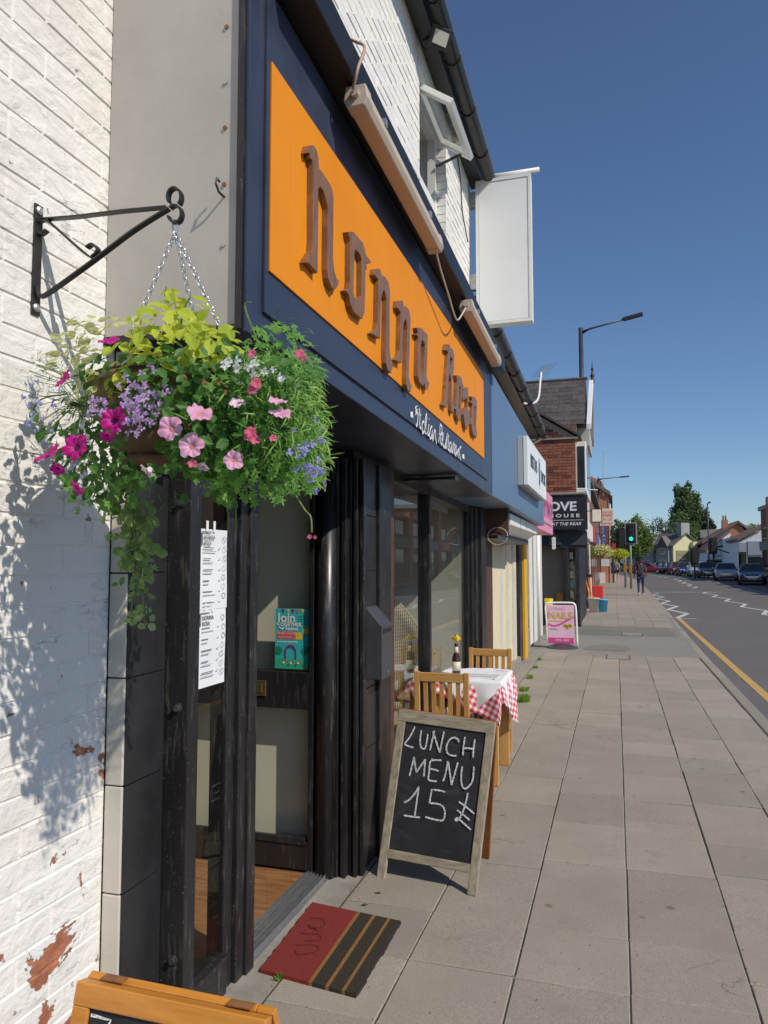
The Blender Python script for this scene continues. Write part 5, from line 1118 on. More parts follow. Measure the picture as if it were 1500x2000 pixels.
# festival poster in the door pane
po = thing('festival_poster', (-1.575, 3.485, 1.02), 'teal festival poster in the upper door pane', 'poster')
YP = YD + 0.019
x0, x1, z0, z1 = -1.684, -1.492, 1.012, 1.318
def pq(u0, u1, v0, v1, mat, lay=1, name='print'):
    return B(x0 + (x1 - x0) * u0, x0 + (x1 - x0) * u1, YP - 0.0008 * lay, YP - 0.0008 * lay + 0.0006, z0 + (z1 - z0) * v0, z0 + (z1 - z0) * v1).build(name, mat, po)
pq(0, 1, 0, 1, 'teal', 0, 'sheet'); pq(0, 1, 0, 0.17, 'poster_green', 1); pq(0.05, 0.57, 0.49, 0.615, 'poster_red', 1); pq(0.60, 0.78, 0.49, 0.60, 'poster_yellow', 1); pq(0.80, 0.97, 0.60, 0.67, 'poster_yellow', 1)
pq(0.06, 0.66, 0.44, 0.452, 'white_letter', 1)
def pt(body, u, v, size, mat='white_letter', off=0.0):
    me = text_mesh('lettering', body, size, 0.0, offset=off); place_flat('lettering', me, mat, po, (x0 + (x1 - x0) * u, YP - 0.0022, z0 + (z1 - z0) * v), (1, 0, 0), (0, 0, 1))
pt('Join', 0.07, 0.775, 0.066, off=0.0012); pt('TOGETHER', 0.07, 0.705, 0.026, off=0.0008); pt('Festival', 0.30, 0.640, 0.0235, off=0.0006)
pt('Saturday 5 July 2025', 0.07, 0.575, 0.0125); pt('Memorial Grounds', 0.10, 0.515, 0.0095)
for k in range(4): pq(0.66, 0.95 - 0.05 * (k % 2), 0.74 + k * 0.04, 0.752 + k * 0.04, 'poster_dkgreen', 1)
mb = MB()
for k, m_ in enumerate(('poster_purple', 'poster_yellow', 'poster_purple', 'poster_red', 'poster_yellow')):
    u = 0.18 + k * 0.14; MB().prism([(x0 + (x1 - x0) * u, YP - 0.0016, z1 - 0.004), (x0 + (x1 - x0) * (u + 0.10), YP - 0.0016, z1 - 0.004), (x0 + (x1 - x0) * (u + 0.06), YP - 0.0016, z1 - 0.026)], (0, 0.0006, 0)).build('pennant', m_, po)
ar = MB(); 
ribbon(ar, [(0.30 + 0.15 * 0, 0.16), (0.30, 0.30), (0.36, 0.36), (0.45, 0.38), (0.54, 0.36), (0.60, 0.30), (0.60, 0.16)], 0.05, lambda p: (x0 + (x1 - x0) * p[0], YP - 0.0018, z0 + (z1 - z0) * p[1])); ar.build('arch', 'poster_purple', po)
sm_ = MB(); ribbon(sm_, smooth_pts([(0.12, 0.695), (0.17, 0.665), (0.23, 0.665), (0.27, 0.69)], 4), 0.022, lambda p: (x0 + (x1 - x0) * p[0], YP - 0.0020, z0 + (z1 - z0) * p[1])); sm_.build('smile', 'white_letter', po)
for (u, v) in ((0.10, 0.30), (0.88, 0.30)):
    MB().lathe([(0.022, -0.0003), (0.022, 0.0003)], (x0 + (x1 - x0) * u, YP - 0.0014, z0 + (z1 - z0) * v), 14, 'y').build('tree', 'poster_dkgreen', po)
for k in range(9):
    u = 0.26 + 0.07 * k; v = 0.10 + 0.04 * math.sin(k * 2.1); MB().lathe([(0.006, -0.0003), (0.006, 0.0003)], (x0 + (x1 - x0) * u, YP - 0.0020, z0 + (z1 - z0) * v), 8, 'y').build('figure', ('white_letter', 'poster_red', 'poster_purple')[k % 3], po)
# wicker chair inside the window
wc = thing('wicker_chair', (-1.85, 6.1, 0.018), 'pale wicker armchair with peaked back behind the shop window', 'chair')
vs = []; n, m_ = 18, 8
for i in range(n + 1):
    u = i / n * 2 - 1; topz = 0.80 + 0.44 * max(0, 1 - abs(u + 0.12)) ** 0.8
    for j in range(m_ + 1):
        f = j / m_; vs.append((-1.86 + 0.37 * u * (0.9 + 0.12 * f), 6.30 - 0.22 * u * u + 0.08 * f, 0.40 + (topz - 0.40) * f))
wk = MB().add(vs, [(i * (m_ + 1) + j, (i + 1) * (m_ + 1) + j, (i + 1) * (m_ + 1) + j + 1, i * (m_ + 1) + j + 1) for i in range(n) for j in range(m_)])
o = wk.build('woven_back', 'wicker', wc, smooth=True); sdf = o.modifiers.new('t', 'SOLIDIFY'); sdf.thickness = 0.03
MB().tube([vs[i * (m_ + 1) + m_] for i in range(n + 1)], 0.022, 8).build('rim', 'wicker', wc, smooth=True)
for x in (-2.20, -1.54): MB().tube(smooth_pts([(x, 6.12, 0.72), (x, 5.95, 0.70), (x, 5.76, 0.66), (x, 5.72, 0.42)], 4), 0.03, 8).build('arm_rest', 'wicker', wc, smooth=True)
B(-2.18, -1.56, 5.70, 6.26, 0.38, 0.46).build('seat', 'wicker', wc, bevel=0.03)
for x in (-2.08, -1.66):
    for y in (5.76, 6.18): MB().tube([(x, y, 0.018), (x, y, 0.40)], 0.022, 8).build('leg', 'pine', wc, smooth=True)

# ================================================================== A-BOARDS
def plane_hit(p0, nrm, px, py):
    r_ = ray(px, py); o = Vector((0, 0, H)); t_ = (p0 - o).dot(nrm) / r_.dot(nrm); return o + r_ * t_
def quad_pt(q, s, t): return (q[0] * (1 - s) + q[1] * s) * (1 - t) + (q[3] * (1 - s) + q[2] * s) * t
def a_board(name, label, q, rear, mats, thick=0.022, stile=0.085, top=0.925, br0=0.115, br1=0.165):
    wood, woodx, rearm = mats
    t = thing(name, (q[0] + q[1]) / 2, label, 'sign'); nrm = (q[1] - q[0]).cross(q[3] - q[0]).normalized()
    def piece(s0, s1, t0, t1, nm, mt, f=thick, b=0.0, bev=0.003):
        a = [quad_pt(q, s0, t0), quad_pt(q, s1, t0), quad_pt(q, s1, t1), quad_pt(q, s0, t1)]
        return MB().hexa([p + nrm * b for p in a], [p - nrm * f for p in a]).build(nm, mt, t, bevel=bev)
    piece(0, stile, 0, top, 'stile', wood); piece(1 - stile, 1, 0, top, 'stile', wood); piece(0, 1, top, 1, 'top_rail', woodx, b=0.001); piece(stile, 1 - stile, br0, br1, 'bottom_rail', woodx)
    piece(stile, 1 - stile, br1, top, 'chalkboard', 'board', f=0.014, b=-0.007, bev=0)
    rq = [q[0] + rear, q[1] + rear, q[2] - nrm * (thick + 0.004), q[3] - nrm * (thick + 0.004)]; n2 = (rq[1] - rq[0]).cross(rq[3] - rq[0]).normalized()
    def rp(s0, s1, t0, t1, nm):
        a = [quad_pt(rq, s0, t0), quad_pt(rq, s1, t0), quad_pt(rq, s1, t1), quad_pt(rq, s0, t1)]; MB().hexa(a, [p - n2 * 0.02 for p in a]).build(nm, rearm, t, bevel=0.003)
    rp(0, stile, 0, 1, 'rear_leg'); rp(1 - stile, 1, 0, 1, 'rear_leg'); rp(stile, 1 - stile, 0.925, 1, 'rear_rail'); rp(stile, 1 - stile, 0.12, 0.17, 'rear_rail')
    a = [quad_pt(rq, stile, 0.17), quad_pt(rq, 1 - stile, 0.17), quad_pt(rq, 1 - stile, 0.925), quad_pt(rq, stile, 0.925)]
    MB().hexa([p - n2 * 0.006 for p in a], [p - n2 * 0.012 for p in a]).build('rear_chalkboard', 'board', t)
    return t, nrm
bl, br = G(735, 1713), G(929, 1751); tl, tr = P(779, 1384, 3.86), P(968, 1410, 3.80)
ab, nab = a_board('chalkboard_a_board', 'weathered wooden A-board chalked LUNCH MENU 15 on the pavement', [bl, br, tr, tl], G(955, 1679) - br, ('grey_wood', 'grey_wood_x', 'red_wood'))
base = bl + nab * -0.0066
STR = [[(255, 75), (180, 230), (95, 350), (130, 385), (230, 420)], [(360, 135), (340, 260), (345, 390), (390, 440), (430, 400), (465, 200)], [(500, 460), (530, 320), (570, 145)], [(545, 155), (600, 320), (655, 500)], [(655, 500), (690, 330), (728, 155)],
       [(970, 330), (950, 280), (880, 255), (810, 300), (768, 400), (780, 500), (850, 545), (930, 550)], [(1070, 245), (1045, 400), (1035, 545)], [(1045, 430), (1120, 428), (1205, 440)], [(1230, 280), (1210, 430), (1200, 580)],
       [(165, 880), (200, 740), (240, 570)], [(240, 570), (260, 720), (280, 820)], [(280, 820), (340, 730), (425, 605)], [(425, 605), (410, 750), (398, 890)], [(540, 600), (500, 660), (490, 730), (480, 850), (468, 940)], [(520, 625), (600, 622), (685, 625)], [(505, 765), (570, 775), (640, 800)], [(468, 940), (530, 960), (610, 965)],
       [(710, 970), (750, 850), (790, 640)], [(795, 640), (820, 820), (850, 1030)], [(850, 1030), (890, 880), (955, 660)], [(1025, 725), (1008, 850), (1015, 1010), (1060, 1085), (1130, 1050), (1195, 940), (1215, 730)],
       [(75, 1310), (150, 1275), (240, 1180), (320, 1050)], [(320, 1050), (290, 1250), (250, 1540)], [(70, 1520), (200, 1540), (335, 1555)], [(550, 1105), (650, 1115), (745, 1140)], [(530, 1095), (510, 1200), (490, 1320)], [(490, 1320), (600, 1330), (690, 1360), (735, 1430), (740, 1520), (715, 1590), (670, 1605), (540, 1580), (420, 1545)],
       [(1115, 1155), (1080, 1320), (1030, 1470), (975, 1580)], [(970, 1300), (1090, 1385), (1220, 1495)], [(940, 1435), (1050, 1520), (1145, 1600)], [(975, 1580), (930, 1605), (910, 1590), (945, 1565), (990, 1600), (1080, 1680), (1165, 1755)]]
e1 = (br - bl).normalized(); e2 = nab.cross(e1); mb = MB()
for k, st in enumerate(STR):
    pts = [plane_hit(base, nab, 780 + x / 8.333, 1410 + y / 8.333) - base for x, y in st]
    p2 = smooth_pts([(p.dot(e1), p.dot(e2)) for p in pts], 5) if len(st) > 2 else [Vector((p.dot(e1), p.dot(e2))) for p in pts]
    ribbon(mb, p2, 0.0082, lambda p: base + e1 * p[0] + e2 * p[1] + nab * 0.0002)
o = mb.build('chalk_writing', 'chalk', ab); o['label'] = 'white chalk capitals LUNCH MENU 15 and a pound sign'
# second A-board at the photographer's feet
Yb = 1.42
q = [Vector((-1.145, Yb - 0.17, 0.0)), Vector((-0.665, Yb - 0.17, 0.0)), P(520, 1992, Yb), P(150, 1915, Yb)]
ab2, nb2 = a_board('orange_a_board', 'orange varnished A-board at the bottom left by the wall', q, Vector((0, 0.40, 0)), ('oak_orange', 'oak_orange', 'oak_orange'), 0.03, 0.09, 0.93)
mb = MB(); b2 = q[0] - nb2 * 0.006; f1 = (q[1] - q[0]).normalized(); f2 = nb2.cross(f1)
pts = [plane_hit(b2, nb2, x, y) - b2 for x, y in ((178, 1982), (200, 1988), (217, 1993), (208, 2010))]
ribbon(mb, [(p.dot(f1), p.dot(f2)) for p in pts], 0.006, lambda p: b2 + f1 * p[0] + f2 * p[1] + nb2 * 0.001); mb.build('chalk_writing', 'chalk', ab2)
for s in (0.16, 0.84):
    p = quad_pt(q, s, 1.0); B(p.x - 0.028, p.x + 0.028, p.y + 0.020, p.y + 0.042, p.z - 0.001, p.z + 0.002).build('hinge', 'rust', ab2)
# door mat
mt = thing('door_mat', (-1.13, 2.92, 0), 'red and black striped coir mat before the doorway', 'mat')
mc = [G(507, 1900), G(696, 1950), G(784, 1805), G(610, 1768)]
def mq(s0, s1, nm, mat, z=0.014):
    a = [quad_pt(mc, s0, 0), quad_pt(mc, s1, 0), quad_pt(mc, s1, 1), quad_pt(mc, s0, 1)]
    n_ = 22; vs = []; r = random.Random(int(s0 * 100))
    for i in range(n_ + 1):
        for s_ in (s0, s1):
            p = quad_pt(mc, s_, i / n_); j = 0.004 if s_ in (0, 1) else 0.0; vs.append(p + Vector((r.uniform(-j, j), 0, z)))
    vs += [v - Vector((0, 0, z)) for v in vs]; k = 2 * (n_ + 1)
    f = [(2 * i, 2 * i + 1, 2 * i + 3, 2 * i + 2) for i in range(n_)] + [(2 * i, 2 * i + 2, 2 * i + 2 + k, 2 * i + k) for i in range(n_)] + [(2 * i + 1, 2 * i + 1 + k, 2 * i + 3 + k, 2 * i + 3) for i in range(n_)] + [(0, k, k + 1, 1), (2 * n_, 2 * n_ + 1, 2 * n_ + 1 + k, 2 * n_ + k)]
    return MB().add(vs, f).build(nm, mat, mt)
mq(0, 0.52, 'red_panel', 'mat_red')
for k, (a, b, m_) in enumerate(((0.52, 0.555, 'mat_gold'), (0.555, 0.69, 'mat_black'), (0.69, 0.725, 'mat_gold'), (0.725, 0.855, 'mat_black'), (0.855, 0.885, 'mat_gold'), (0.885, 1.0, 'mat_black'))): mq(a, b, 'stripe', m_)
mb = MB(); 
for st in ([(0.10, 0.75), (0.22, 0.78), (0.30, 0.70), (0.20, 0.62), (0.14, 0.66), (0.28, 0.60)], [(0.12, 0.52), (0.30, 0.56), (0.36, 0.50), (0.22, 0.44)], [(0.16, 0.36), (0.34, 0.42), (0.40, 0.36), (0.26, 0.26), (0.20, 0.30)]):
    ribbon(mb, smooth_pts([(s, t_) for s, t_ in st], 5), 0.016, lambda p: quad_pt(mc, p[0], p[1]) + Vector((0, 0, 0.0155)))
mb.build('worn_lettering', 'mat_worn', mt)

# ================================================================== PAVEMENT TABLE
def chair(name, label, y_back, facing, x0, x1, htop):
    """slatted pine chair; facing +1 = sitter looks along +y"""
    t = thing(name, ((x0 + x1) / 2, y_back, 0), label, 'chair', 'pine chairs at the pavement table'); s = facing; p = 0.036; dep = 0.40
    for x in (x0, x1 - p):
        MB().hexa([(x, y_back + s * 0.03, 0), (x + p, y_back + s * 0.03, 0), (x + p, y_back + s * (0.03 + p), 0), (x, y_back + s * (0.03 + p), 0)], [(x, y_back, htop), (x + p, y_back, htop), (x + p, y_back + s * p * 0.7, htop), (x, y_back + s * p * 0.7, htop)]).build('leg', 'pine', t, bevel=0.004)
        B(x, x + p, y_back + s * (dep - p), y_back + s * dep, 0, 0.42).build('leg', 'pine', t, bevel=0.004)
    B(x0 - 0.005, x1 + 0.005, y_back + s * 0.055, y_back + s * (dep + 0.01), 0.42, 0.445).build('seat', 'pine_x', t, bevel=0.006)
    B(x0 + p, x1 - p, y_back + s * 0.003, y_back + s * 0.024, htop - 0.065, htop - 0.006).build('top_rail', 'pine_x', t, bevel=0.004)
    B(x0 + p, x1 - p, y_back + s * 0.020, y_back + s * 0.042, 0.50, 0.545).build('back_rail', 'pine_x', t, bevel=0.004)
    w = x1 - x0 - 2 * p
    for k in range(5):
        x = x0 + p + w * (k + 0.7) / 5.4 - 0.012
        MB().hexa([(x, y_back + s * 0.025, 0.54), (x + 0.028, y_back + s * 0.025, 0.54), (x + 0.028, y_back + s * 0.037, 0.54), (x, y_back + s * 0.037, 0.54)], [(x, y_back + s * 0.008, htop - 0.06), (x + 0.028, y_back + s * 0.008, htop - 0.06), (x + 0.028, y_back + s * 0.020, htop - 0.06), (x, y_back + s * 0.020, htop - 0.06)]).build('slat', 'pine', t)
    for x in (x0 + 0.006, x1 - p + 0.006): B(x, x + 0.022, y_back + s * 0.07, y_back + s * (dep - p), 0.20, 0.24).build('stretcher', 'pine', t)
chair('pine_chair', 'slatted pine chair directly behind the chalk A-board', 4.80, 1, -1.290, -0.925, 0.838)
chair('pine_chair', 'slatted pine chair on the far side of the gingham table', 6.30, -1, -1.205, -0.845, 0.838)
tx0, tx1, ty0, ty1, TZ = -1.285, -0.800, 5.27, 5.87, 0.715
tb = thing('pavement_table', (-1.04, 5.57, 0), 'small pine table under gingham cloth outside the shop window', 'table')
B(tx0, tx1, ty0, ty1, TZ - 0.025, TZ).build('table_top', 'pine', tb, bevel=0.004)
for x in (tx0 + 0.01, tx1 - 0.085):
    for y in (ty0 + 0.005, ty1 - 0.05): B(x, x + 0.075, y, y + 0.045, 0, TZ - 0.025).build('leg', 'pine', tb, bevel=0.004)
B(tx0 + 0.06, tx1 - 0.05, ty0 + 0.015, ty0 + 0.035, TZ - 0.11, TZ - 0.025).build('apron_rail', 'pine_x', tb)
def drape(size, rot, n, lift, name, mat, label, cat, off=(0, 0), fold=0.02, seed=0):
    cx, cy = (tx0 + tx1) / 2 + off[0], (ty0 + ty1) / 2 + off[1]; hx, hy = (tx1 - tx0) / 2 + 0.006 + lift, (ty1 - ty0) / 2 + 0.006 + lift; tcx, tcy = (tx0 + tx1) / 2, (ty0 + ty1) / 2
    vs = []; uv = []
    ca, sa_ = math.cos(rot), math.sin(rot)
    for i in range(n + 1):
        for j in range(n + 1):
            u, v = (i / n - 0.5) * size, (j / n - 0.5) * size
            x, y = cx + u * ca - v * sa_ - tcx, cy + u * sa_ + v * ca - tcy
            ex = x - max(-hx, min(hx, x)); ey = y - max(-hy, min(hy, y)); d = math.hypot(ex, ey)
            px_, py_, z = x, y, TZ + 0.002 + lift
            wob = mnoise.noise(Vector((x * 7, y * 7, seed)))
            if d > 0:
                px_, py_ = max(-hx, min(hx, x)), max(-hy, min(hy, y)); dx, dy = ex / d, ey / d
                out = 0.006 + fold * (0.6 + 0.5 * math.sin((px_ - py_) * 26 + math.atan2(ey, ex) * 5 + seed)) * min(1, d / 0.12) + 0.05 * d
                px_ += dx * out; py_ += dy * out; z -= max(0, d - 0.012) * 0.97
                if tcx + px_ < -1.285 + 0.0: px_ = max(px_, -1.285 - tcx)
            else:
                edge = min(hx - abs(x), hy - abs(y)); z += 0.012 * max(0, wob) * (1 if edge < 0.12 else 0.25)
            vs.append((tcx + px_, tcy + py_, z)); uv.append((i / n, j / n))
    mb = MB().add(vs, [(i * (n + 1) + j, (i + 1) * (n + 1) + j, (i + 1) * (n + 1) + j + 1, i * (n + 1) + j + 1) for i in range(n) for j in range(n)])
    o = one(name, mb, mat, (tcx, tcy, TZ), label, cat, smooth=True); ul = o.data.uv_layers.new(name='UVMap')
    for lp in o.data.loops: ul.data[lp.index].uv = uv[lp.vertex_index]
    s_ = o.modifiers.new('thick', 'SOLIDIFY'); s_.thickness = 0.0015; s_.offset = 1; return o
drape(0.98, R(-24), 56, 0.0, 'gingham_tablecloth', 'gingham', 'red and white gingham cloth hanging off the pavement table', 'tablecloth', (0.03, 0.02), 0.028, 1)
drape(0.72, R(42), 44, 0.006, 'white_table_topper', 'white_cloth', 'white square cloth laid over the gingham tablecloth', 'tablecloth', (0.07, -0.06), 0.02, 3)
bt = thing('beer_bottle', (-1.15, 5.50, TZ + 0.008), 'brown beer bottle used as a vase on the table', 'bottle')
bz = TZ + 0.010
MB().lathe([(0.029, 0), (0.031, 0.004), (0.031, 0.115), (0.027, 0.135), (0.016, 0.165), (0.0135, 0.185), (0.013, 0.215), (0.015, 0.217), (0.015, 0.228)], (-1.15, 5.50, bz), 20).build('glass_body', 'bottle', bt, smooth=True)
MB().lathe([(0.0316, 0.03), (0.0316, 0.095)], (-1.15, 5.50, bz), 20).build('paper_label', 'label', bt, smooth=True)
MB().lathe([(0.019, 0.160), (0.0142, 0.185), (0.0142, 0.203)], (-1.15, 5.50, bz), 16).build('neck_label', 'label', bt, smooth=True)
rz = thing('yellow_rose', (-1.15, 5.50, bz + 0.2), 'yellow rose standing in the beer bottle', 'flower')
MB().tube([(-1.15, 5.50, bz + 0.05), (-1.149, 5.50, bz + 0.24)], 0.003, 6).build('stem', 'stem', rz)
mb = MB(); c0 = Vector((-1.149, 5.50, bz + 0.262))
for ring, (nn, rr, tilt) in enumerate(((3, 0.006, 0.05), (5, 0.013, 0.1), (6, 0.020, 0.25), (7, 0.026, 0.9))):
    for k in range(nn):
        a = 2 * math.pi * (k + 0.4 * ring) / nn; d = Vector((math.cos(a), math.sin(a), 0)); tg = Vector((-d.y, d.x, 0)); w_ = 0.009 + 0.003 * ring; zt3 = 0.030 - 0.006 * ring
        b0 = c0 + d * rr * 0.3 - Vector((0, 0, 0.022)); m0 = c0 + d * rr * 1.05 - Vector((0, 0, 0.004)); t0 = c0 + d * (rr * 0.8 + tilt * 0.010) + Vector((0, 0, zt3))
        mb.add([b0, m0 - tg * w_, m0 + tg * w_, t0 - tg * w_ * 0.8, t0 + tg * w_ * 0.8, t0 + Vector((0, 0, 0.004)) + d * tilt * 0.004], [(0, 1, 2), (1, 3, 4, 2), (3, 5, 4)])
mb.build('petals', 'rose', rz, smooth=True)
fm = thing('folded_menu', (-0.95, 5.42, TZ + 0.012), 'grey slatted placemat lying on the white table cloth', 'placemat')
for k in range(4): B(-1.06, -0.83, 5.32 + k * 0.045, 5.36 + k * 0.045, TZ + 0.016, TZ + 0.020).build('slat', 'silver_box' if k % 2 else 'white_cloth', fm)
# grit gathered in the joints and against the shop base
rg = random.Random(31); mb = MB()
for k in range(900):
    if k < 420: x = COLX[rg.randrange(0, 6)] + rg.gauss(0, 0.006); y = 2.2 + rg.random() ** 1.6 * 9
    elif k < 700: x = -1.235 + abs(rg.gauss(0, 0.05)); y = rg.choice((rg.uniform(3.3, 4.3), rg.uniform(4.3, 12)))
    else: x = rg.uniform(-1.2, 1.2); y = 2.2 + rg.random() ** 1.7 * 9
    a = rg.uniform(0, 6.28); r_ = rg.uniform(0.0015, 0.0042); d1 = Vector((math.cos(a), math.sin(a), 0)) * r_; d2 = Vector((-math.sin(a), math.cos(a), 0)) * r_ * rg.uniform(0.4, 1); c_ = Vector((x, y, 0.003))
    mb.add([c_ - d1, c_ - d2, c_ + d1, c_ + d2, c_ + Vector((0, 0, r_ * 0.8))], [(0, 1, 4), (1, 2, 4), (2, 3, 4), (3, 0, 4)], rg.choice((0, 0, 1)))
gr_ = mb.build('pavement_grit', ['joint', 'kerb']); tag(gr_, 'scattered grit and crumbs in the paving joints', 'grit', kind='stuff')
rg = random.Random(8)
for k, (px, py, lb_) in enumerate(((548, 1908, 'tiny yellow leaf scrap beside the corner of the door mat'), (712, 1768, 'dry curled leaf on the slabs above the door mat'), (738, 1745, 'dry brown leaf left of the chalk board foot'))):
    p = G(px, py, 0.003); fo_ = MB(); v_, f_ = ([(-0.02, 0, 0), (0, -0.007, 0.004), (0.022, 0, 0.006), (0, 0.008, 0.005)], [(0, 1, 2), (0, 2, 3)])
    fo_.add([p + Vector(q_) for q_ in v_], f_); one('fallen_leaf', fo_, 'mat_gold' if k == 0 else 'joint', p, lb_, 'leaf', 'fallen leaves near the mat')
# weeds in the joints
def grass_tuft(c, r, n, h, label, seed):
    rr = random.Random(seed); mb = MB()
    for k in range(n):
        a = rr.uniform(0, 6.28); d = rr.random() ** 0.7 * r; p = Vector((c[0] + d * math.cos(a) * 0.7, c[1] + d * math.sin(a), 0)); ln = rr.uniform(0.5, 1) * h; dr_ = Vector((rr.uniform(-1, 1), rr.uniform(-1, 1), 0)) * ln * 0.6; w_ = Vector((rr.uniform(-1, 1), rr.uniform(-1, 1), 0)).normalized() * 0.004
        mb.add([p - w_, p + w_, p + dr_ * 0.5 + Vector((0, 0, ln * 0.7)) + w_ * 0.7, p + dr_ + Vector((0, 0, ln))], [(0, 1, 2), (0, 2, 3)])
    return one('weed_tuft', mb, 'grass', (c[0], c[1], 0), label, 'weed', 'weeds along the shop base')
for i, (px, py, r_, n, h, lb_) in enumerate(((1020, 1369, 0.12, 420, 0.085, 'largest green weed tuft beside the table leg'), (1023, 1349, 0.07, 160, 0.06, 'second weed tuft just beyond the largest one'), (1035, 1325, 0.06, 140, 0.06, 'middle weed tuft along the shop base'), (1046, 1305, 0.05, 80, 0.05, 'small weed tuft near the yellow post'), (1054, 1289, 0.05, 60, 0.05, 'farthest small weed tuft before the pink board'), (545, 1913, 0.02, 16, 0.03, 'tiny weed sprouting at the corner of the door mat'))):
    p = G(px, py); grass_tuft((p.x, p.y), r_, n, h, lb_, i)

# ================================================================== HANGING BASKET
YB = 1.474
bk = thing('basket_bracket', (XB, YB, 2.17), 'black wrought iron wall bracket holding the flower basket', 'bracket')
B(XB, XB + 0.006, YB - 0.014, YB + 0.014, 2.168, 2.452).build('wall_plate', 'iron', bk, bevel=0.002)
for z in (2.436, 2.186): MB().lathe([(0.011, 0.006), (0.011, 0.009), (0.006, 0.012)], (XB, YB, z), 10, 'x').build('bolt', 'galv', bk)
def pb(*pts): return [tuple(P(x, y, YB)) for x, y in pts]
def strap(pts, w=0.016, t=0.0045, name='strap'):
    """flat iron strip bent in the X-Z plane, wide across Y"""
    mb = MB(); n = len(pts); pts = [Vector(p) for p in pts]; vs = []
    for i, p in enumerate(pts):
        d = (pts[min(n - 1, i + 1)] - pts[max(0, i - 1)]).normalized(); nn = Vector((-d.z, 0, d.x)) * t / 2
        vs += [p - nn - Vector((0, w / 2, 0)), p + nn - Vector((0, w / 2, 0)), p + nn + Vector((0, w / 2, 0)), p - nn + Vector((0, w / 2, 0))]
    mb.add(vs, [(4 * i + k, 4 * i + (k + 1) % 4, 4 * i + 4 + (k + 1) % 4, 4 * i + 4 + k) for i in range(n - 1) for k in range(4)] + [(3, 2, 1, 0), tuple(4 * (n - 1) + k for k in range(4))])
    return mb.build(name, 'iron', bk)
strap(pb((72, 430), (150, 424), (240, 413), (326, 405)), name='top_arm')
strap(smooth_pts(pb((72, 560), (76, 574), (90, 576), (180, 512), (260, 452), (330, 408)), 5), name='brace_arm')
strap(smooth_pts(pb((92, 450), (80, 458), (72, 450), (74, 436), (90, 430), (104, 440), (170, 498), (184, 500), (192, 488), (182, 478), (170, 484)), 5), name='scroll')
strap([tuple(P(342 + 13 * math.cos(a), 386 + 18 * math.sin(a), YB)) for a in np.linspace(2.6, 7.2, 18)], name='end_curl')
strap([tuple(P(343 + 13 * math.cos(a), 419 + 17 * math.sin(a), YB)) for a in np.linspace(-2.4, 2.9, 18)], name='end_curl')
hb = thing('hanging_basket', P(340, 900, YB), 'overflowing hanging basket of petunias and trailing greenery by the white wall', 'hanging basket')
BC = Vector((-0.985, YB, 0))
lin_prof = [(0.09, 1.775), (0.105, 1.779), (0.135, 1.83), (0.158, 1.89), (0.172, 1.945), (0.168, 1.962), (0.15, 1.955), (0.05, 1.94)]
vs = []; n = 28
for rr, z in lin_prof:
    for k in range(n):
        a = 2 * math.pi * k / n; w_ = 1 + 0.05 * mnoise.noise(Vector((math.cos(a) * 3, math.sin(a) * 3, z * 9))); vs.append((BC.x + rr * w_ * math.cos(a), BC.y + rr * w_ * math.sin(a), z + 0.008 * mnoise.noise(Vector((math.cos(a) * 5, math.sin(a) * 5, 2)))))
MB().add(vs, [(i * n + k, i * n + (k + 1) % n, (i + 1) * n + (k + 1) % n, (i + 1) * n + k) for i in range(len(lin_prof) - 1) for k in range(n)] + [tuple(range(n))[::-1]]).build('coir_liner', 'coir', hb, smooth=True)
for zz, rr in ((1.962, 0.174), (1.88, 0.160), (1.785, 0.112)): MB().tube([(BC.x + rr * math.cos(a), BC.y + rr * math.sin(a), zz) for a in np.linspace(0, 2 * math.pi, 30, endpoint=False)], 0.003, 5, closed=True).build('wire_ring', 'iron', hb)
# chains
def chain(p, q, name='chain'):
    p, q = Vector(p), Vector(q); d = q - p; n_ = int(d.length / 0.0145); d.normalize(); s1 = d.cross(Vector((0, 1, 0.2))).normalized(); s2 = d.cross(s1); mb = MB()
    for i in range(n_):
        c_ = p + (q - p) * ((i + 0.5) / n_); s_ = (s1 + s2 * 0.3).normalized() if i % 2 else (s2 - s1 * 0.3).normalized()
        mb.tube([c_ + d * 0.0105 * math.cos(a) + s_ * 0.0058 * math.sin(a) for a in np.linspace(0, 2 * math.pi, 10, endpoint=False)], 0.0017, 5, closed=True)
    return tag(mb.build(name, 'steel_chain', hb, smooth=True), kind='stuff')
hook = P(342, 455, YB)
MB().tube([tuple(P(342 + 5 * math.cos(a), 443 + 14 * math.sin(a), YB)) for a in np.linspace(0, 2 * math.pi, 12, endpoint=False)], 0.0022, 6, closed=True).build('hook_ring', 'steel_chain', hb)
chain(hook, P(258, 650, YB - 0.02)); chain(hook, P(448, 676, YB - 0.03)); chain(hook, BC + Vector((0.0, 0.19, 1.98)))
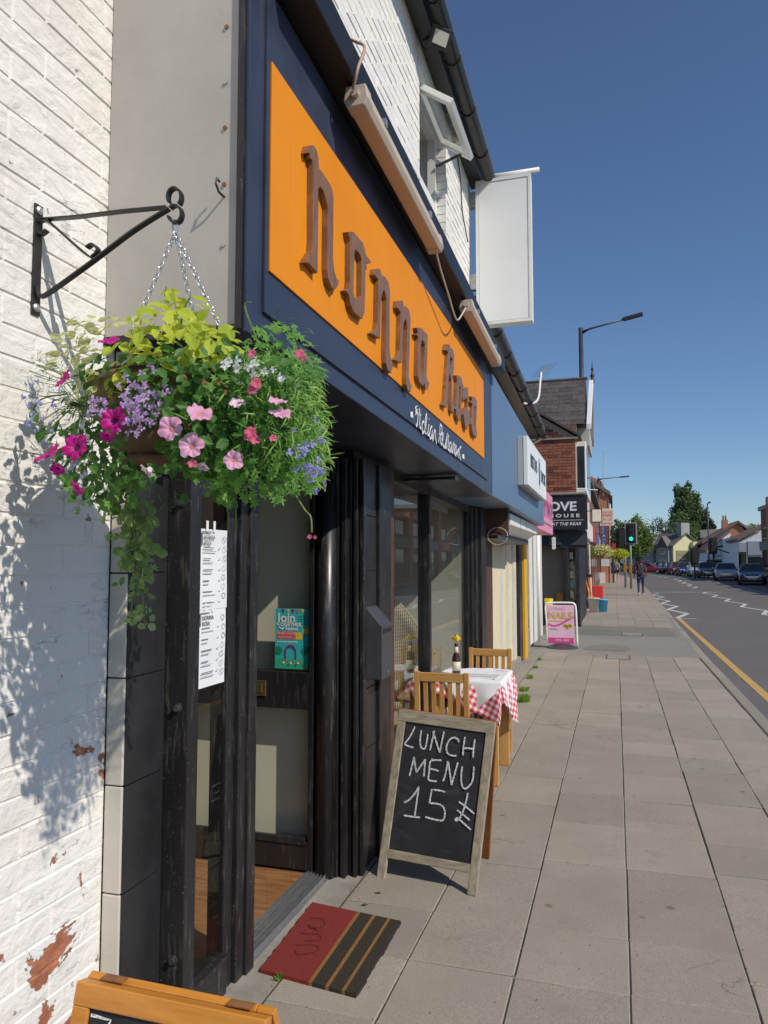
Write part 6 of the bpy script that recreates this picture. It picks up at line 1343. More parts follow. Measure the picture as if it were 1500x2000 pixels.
# ---- leaves
LEAF = {
 'ovate': ([(0, 0, 0), (0.22, 0.25, 0.05), (0.30, 0.5, 0.03), (0.20, 0.78, -0.04), (0, 1, -0.14), (-0.20, 0.78, -0.04), (-0.30, 0.5, 0.03), (-0.22, 0.25, 0.05), (0, 0.35, -0.03), (0, 0.7, -0.06)], [(0, 1, 8), (1, 2, 9, 8), (2, 3, 9), (3, 4, 9), (4, 5, 9), (5, 6, 9), (6, 7, 8, 9), (7, 0, 8)]),
 'round': ([(0, 0, 0)] + [(0.48 * math.sin(a) * (1 + 0.08 * math.cos(7 * a)), 0.5 - 0.5 * math.cos(a), 0.06 * math.cos(4 * a)) for a in np.linspace(0.5, 5.78, 12)], [(0, i, i + 1) for i in range(1, 12)]),
 'blade': ([(-0.035, 0, 0), (0.035, 0, 0), (0.05, 0.5, 0.06), (-0.05, 0.5, 0.06), (0, 1, -0.05)], [(0, 1, 2, 3), (3, 2, 4)]),
 'lobed': ([(0, 0, 0), (0.10, 0.25, 0), (0.42, 0.30, 0.04), (0.16, 0.45, 0), (0.40, 0.72, -0.03), (0.10, 0.68, 0), (0, 1.0, -0.08), (-0.10, 0.68, 0), (-0.40, 0.72, -0.03), (-0.16, 0.45, 0), (-0.42, 0.30, 0.04), (-0.10, 0.25, 0)], [(0, 1, 11), (1, 2, 3), (3, 4, 5), (5, 6, 7), (7, 8, 9), (9, 10, 11), (1, 3, 9, 11), (3, 5, 7, 9)]),
}
LEAF = {k: (np.array(v), f) for k, (v, f) in LEAF.items()}
def rotm(normal, up, roll):
    z = Vector(normal).normalized(); y = Vector(up) - z * Vector(up).dot(z)
    if y.length < 1e-3: y = z.cross(Vector((1, 0, 0)))
    y.normalize(); x = y.cross(z); c_, s_ = math.cos(roll), math.sin(roll)
    return np.array([x * c_ + y * s_, y * c_ - x * s_, z])
class Foliage:
    def __init__(s): s.v = []; s.f = []; s.n = 0
    def leaf(s, kind, p, size, normal, up=(0, 0, 1), roll=0.0):
        v, f = LEAF[kind]; w_ = (v * size) @ rotm(normal, up, roll) + np.array(p); s.v.append(w_); s.f += [tuple(i + s.n for i in q) for q in f]; s.n += len(v)
    def mesh(s, mat, name, parent):
        mb = MB(); mb.v = [tuple(x) for x in np.concatenate(s.v)]; mb.f = s.f; mb.mi = [0] * len(s.f); base = ORG[parent.name]
        me = bpy.data.meshes.new(name); me.from_pydata([tuple(Vector(v) - base) for v in mb.v], [], mb.f); me.materials.append(MAT[mat]); me.update()
        return tag(mesh_obj(name, me, parent), kind='stuff')
rf_ = random.Random(21)
def gauss2(): 
    while True:
        a, b = rf_.uniform(-1, 1), rf_.uniform(-1, 1)
        if a * a + b * b <= 1: return a, b
def scatter(mat, kind, name, specs, size, droop=0.3, yr=(1.27, 1.60)):
    fo = Foliage()
    for cx, cy, rx, ry, n_ in specs:
        for _ in range(n_):
            a, b = gauss2(); y = rf_.uniform(*yr); p = P(cx + a * rx, cy + b * ry, y); out = (p - Vector((BC.x, BC.y, 1.93))); out.z += 0.15
            nn = out.normalized() + Vector((rf_.gauss(0, 0.5), rf_.gauss(0, 0.5) - 0.25, rf_.gauss(0, 0.5) + 0.35))
            up = out * 2 + Vector((rf_.gauss(0, 0.5), rf_.gauss(0, 0.5), rf_.gauss(0, 0.4) - droop))
            fo.leaf(kind, p, rf_.uniform(*size), nn, up, rf_.gauss(0, 0.4))
    return fo.mesh(mat, name, hb)
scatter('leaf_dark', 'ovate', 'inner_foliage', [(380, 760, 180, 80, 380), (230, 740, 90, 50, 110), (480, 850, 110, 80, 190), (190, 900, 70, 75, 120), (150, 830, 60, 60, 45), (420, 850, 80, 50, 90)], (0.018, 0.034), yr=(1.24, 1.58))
scatter('leaf', 'ovate', 'broad_leaves', [(400, 740, 130, 75, 250), (480, 790, 110, 80, 190), (400, 880, 80, 50, 90), (180, 880, 80, 70, 95), (345, 790, 80, 40, 70), (230, 940, 55, 55, 55), (560, 720, 60, 50, 70), (300, 720, 90, 40, 80), (330, 900, 40, 30, 14)], (0.016, 0.034), yr=(1.17, 1.48))
scatter('leaf_lime', 'ovate', 'lime_leaves', [(340, 670, 105, 48, 100), (300, 625, 60, 30, 24), (345, 600, 34, 40, 20), (230, 715, 42, 50, 22), (390, 625, 30, 35, 14), (420, 670, 40, 35, 30)], (0.026, 0.048), droop=0.7, yr=(1.22, 1.50))
scatter('leaf_pale', 'round', 'pale_leaves', [(165, 655, 44, 42, 34), (255, 632, 36, 18, 13), (150, 745, 36, 34, 18), (140, 695, 40, 28, 14)], (0.018, 0.034), yr=(1.25, 1.46))
scatter('leaf_fern', 'lobed', 'feathery_leaves', [(500, 930, 100, 42, 170), (550, 690, 70, 60, 80), (440, 930, 50, 45, 50), (520, 655, 50, 25, 22), (590, 900, 45, 60, 70), (200, 960, 60, 45, 30), (470, 760, 80, 50, 70)], (0.016, 0.032), yr=(1.18, 1.50))
scatter('leaf_fern', 'blade', 'fine_blades', [(550, 800, 75, 115, 850), (500, 760, 60, 60, 220), (595, 860, 40, 80, 260), (400, 830, 90, 60, 200), (585, 740, 40, 60, 220), (450, 880, 60, 50, 160)], (0.014, 0.034), yr=(1.18, 1.50))
scatter('leaf_bright', 'blade', 'bright_blades', [(540, 790, 80, 110, 420), (600, 840, 42, 100, 260), (480, 730, 70, 60, 120), (620, 900, 26, 50, 60)], (0.012, 0.032), yr=(1.16, 1.46))
scatter('leaf_dark', 'blade', 'dark_blades', [(550, 830, 75, 110, 320), (480, 900, 80, 50, 90)], (0.016, 0.034), yr=(1.20, 1.50))  # darker green blades mixed in to vary the leaf colour
scatter('leaf', 'blade', 'airy_sprigs', [(115, 770, 60, 85, 240), (90, 740, 40, 60, 80), (280, 790, 75, 45, 220), (150, 690, 50, 60, 80), (310, 960, 40, 40, 30), (220, 760, 60, 40, 120), (560, 640, 50, 30, 30), (610, 860, 35, 90, 120)], (0.009, 0.022), yr=(1.18, 1.48))
# trailing vines
fo = Foliage(); stems = MB()
def vine(pts, n_, sz, Y=YB, spread=14, kind='round'):
    pp = smooth_pts([tuple(P(x, y, Y + rf_.uniform(-0.01, 0.01))) for x, y in pts], 6); stems.tube(pp, 0.0018, 5)
    for k in range(n_):
        p = pp[int(rf_.random() ** 0.8 * (len(pp) - 1))] + Vector((rf_.gauss(0, spread / 850), rf_.gauss(0, 0.012), rf_.gauss(0, 0.006)))
        fo.leaf(kind if k % 3 else 'lobed', p, rf_.uniform(*sz), (rf_.gauss(0.3, 0.8), -0.7, rf_.gauss(0.4, 0.7)), (rf_.gauss(0, 0.8), rf_.gauss(0, 0.4), -0.6), rf_.gauss(0, 0.6))
vine([(262, 900), (258, 960), (262, 1020), (270, 1080)], 85, (0.018, 0.036), spread=24)
vine([(250, 890), (262, 980), (255, 1060), (272, 1110), (268, 1150)], 60, (0.016, 0.030), spread=18)
vine([(280, 900), (272, 1010), (276, 1120), (280, 1180), (283, 1222)], 34, (0.012, 0.024), spread=11)
vine([(265, 1090), (262, 1130), (258, 1180), (256, 1218)], 16, (0.010, 0.020), spread=8)
vine([(235, 900), (228, 960), (236, 1010)], 44, (0.016, 0.032), spread=24)
fo.mesh('leaf_var', 'trailing_leaves', hb)
fo = Foliage()
for (x, y, s) in ((440, 962, 0.05), (415, 930, 0.03), (428, 945, 0.028), (455, 935, 0.03), (62, 815, 0.04), (88, 850, 0.042), (340, 920, 0.035), (355, 975, 0.028), (243, 1135, 0.022), (232, 1148, 0.018)): fo.leaf('round' if s > 0.045 else 'ovate', P(x, y - s * 400, YB - 0.10 + rf_.uniform(-0.03, 0.03)), s, (0.2, -1, 0.3), (0, 0, -1), rf_.gauss(0, 0.5))
fo.mesh('leaf', 'single_leaves', hb)
for pts in ([(330, 640), (332, 600), (322, 575), (325, 560)], [(352, 640), (360, 600), (372, 580)], [(340, 640), (345, 605), (338, 570)]): stems.tube([tuple(P(x, y, YB - 0.05)) for x, y in pts], 0.002, 5)
for pts in ([(440, 940), (446, 985), (446, 1040)], [(455, 930), (460, 985), (462, 1030)], [(570, 955), (595, 995), (607, 1010), (609, 1040)], [(600, 960), (618, 938), (634, 945), (634, 960)], [(500, 660), (478, 600), (490, 590)], [(60, 810), (80, 780), (130, 770)], [(85, 850), (120, 840), (160, 850)]): stems.tube(smooth_pts([tuple(P(x, y, YB - 0.11)) for x, y in pts], 4), 0.0020, 5)
r2 = random.Random(5)
for k in range(46):
    x, y = 55 + r2.random() * 130, 690 + r2.random() * 160; stems.tube([tuple(P(170 + r2.uniform(-15, 25), 800 + r2.uniform(-40, 30), YB)), tuple(P((x + 170) / 2, (y + 780) / 2 - 8, YB - 0.01)), tuple(P(x, y, YB - 0.02))], 0.0009, 4)
for k in range(60):
    x, y = 520 + r2.random() * 125, 740 + r2.random() * 190; stems.tube([tuple(P(500 + r2.uniform(-25, 25), 800 + r2.uniform(-60, 60), YB - 0.05)), tuple(P((x + 500) / 2, (y + 790) / 2 - 10, YB - 0.08)), tuple(P(x, y, YB - 0.10))], 0.0010, 4)
tag(stems.build('stems', 'stem', hb), kind='stuff')
# ---- flowers
def flower(px, py, rpx, mats, Y=1.30, nrm=None, name='petunia', lobes=5, cup=0.35):
    c_ = P(px, py, Y); rad = rpx / 1450 * (c_ - Vector((0, 0, H))).length; nn = Vector(nrm or (rf_.gauss(0.25, 0.25), -1, rf_.gauss(0.25, 0.25))).normalized(); up = Vector((0, 0, 1)); y_ = (up - nn * up.dot(nn)).normalized(); x_ = y_.cross(nn); n_ = 40; ph = rf_.uniform(0, 6)
    vs = [c_ - nn * rad * cup * 0.7]; rings = ((0.22, -0.50), (0.36, -0.20), (0.68, 0.0), (1.0, -0.06))
    for rr, hh in rings:
        for k in range(n_):
            a = 2 * math.pi * k / n_; lob = (1 - 0.20 * rr * abs(math.cos(lobes * (a + ph) / 2)) ** 5) * (1 + 0.05 * math.sin(a + ph)); wav = 0.10 * rr * rr * math.sin(2 * lobes * a + ph) + 0.11 * rr * rr * math.sin(2 * a + ph * 2) + 0.06 * rr * rr * math.sin(5 * a + ph * 3)
            vs.append(c_ + (x_ * math.cos(a) + y_ * math.sin(a)) * rad * rr * lob + nn * rad * (hh * cup * 1.4 + wav))
    mb = MB(); mb.add(vs[:1 + n_], [(0, 1 + k, 1 + (k + 1) % n_) for k in range(n_)], 1)
    o_ = len(mb.v); mb.add(vs[1:], [(i * n_ + k, i * n_ + (k + 1) % n_, (i + 1) * n_ + (k + 1) % n_, (i + 1) * n_ + k) for i in range(3) for k in range(n_)], 0)
    return mb.build(name, mats, hb, smooth=True)
for px, py, r_, nr in ((222, 820, 25, (0.25, -1, 0.1)), (146, 873, 26, (0.1, -1, 0.2)), (90, 886, 27, (-0.3, -0.6, 0.75)), (112, 917, 14, (0.2, -0.7, -0.6)), (150, 953, 17, (-0.3, -0.6, -0.5)), (212, 664, 19, (0.1, -0.6, 0.9)), (122, 740, 20, (-0.4, -0.8, 0.5)), (208, 852, 14, (0.1, -0.6, -0.7))): flower(px, py, r_, ['magenta', 'throat'], 1.16, nr)
for px, py, r_, nr in ((333, 836, 25, (0.2, -1, 0.15)), (373, 871, 26, (0.2, -1, 0.2)), (390, 805, 26, (0.5, -0.6, 0.75)), (456, 898, 20, (0.5, -0.9, 0.1)), (547, 806, 23, (0.3, -0.5, 0.9)), (543, 782, 19, (0.3, -0.4, 0.95)), (397, 913, 12, (0, -0.6, -0.8))): flower(px, py, r_, ['petal_pink', 'throat_y'], 1.15, nr)
for px, py, r_, nr in ((288, 922, 17, (-0.4, -0.5, -0.8)), (465, 785, 17, (0.3, -0.6, 0.8))): flower(px, py, r_, ['petal_pale', 'petal_pale'], 1.16, nr, cup=0.9)
for px, py, r_ in ((490, 843, 12), (498, 858, 11), (484, 852, 10), (500, 748, 11), (494, 760, 12), (586, 690, 11), (592, 700, 7), (492, 690, 9), (605, 1048, 5), (615, 1049, 4), (533, 855, 8), (375, 905, 9)): flower(px, py, r_, ['coral', 'coral'], 1.15, None, 'geranium_floret', 5, 0.2)
def tiny(mat, name, specs, size):
    fo = Foliage()
    for cx, cy, rx, ry, n_ in specs:
        for _ in range(n_):
            a, b = gauss2(); p = P(cx + a * rx, cy + b * ry, rf_.uniform(1.14, 1.22)); s = rf_.uniform(*size)
            for k in range(4): fo.leaf('ovate', p, s, (rf_.gauss(0, 0.3), -1, rf_.gauss(0.2, 0.3)), (0, 0, 1), k * 1.57 + rf_.gauss(0, 0.3))
    fo.mesh(mat, name, hb)
tiny('lilac', 'lilac_florets', [(275, 790, 40, 45, 60), (188, 795, 20, 20, 16), (290, 745, 60, 30, 14), (250, 830, 30, 30, 14)], (0.006, 0.011))
tiny('bluebell', 'blue_florets', [(600, 890, 40, 80, 30), (80, 790, 40, 70, 24), (625, 930, 22, 25, 6)], (0.005, 0.009))
tiny('white_petal', 'white_florets', [(470, 708, 40, 16, 16), (510, 725, 30, 14, 10), (545, 735, 20, 12, 5)], (0.007, 0.012))

# ================================================================== STREET FURNITURE
nbd = thing('pavement_sign', (-0.96, 14.1, 0), 'white framed pavement sign with a pink NAILS panel', 'sign')
ya = 14.1
def pn(px, py, Y=ya): return P(px, py, Y)
fr = [pn(1069, 1263), pn(1067.5, 1215), pn(1065, 1188), pn(1067, 1180), pn(1074, 1177.5), pn(1096, 1177), pn(1116, 1177.5), pn(1122, 1180), pn(1124.5, 1188), pn(1126, 1215), pn(1128, 1263)]
MB().tube(smooth_pts([tuple(p) for p in fr], 4), 0.017, 8).build('tube_frame', 'white_sign', nbd, smooth=True)
a, b = pn(1071, 1256), pn(1121, 1182); B(a.x, b.x, ya - 0.02, ya - 0.005, a.z, b.z).build('panel', 'pink_pale', nbd, bevel=0.005)
def nq(px0, px1, py0, py1, mat, nm='print'):
    a, b = pn(px0, py1), pn(px1, py0); return B(a.x, b.x, ya - 0.0235, ya - 0.0205, a.z, b.z).build(nm, mat, nbd)
nq(1071, 1121, 1246, 1255.5, 'magenta_print')
def ntext(body, px0, px1, py0, py1, mat, off=0.0):
    a, b = pn(px0, py1), pn(px1, py0); me = text_mesh('lettering', body, 1, 0.0, offset=off); xs = [v.co.x for v in me.vertices]; ys = [v.co.y for v in me.vertices]
    me.transform(Matrix.Translation((-min(xs), -min(ys), 0))); place_flat('lettering', me, mat, nbd, (a.x, ya - 0.025, a.z), (1, 0, 0), (0, 0, 1), (b.x - a.x) / (max(xs) - min(xs)), (b.z - a.z) / (max(ys) - min(ys)))
ntext('NAILS', 1072, 1117, 1195, 1208, 'gold', 0.02); ntext('CE NAILS', 1073, 1103, 1186, 1191, 'lilac'); ntext('NAIL BAR', 1086, 1112, 1248, 1251.5, 'white_letter')
mb = MB(); ribbon(mb, smooth_pts([(p.x, p.z) for p in (pn(1071, 1218), pn(1080, 1222), pn(1092, 1220), pn(1105, 1213), pn(1120, 1205))], 5), 0.03, lambda p: (p[0], ya - 0.024, p[1])); mb.build('swoosh', 'magenta_print', nbd)
nq(1073, 1098, 1212, 1213.5, 'gold'); nq(1074, 1088, 1227.5, 1229, 'ink')
mb = MB()
for k in range(5): mb.lathe([(0.03, -0.001), (0.03, 0.001)], pn(1103 + k * 3, 1221 + (k % 3) * 2.4, ya - 0.024), 10, 'y')
tag(mb.build('nail_picture', 'gold', nbd), kind='stuff')
vs = []; 
mb = MB()
for i in range(13):
    f = i / 12; x = pn(1068, 1263).x + (pn(1129, 1263).x - pn(1068, 1263).x) * f; hgt = 0.075 * math.sin(math.pi * f) + 0.02
    vs += [(x, ya - 0.22 * math.sin(math.pi * f) ** 0.5 - 0.03, 0.002), (x, ya - 0.02, hgt), (x, ya + 0.22 * math.sin(math.pi * f) ** 0.5 + 0.03, 0.002)]
mb.add(vs, [(i * 3 + j, i * 3 + 3 + j, i * 3 + 4 + j, i * 3 + 1 + j) for i in range(12) for j in range(2)]); mb.build('rubber_base', 'dark_grey', nbd, smooth=True)
one('yellow_tub', MB().lathe([(0.07, 0), (0.085, 0.30), (0.088, 0.31)], (P(1072, 1180, 15.6).x, 15.6, 0.52), 14).box(P(1072, 1180, 15.6).x - 0.03, P(1072, 1180, 15.6).x + 0.03, 15.57, 15.63, 0, 0.52), 'yellow_plastic', (P(1072, 1180, 15.6).x, 15.6, 0), 'yellow tub peeping up behind the pink pavement sign', 'tub')
def bucket(px, py, r0, r1, h_, mat, label, name):
    p = G(px, py); t = thing(name, p, label, 'bucket')
    MB().lathe([(r0, 0.0), (r1, h_), (r1 + 0.012, h_), (r1 + 0.012, h_ - 0.03), (r1 - 0.012, h_ - 0.03), (r0 - 0.01, 0.03)], p, 20).build('tub', mat, t, smooth=True)
    MB().tube([p + Vector((r1 * math.cos(a), -r1 * 0.2, h_ - 0.02 - 0.10 * math.sin(a))) for a in np.linspace(0, math.pi, 12)], 0.006, 5).build('handle', 'galv', t); return p
bp = bucket(1160, 1196, 0.13, 0.175, 0.46, 'bucket_grey', 'grey dustbin full of broom handles outside the hardware shop', 'dust_bin')
bucket(1178, 1195, 0.12, 0.16, 0.40, 'sky_blue_plastic', 'bright blue plastic bucket on the pavement', 'plastic_bucket')
for k in range(6):
    a = bp + Vector((random.uniform(-0.08, 0.08), random.uniform(-0.08, 0.08), 0.06)); b = a + Vector((-0.10 + k * 0.045 - 0.12, 0.1, 1.05))
    t = thing('broom', a, ('first', 'second', 'third', 'fourth', 'fifth', 'sixth')[k] + ' broom handle from the left in the grey dustbin', 'broom', 'brooms in the dustbin')
    MB().tube([a, b], 0.014, 6).build('handle', 'orange_stick' if k < 5 else 'white_pvc', t); B(b.x - 0.1, b.x + 0.1, b.y - 0.03, b.y + 0.03, b.z, b.z + 0.09).build('head', ('red_plastic', 'black', 'coir')[k % 3], t)
p = G(1168, 1186)
one('red_crate', MB().prism([(p.x - 0.16, p.y, 0), (p.x + 0.16, p.y, 0), (p.x + 0.19, p.y, 0.75), (p.x - 0.19, p.y, 0.75)], (0, 0.4, 0)), 'red_plastic', (p.x, p.y, 0), 'red plastic bin standing behind the blue bucket', 'bin', bevel=0.03)
for k, (px, py, Y, s, lb_) in enumerate(((1174, 1077, 40, 0.42, 'far hanging basket of yellow green foliage in front of the orange gable'), (1208, 1083, 47, 0.40, 'far hanging basket just left of the traffic signals'))):
    p = P(px, py, Y); t = thing('far_flower_basket', p - Vector((0, 0, s)), lb_, 'hanging basket', 'far flower baskets'); fo = Foliage(); rr = random.Random(k)
    for _ in range(900):
        d = Vector((rr.gauss(0, 1), rr.gauss(0, 1), rr.gauss(0, 1))).normalized() * rr.random() ** 0.4; fo.leaf('ovate', p + Vector((d.x * s * 1.5, d.y * s, d.z * s * 0.85)), 0.11, (rr.gauss(0, 1), rr.gauss(0, 1) - 0.5, rr.gauss(0, 1)), (rr.gauss(0, 1), rr.gauss(0, 1), rr.gauss(0, 1)))
    fo.mesh('leaf_pale' if k == 0 else 'leaf_lime', 'foliage', t); MB().lathe([(0.06, -0.55 * s), (0.25, -0.1), (0.3, 0.05)], p - Vector((0, 0, 0.1)), 10).build('bowl', 'coir', t, smooth=True)
    MB().tube([p + Vector((0, 0, 0)), p + Vector((0, 0, 0.9)), p + Vector((-1.1, 0, 0.95))], 0.02, 5).build('arm', 'iron', t)
def signal(base, zc, label, front=True, lens='signal_green'):
    t = thing('traffic_signal', base, label, 'traffic light', 'traffic signals on the left pavement'); x, y = base.x, base.y
    MB().tube([(x, y, 0), (x, y, zc + 0.75)], 0.07, 12).build('pole', 'pole_grey', t, smooth=True)
    xo = x + (0.05 if front else -0.20); s = -1 if front else 1
    if front: B(xo - 0.36, xo + 0.36, y - 0.10, y - 0.085, zc - 0.66, zc + 0.66).build('backing_board', 'pole_grey', t, bevel=0.01); B(xo - 0.34 + 0.06, xo + 0.34 - 0.06, y - 0.115, y - 0.10, zc - 0.60, zc + 0.60).build('backing_face', 'black_soffit', t)
    else: B(xo - 0.34, xo + 0.34, y - 0.10, y - 0.08, zc - 0.68, zc + 0.68).build('backing_board', 'black_soffit', t)
    B(xo - 0.15, xo + 0.15, y - 0.24, y - 0.10, zc - 0.52, zc + 0.52).build('housing', 'plastic_black', t, bevel=0.02)
    if front:
        for k, m_ in enumerate(('signal_off', 'signal_off', lens)):
            z = zc + 0.33 - 0.33 * k; MB().lathe([(0.115, -0.012), (0.115, 0.0)], (xo, y - 0.24, z), 18, 'y').build('lens', m_, t)
            MB().add([(xo + 0.13 * math.cos(a), y - 0.24 - d, z + 0.13 * math.sin(a)) for d in (0.0, 0.16) for a in np.linspace(0.2, math.pi - 0.2, 10)], [(i, i + 1, i + 11, i + 10) for i in range(9)]).build('hood', 'plastic_black', t)
    B(x - 0.10, x + 0.06, y - 0.17, y - 0.05, 0.95, 1.55).build('push_box', 'push_yellow', t, bevel=0.02)
signal(G(1233, 1150), 3.36, 'grey traffic signal showing a green light on the pavement')
signal(G(1222, 1148), 3.10, 'dark back of a traffic signal left of the green one', False)
def lamp(px_base, Y, ztop, arm, label, r=0.085):
    X = P(px_base, 800, Y).x; t = thing('street_lamp', (X, Y, 0), label, 'street lamp')
    MB().tube([(X, Y, 0), (X, Y, ztop * 0.5), (X, Y, ztop)], [r * 1.2, r, r * 0.9], 12).build('column', 'lamp_post', t, smooth=True)
    e_ = Vector((X, Y, ztop - 0.12)); f_ = e_ + arm
    MB().tube([e_ - Vector((0, 0, 0.06)), e_ + arm * 0.2, f_], [0.07, 0.035, 0.03], 8).build('arm', 'lamp_post', t, smooth=True)
    d = arm.normalized(); MB().bar(f_ - d * 0.05, f_ + d * 0.62, 0.26, 0.09).build('lantern', 'lamp_post', t, bevel=0.02)
lamp(1137, 26.5, 9.80, Vector((1.46, -0.1, 0.26)), 'tall dark street lamp rising behind the slate roof')
lamp(1166, 58.0, 8.0, Vector((1.6, 0, 0.1)), 'far street lamp over the orange brick gable', 0.06)
lamp(1376, 95.0, 8.6, Vector((0.05, -1.0, 0.1)), 'slim far street lamp in front of the poplar', 0.07)
def dark_signal(px, py0, py1, Y, label):
    a, b = P(px, py1, Y), P(px, py0, Y); t = thing('distant_signal', (a.x, Y, road_z(Y)), label, 'traffic light'); x = a.x
    MB().tube([(x, Y, road_z(Y)), (x, Y, b.z)], 0.08, 8).build('pole', 'plastic_black', t); B(x - 0.35, x + 0.35, Y - 0.02, Y, b.z - 1.5, b.z).build('backing_board', 'plastic_black', t); B(x - 0.17, x + 0.17, Y - 0.2, Y - 0.02, b.z - 1.35, b.z - 0.15).build('housing', 'plastic_black', t, bevel=0.03)
dark_signal(1357, 1070, 1112, 70, 'black far traffic signal in front of the cream gable')
dark_signal(1394, 1050, 1112, 74, 'black far traffic signal beside the white gable shop')
dark_signal(1451, 1078, 1112, 80, 'black far traffic signal in front of the grey shop')
a = P(1394, 1070, 74); one('mast_arm', MB().bar(a, P(1412, 1066, 74), 0.12, 0.16).bar(P(1400, 1072, 74), P(1424, 1080, 74), 0.08, 0.1), 'plastic_black', a, 'black mast arm sticking out beside the white gable shop', 'mast')

# ================================================================== FAR BUILDINGS
def facade(name, label, Y, poly, mat, depth=9.0):
    """building whose gable / front faces the camera side of the street at distance Y; poly = outline in photo points"""
    pts = [P(x, y, Y) for x, y in poly]; zb = road_z(Y) - 0.3
    t = thing(name, (sum(p.x for p in pts) / len(pts), Y, zb), label, 'building')
    MB().prism([(p.x, Y, max(zb, p.z) if y_ < 1108 else zb) for p, (x_, y_) in zip(pts, poly)], (0, depth, 0)).build('wall', mat, t); return t
def fq(t, Y, px0, px1, py0, py1, mat, nm, d=0.12):
    a, b = P(px0, py1, Y), P(px1, py0, Y); return B(a.x, b.x, Y - d, Y - 0.01, a.z, b.z).build(nm, mat, t)
def roof_bar(t, Y, p0, p1, th, depth, mat, nm='roof', dy=0.35):
    a, b = P(*p0, Y - dy), P(*p1, Y - dy); h_ = Vector((0, 0, th)); MB().hexa([a, b, b + h_, a + h_], [a + Vector((0, depth, 0)), b + Vector((0, depth, 0)), b + h_ + Vector((0, depth, 0)), a + h_ + Vector((0, depth, 0))]).build(nm, mat, t)
# brick block on the right edge, long front along the street (seen mirrored in the shop window)
bb = thing('dark_brick_block', (13.0, 60, 0), 'dark brick shop block at the right edge beyond the cars', 'building')
xb = P(1489, 1100, 76).x; zt = P(1492, 998, 76).z
B(xb, xb + 10, 34, 63, -0.3, 5.0).box(xb, xb + 10, 63.05, 76, -0.3, zt).build('wall', 'far_brick_dark', bb)
B(xb - 0.2, xb + 10.2, 62.9, 76.2, zt, zt + 0.35).box(xb - 0.15, xb + 10, 34, 62.8, 5.0, 5.15).build('parapet', 'grey_and_shade_render', bb)
for k in range(8):
    y = 36 + k * 5; pier = B(xb - 0.35, xb, y - 0.5, y + 0.5, -0.3, 5.5 if y < 62 else zt + 0.9).build('brick_pier', 'far_brick', bb)
    w_ = B(xb - 0.06, xb + 0.02, y + 1.2, y + 3.6, 3.75, 4.75).build('window', 'white_pvc', bb); B(xb - 0.08, xb - 0.06, y + 1.3, y + 2.35, 3.82, 4.68).build('pane', 'dark_glass', w_); B(xb - 0.08, xb - 0.06, y + 2.45, y + 3.5, 3.82, 4.68).build('pane', 'dark_glass', w_)
    B(xb - 0.3, xb, y + 0.6, y + 4.4, 2.7, 3.5).build('shop_fascia', ('white_render', 'blue_grey', 'red_plastic', 'charcoal')[k % 4], bb); B(xb - 0.1, xb + 0.05, y + 0.7, y + 4.3, 0.5, 2.6).build('shop_window', 'dark_glass', bb)
fq(bb, 76, 1490, 1512, 1068, 1083, 'white_render', 'end_fascia', 0.3)
# grey shop with sloping roof
t = facade('grey_gable_shop', 'grey fronted shop with white gable left of the dark brick block', 88, [(1441, 1112), (1494, 1112), (1494, 1034), (1475, 1040), (1443, 1058)], 'white_render')
fq(t, 88, 1460, 1490, 1057, 1084, 'blue_grey', 'fascia_board', 0.25); fq(t, 88, 1460, 1490, 1088, 1110, 'dark_glass', 'shop_window'); fq(t, 88, 1444, 1458, 1060, 1108, 'blue_grey', 'side_front', 0.2)
roof_bar(t, 88, (1440, 1057), (1494, 1029), 0.3, 9, 'brown_tile')
# white shop with first-floor bay, pub sign
t = facade('white_bay_shop', 'narrow white shop with dark first floor windows above a black doorway', 96, [(1427, 1112), (1441, 1112), (1441, 1049), (1427, 1049)], 'white_render')
fq(t, 96, 1429, 1433, 1053, 1072, 'dark_glass', 'window'); fq(t, 96, 1436, 1440, 1053, 1072, 'dark_glass', 'window'); fq(t, 96, 1429, 1440, 1088, 1112, 'black', 'shopfront'); fq(t, 96, 1426, 1442, 1047, 1050, 'grey_tile', 'parapet', 0.3); fq(t, 96, 1431, 1437, 1080, 1087, 'charcoal', 'round_sign', 0.3)
# white gable shop with pale blue sign
t = facade('white_gable_shop', 'white shop with sloping brown roof and pale blue sign', 104, [(1379, 1112), (1428, 1112), (1428, 1043), (1424, 1042), (1381, 1076)], 'white_render')
sg = fq(t, 104, 1389, 1418, 1079, 1092, 'white_sign', 'sign_board', 0.25); fq(t, 104, 1380, 1428, 1094, 1112, 'dark_glass', 'shop_window'); fq(t, 104, 1393, 1397, 1081, 1090, 'blue', 'logo', 0.3); fq(t, 104, 1399, 1413, 1084, 1087, 'blue_grey', 'lettering', 0.3)
roof_bar(t, 104, (1377, 1078), (1427, 1038), 0.35, 10, 'brown_tile')
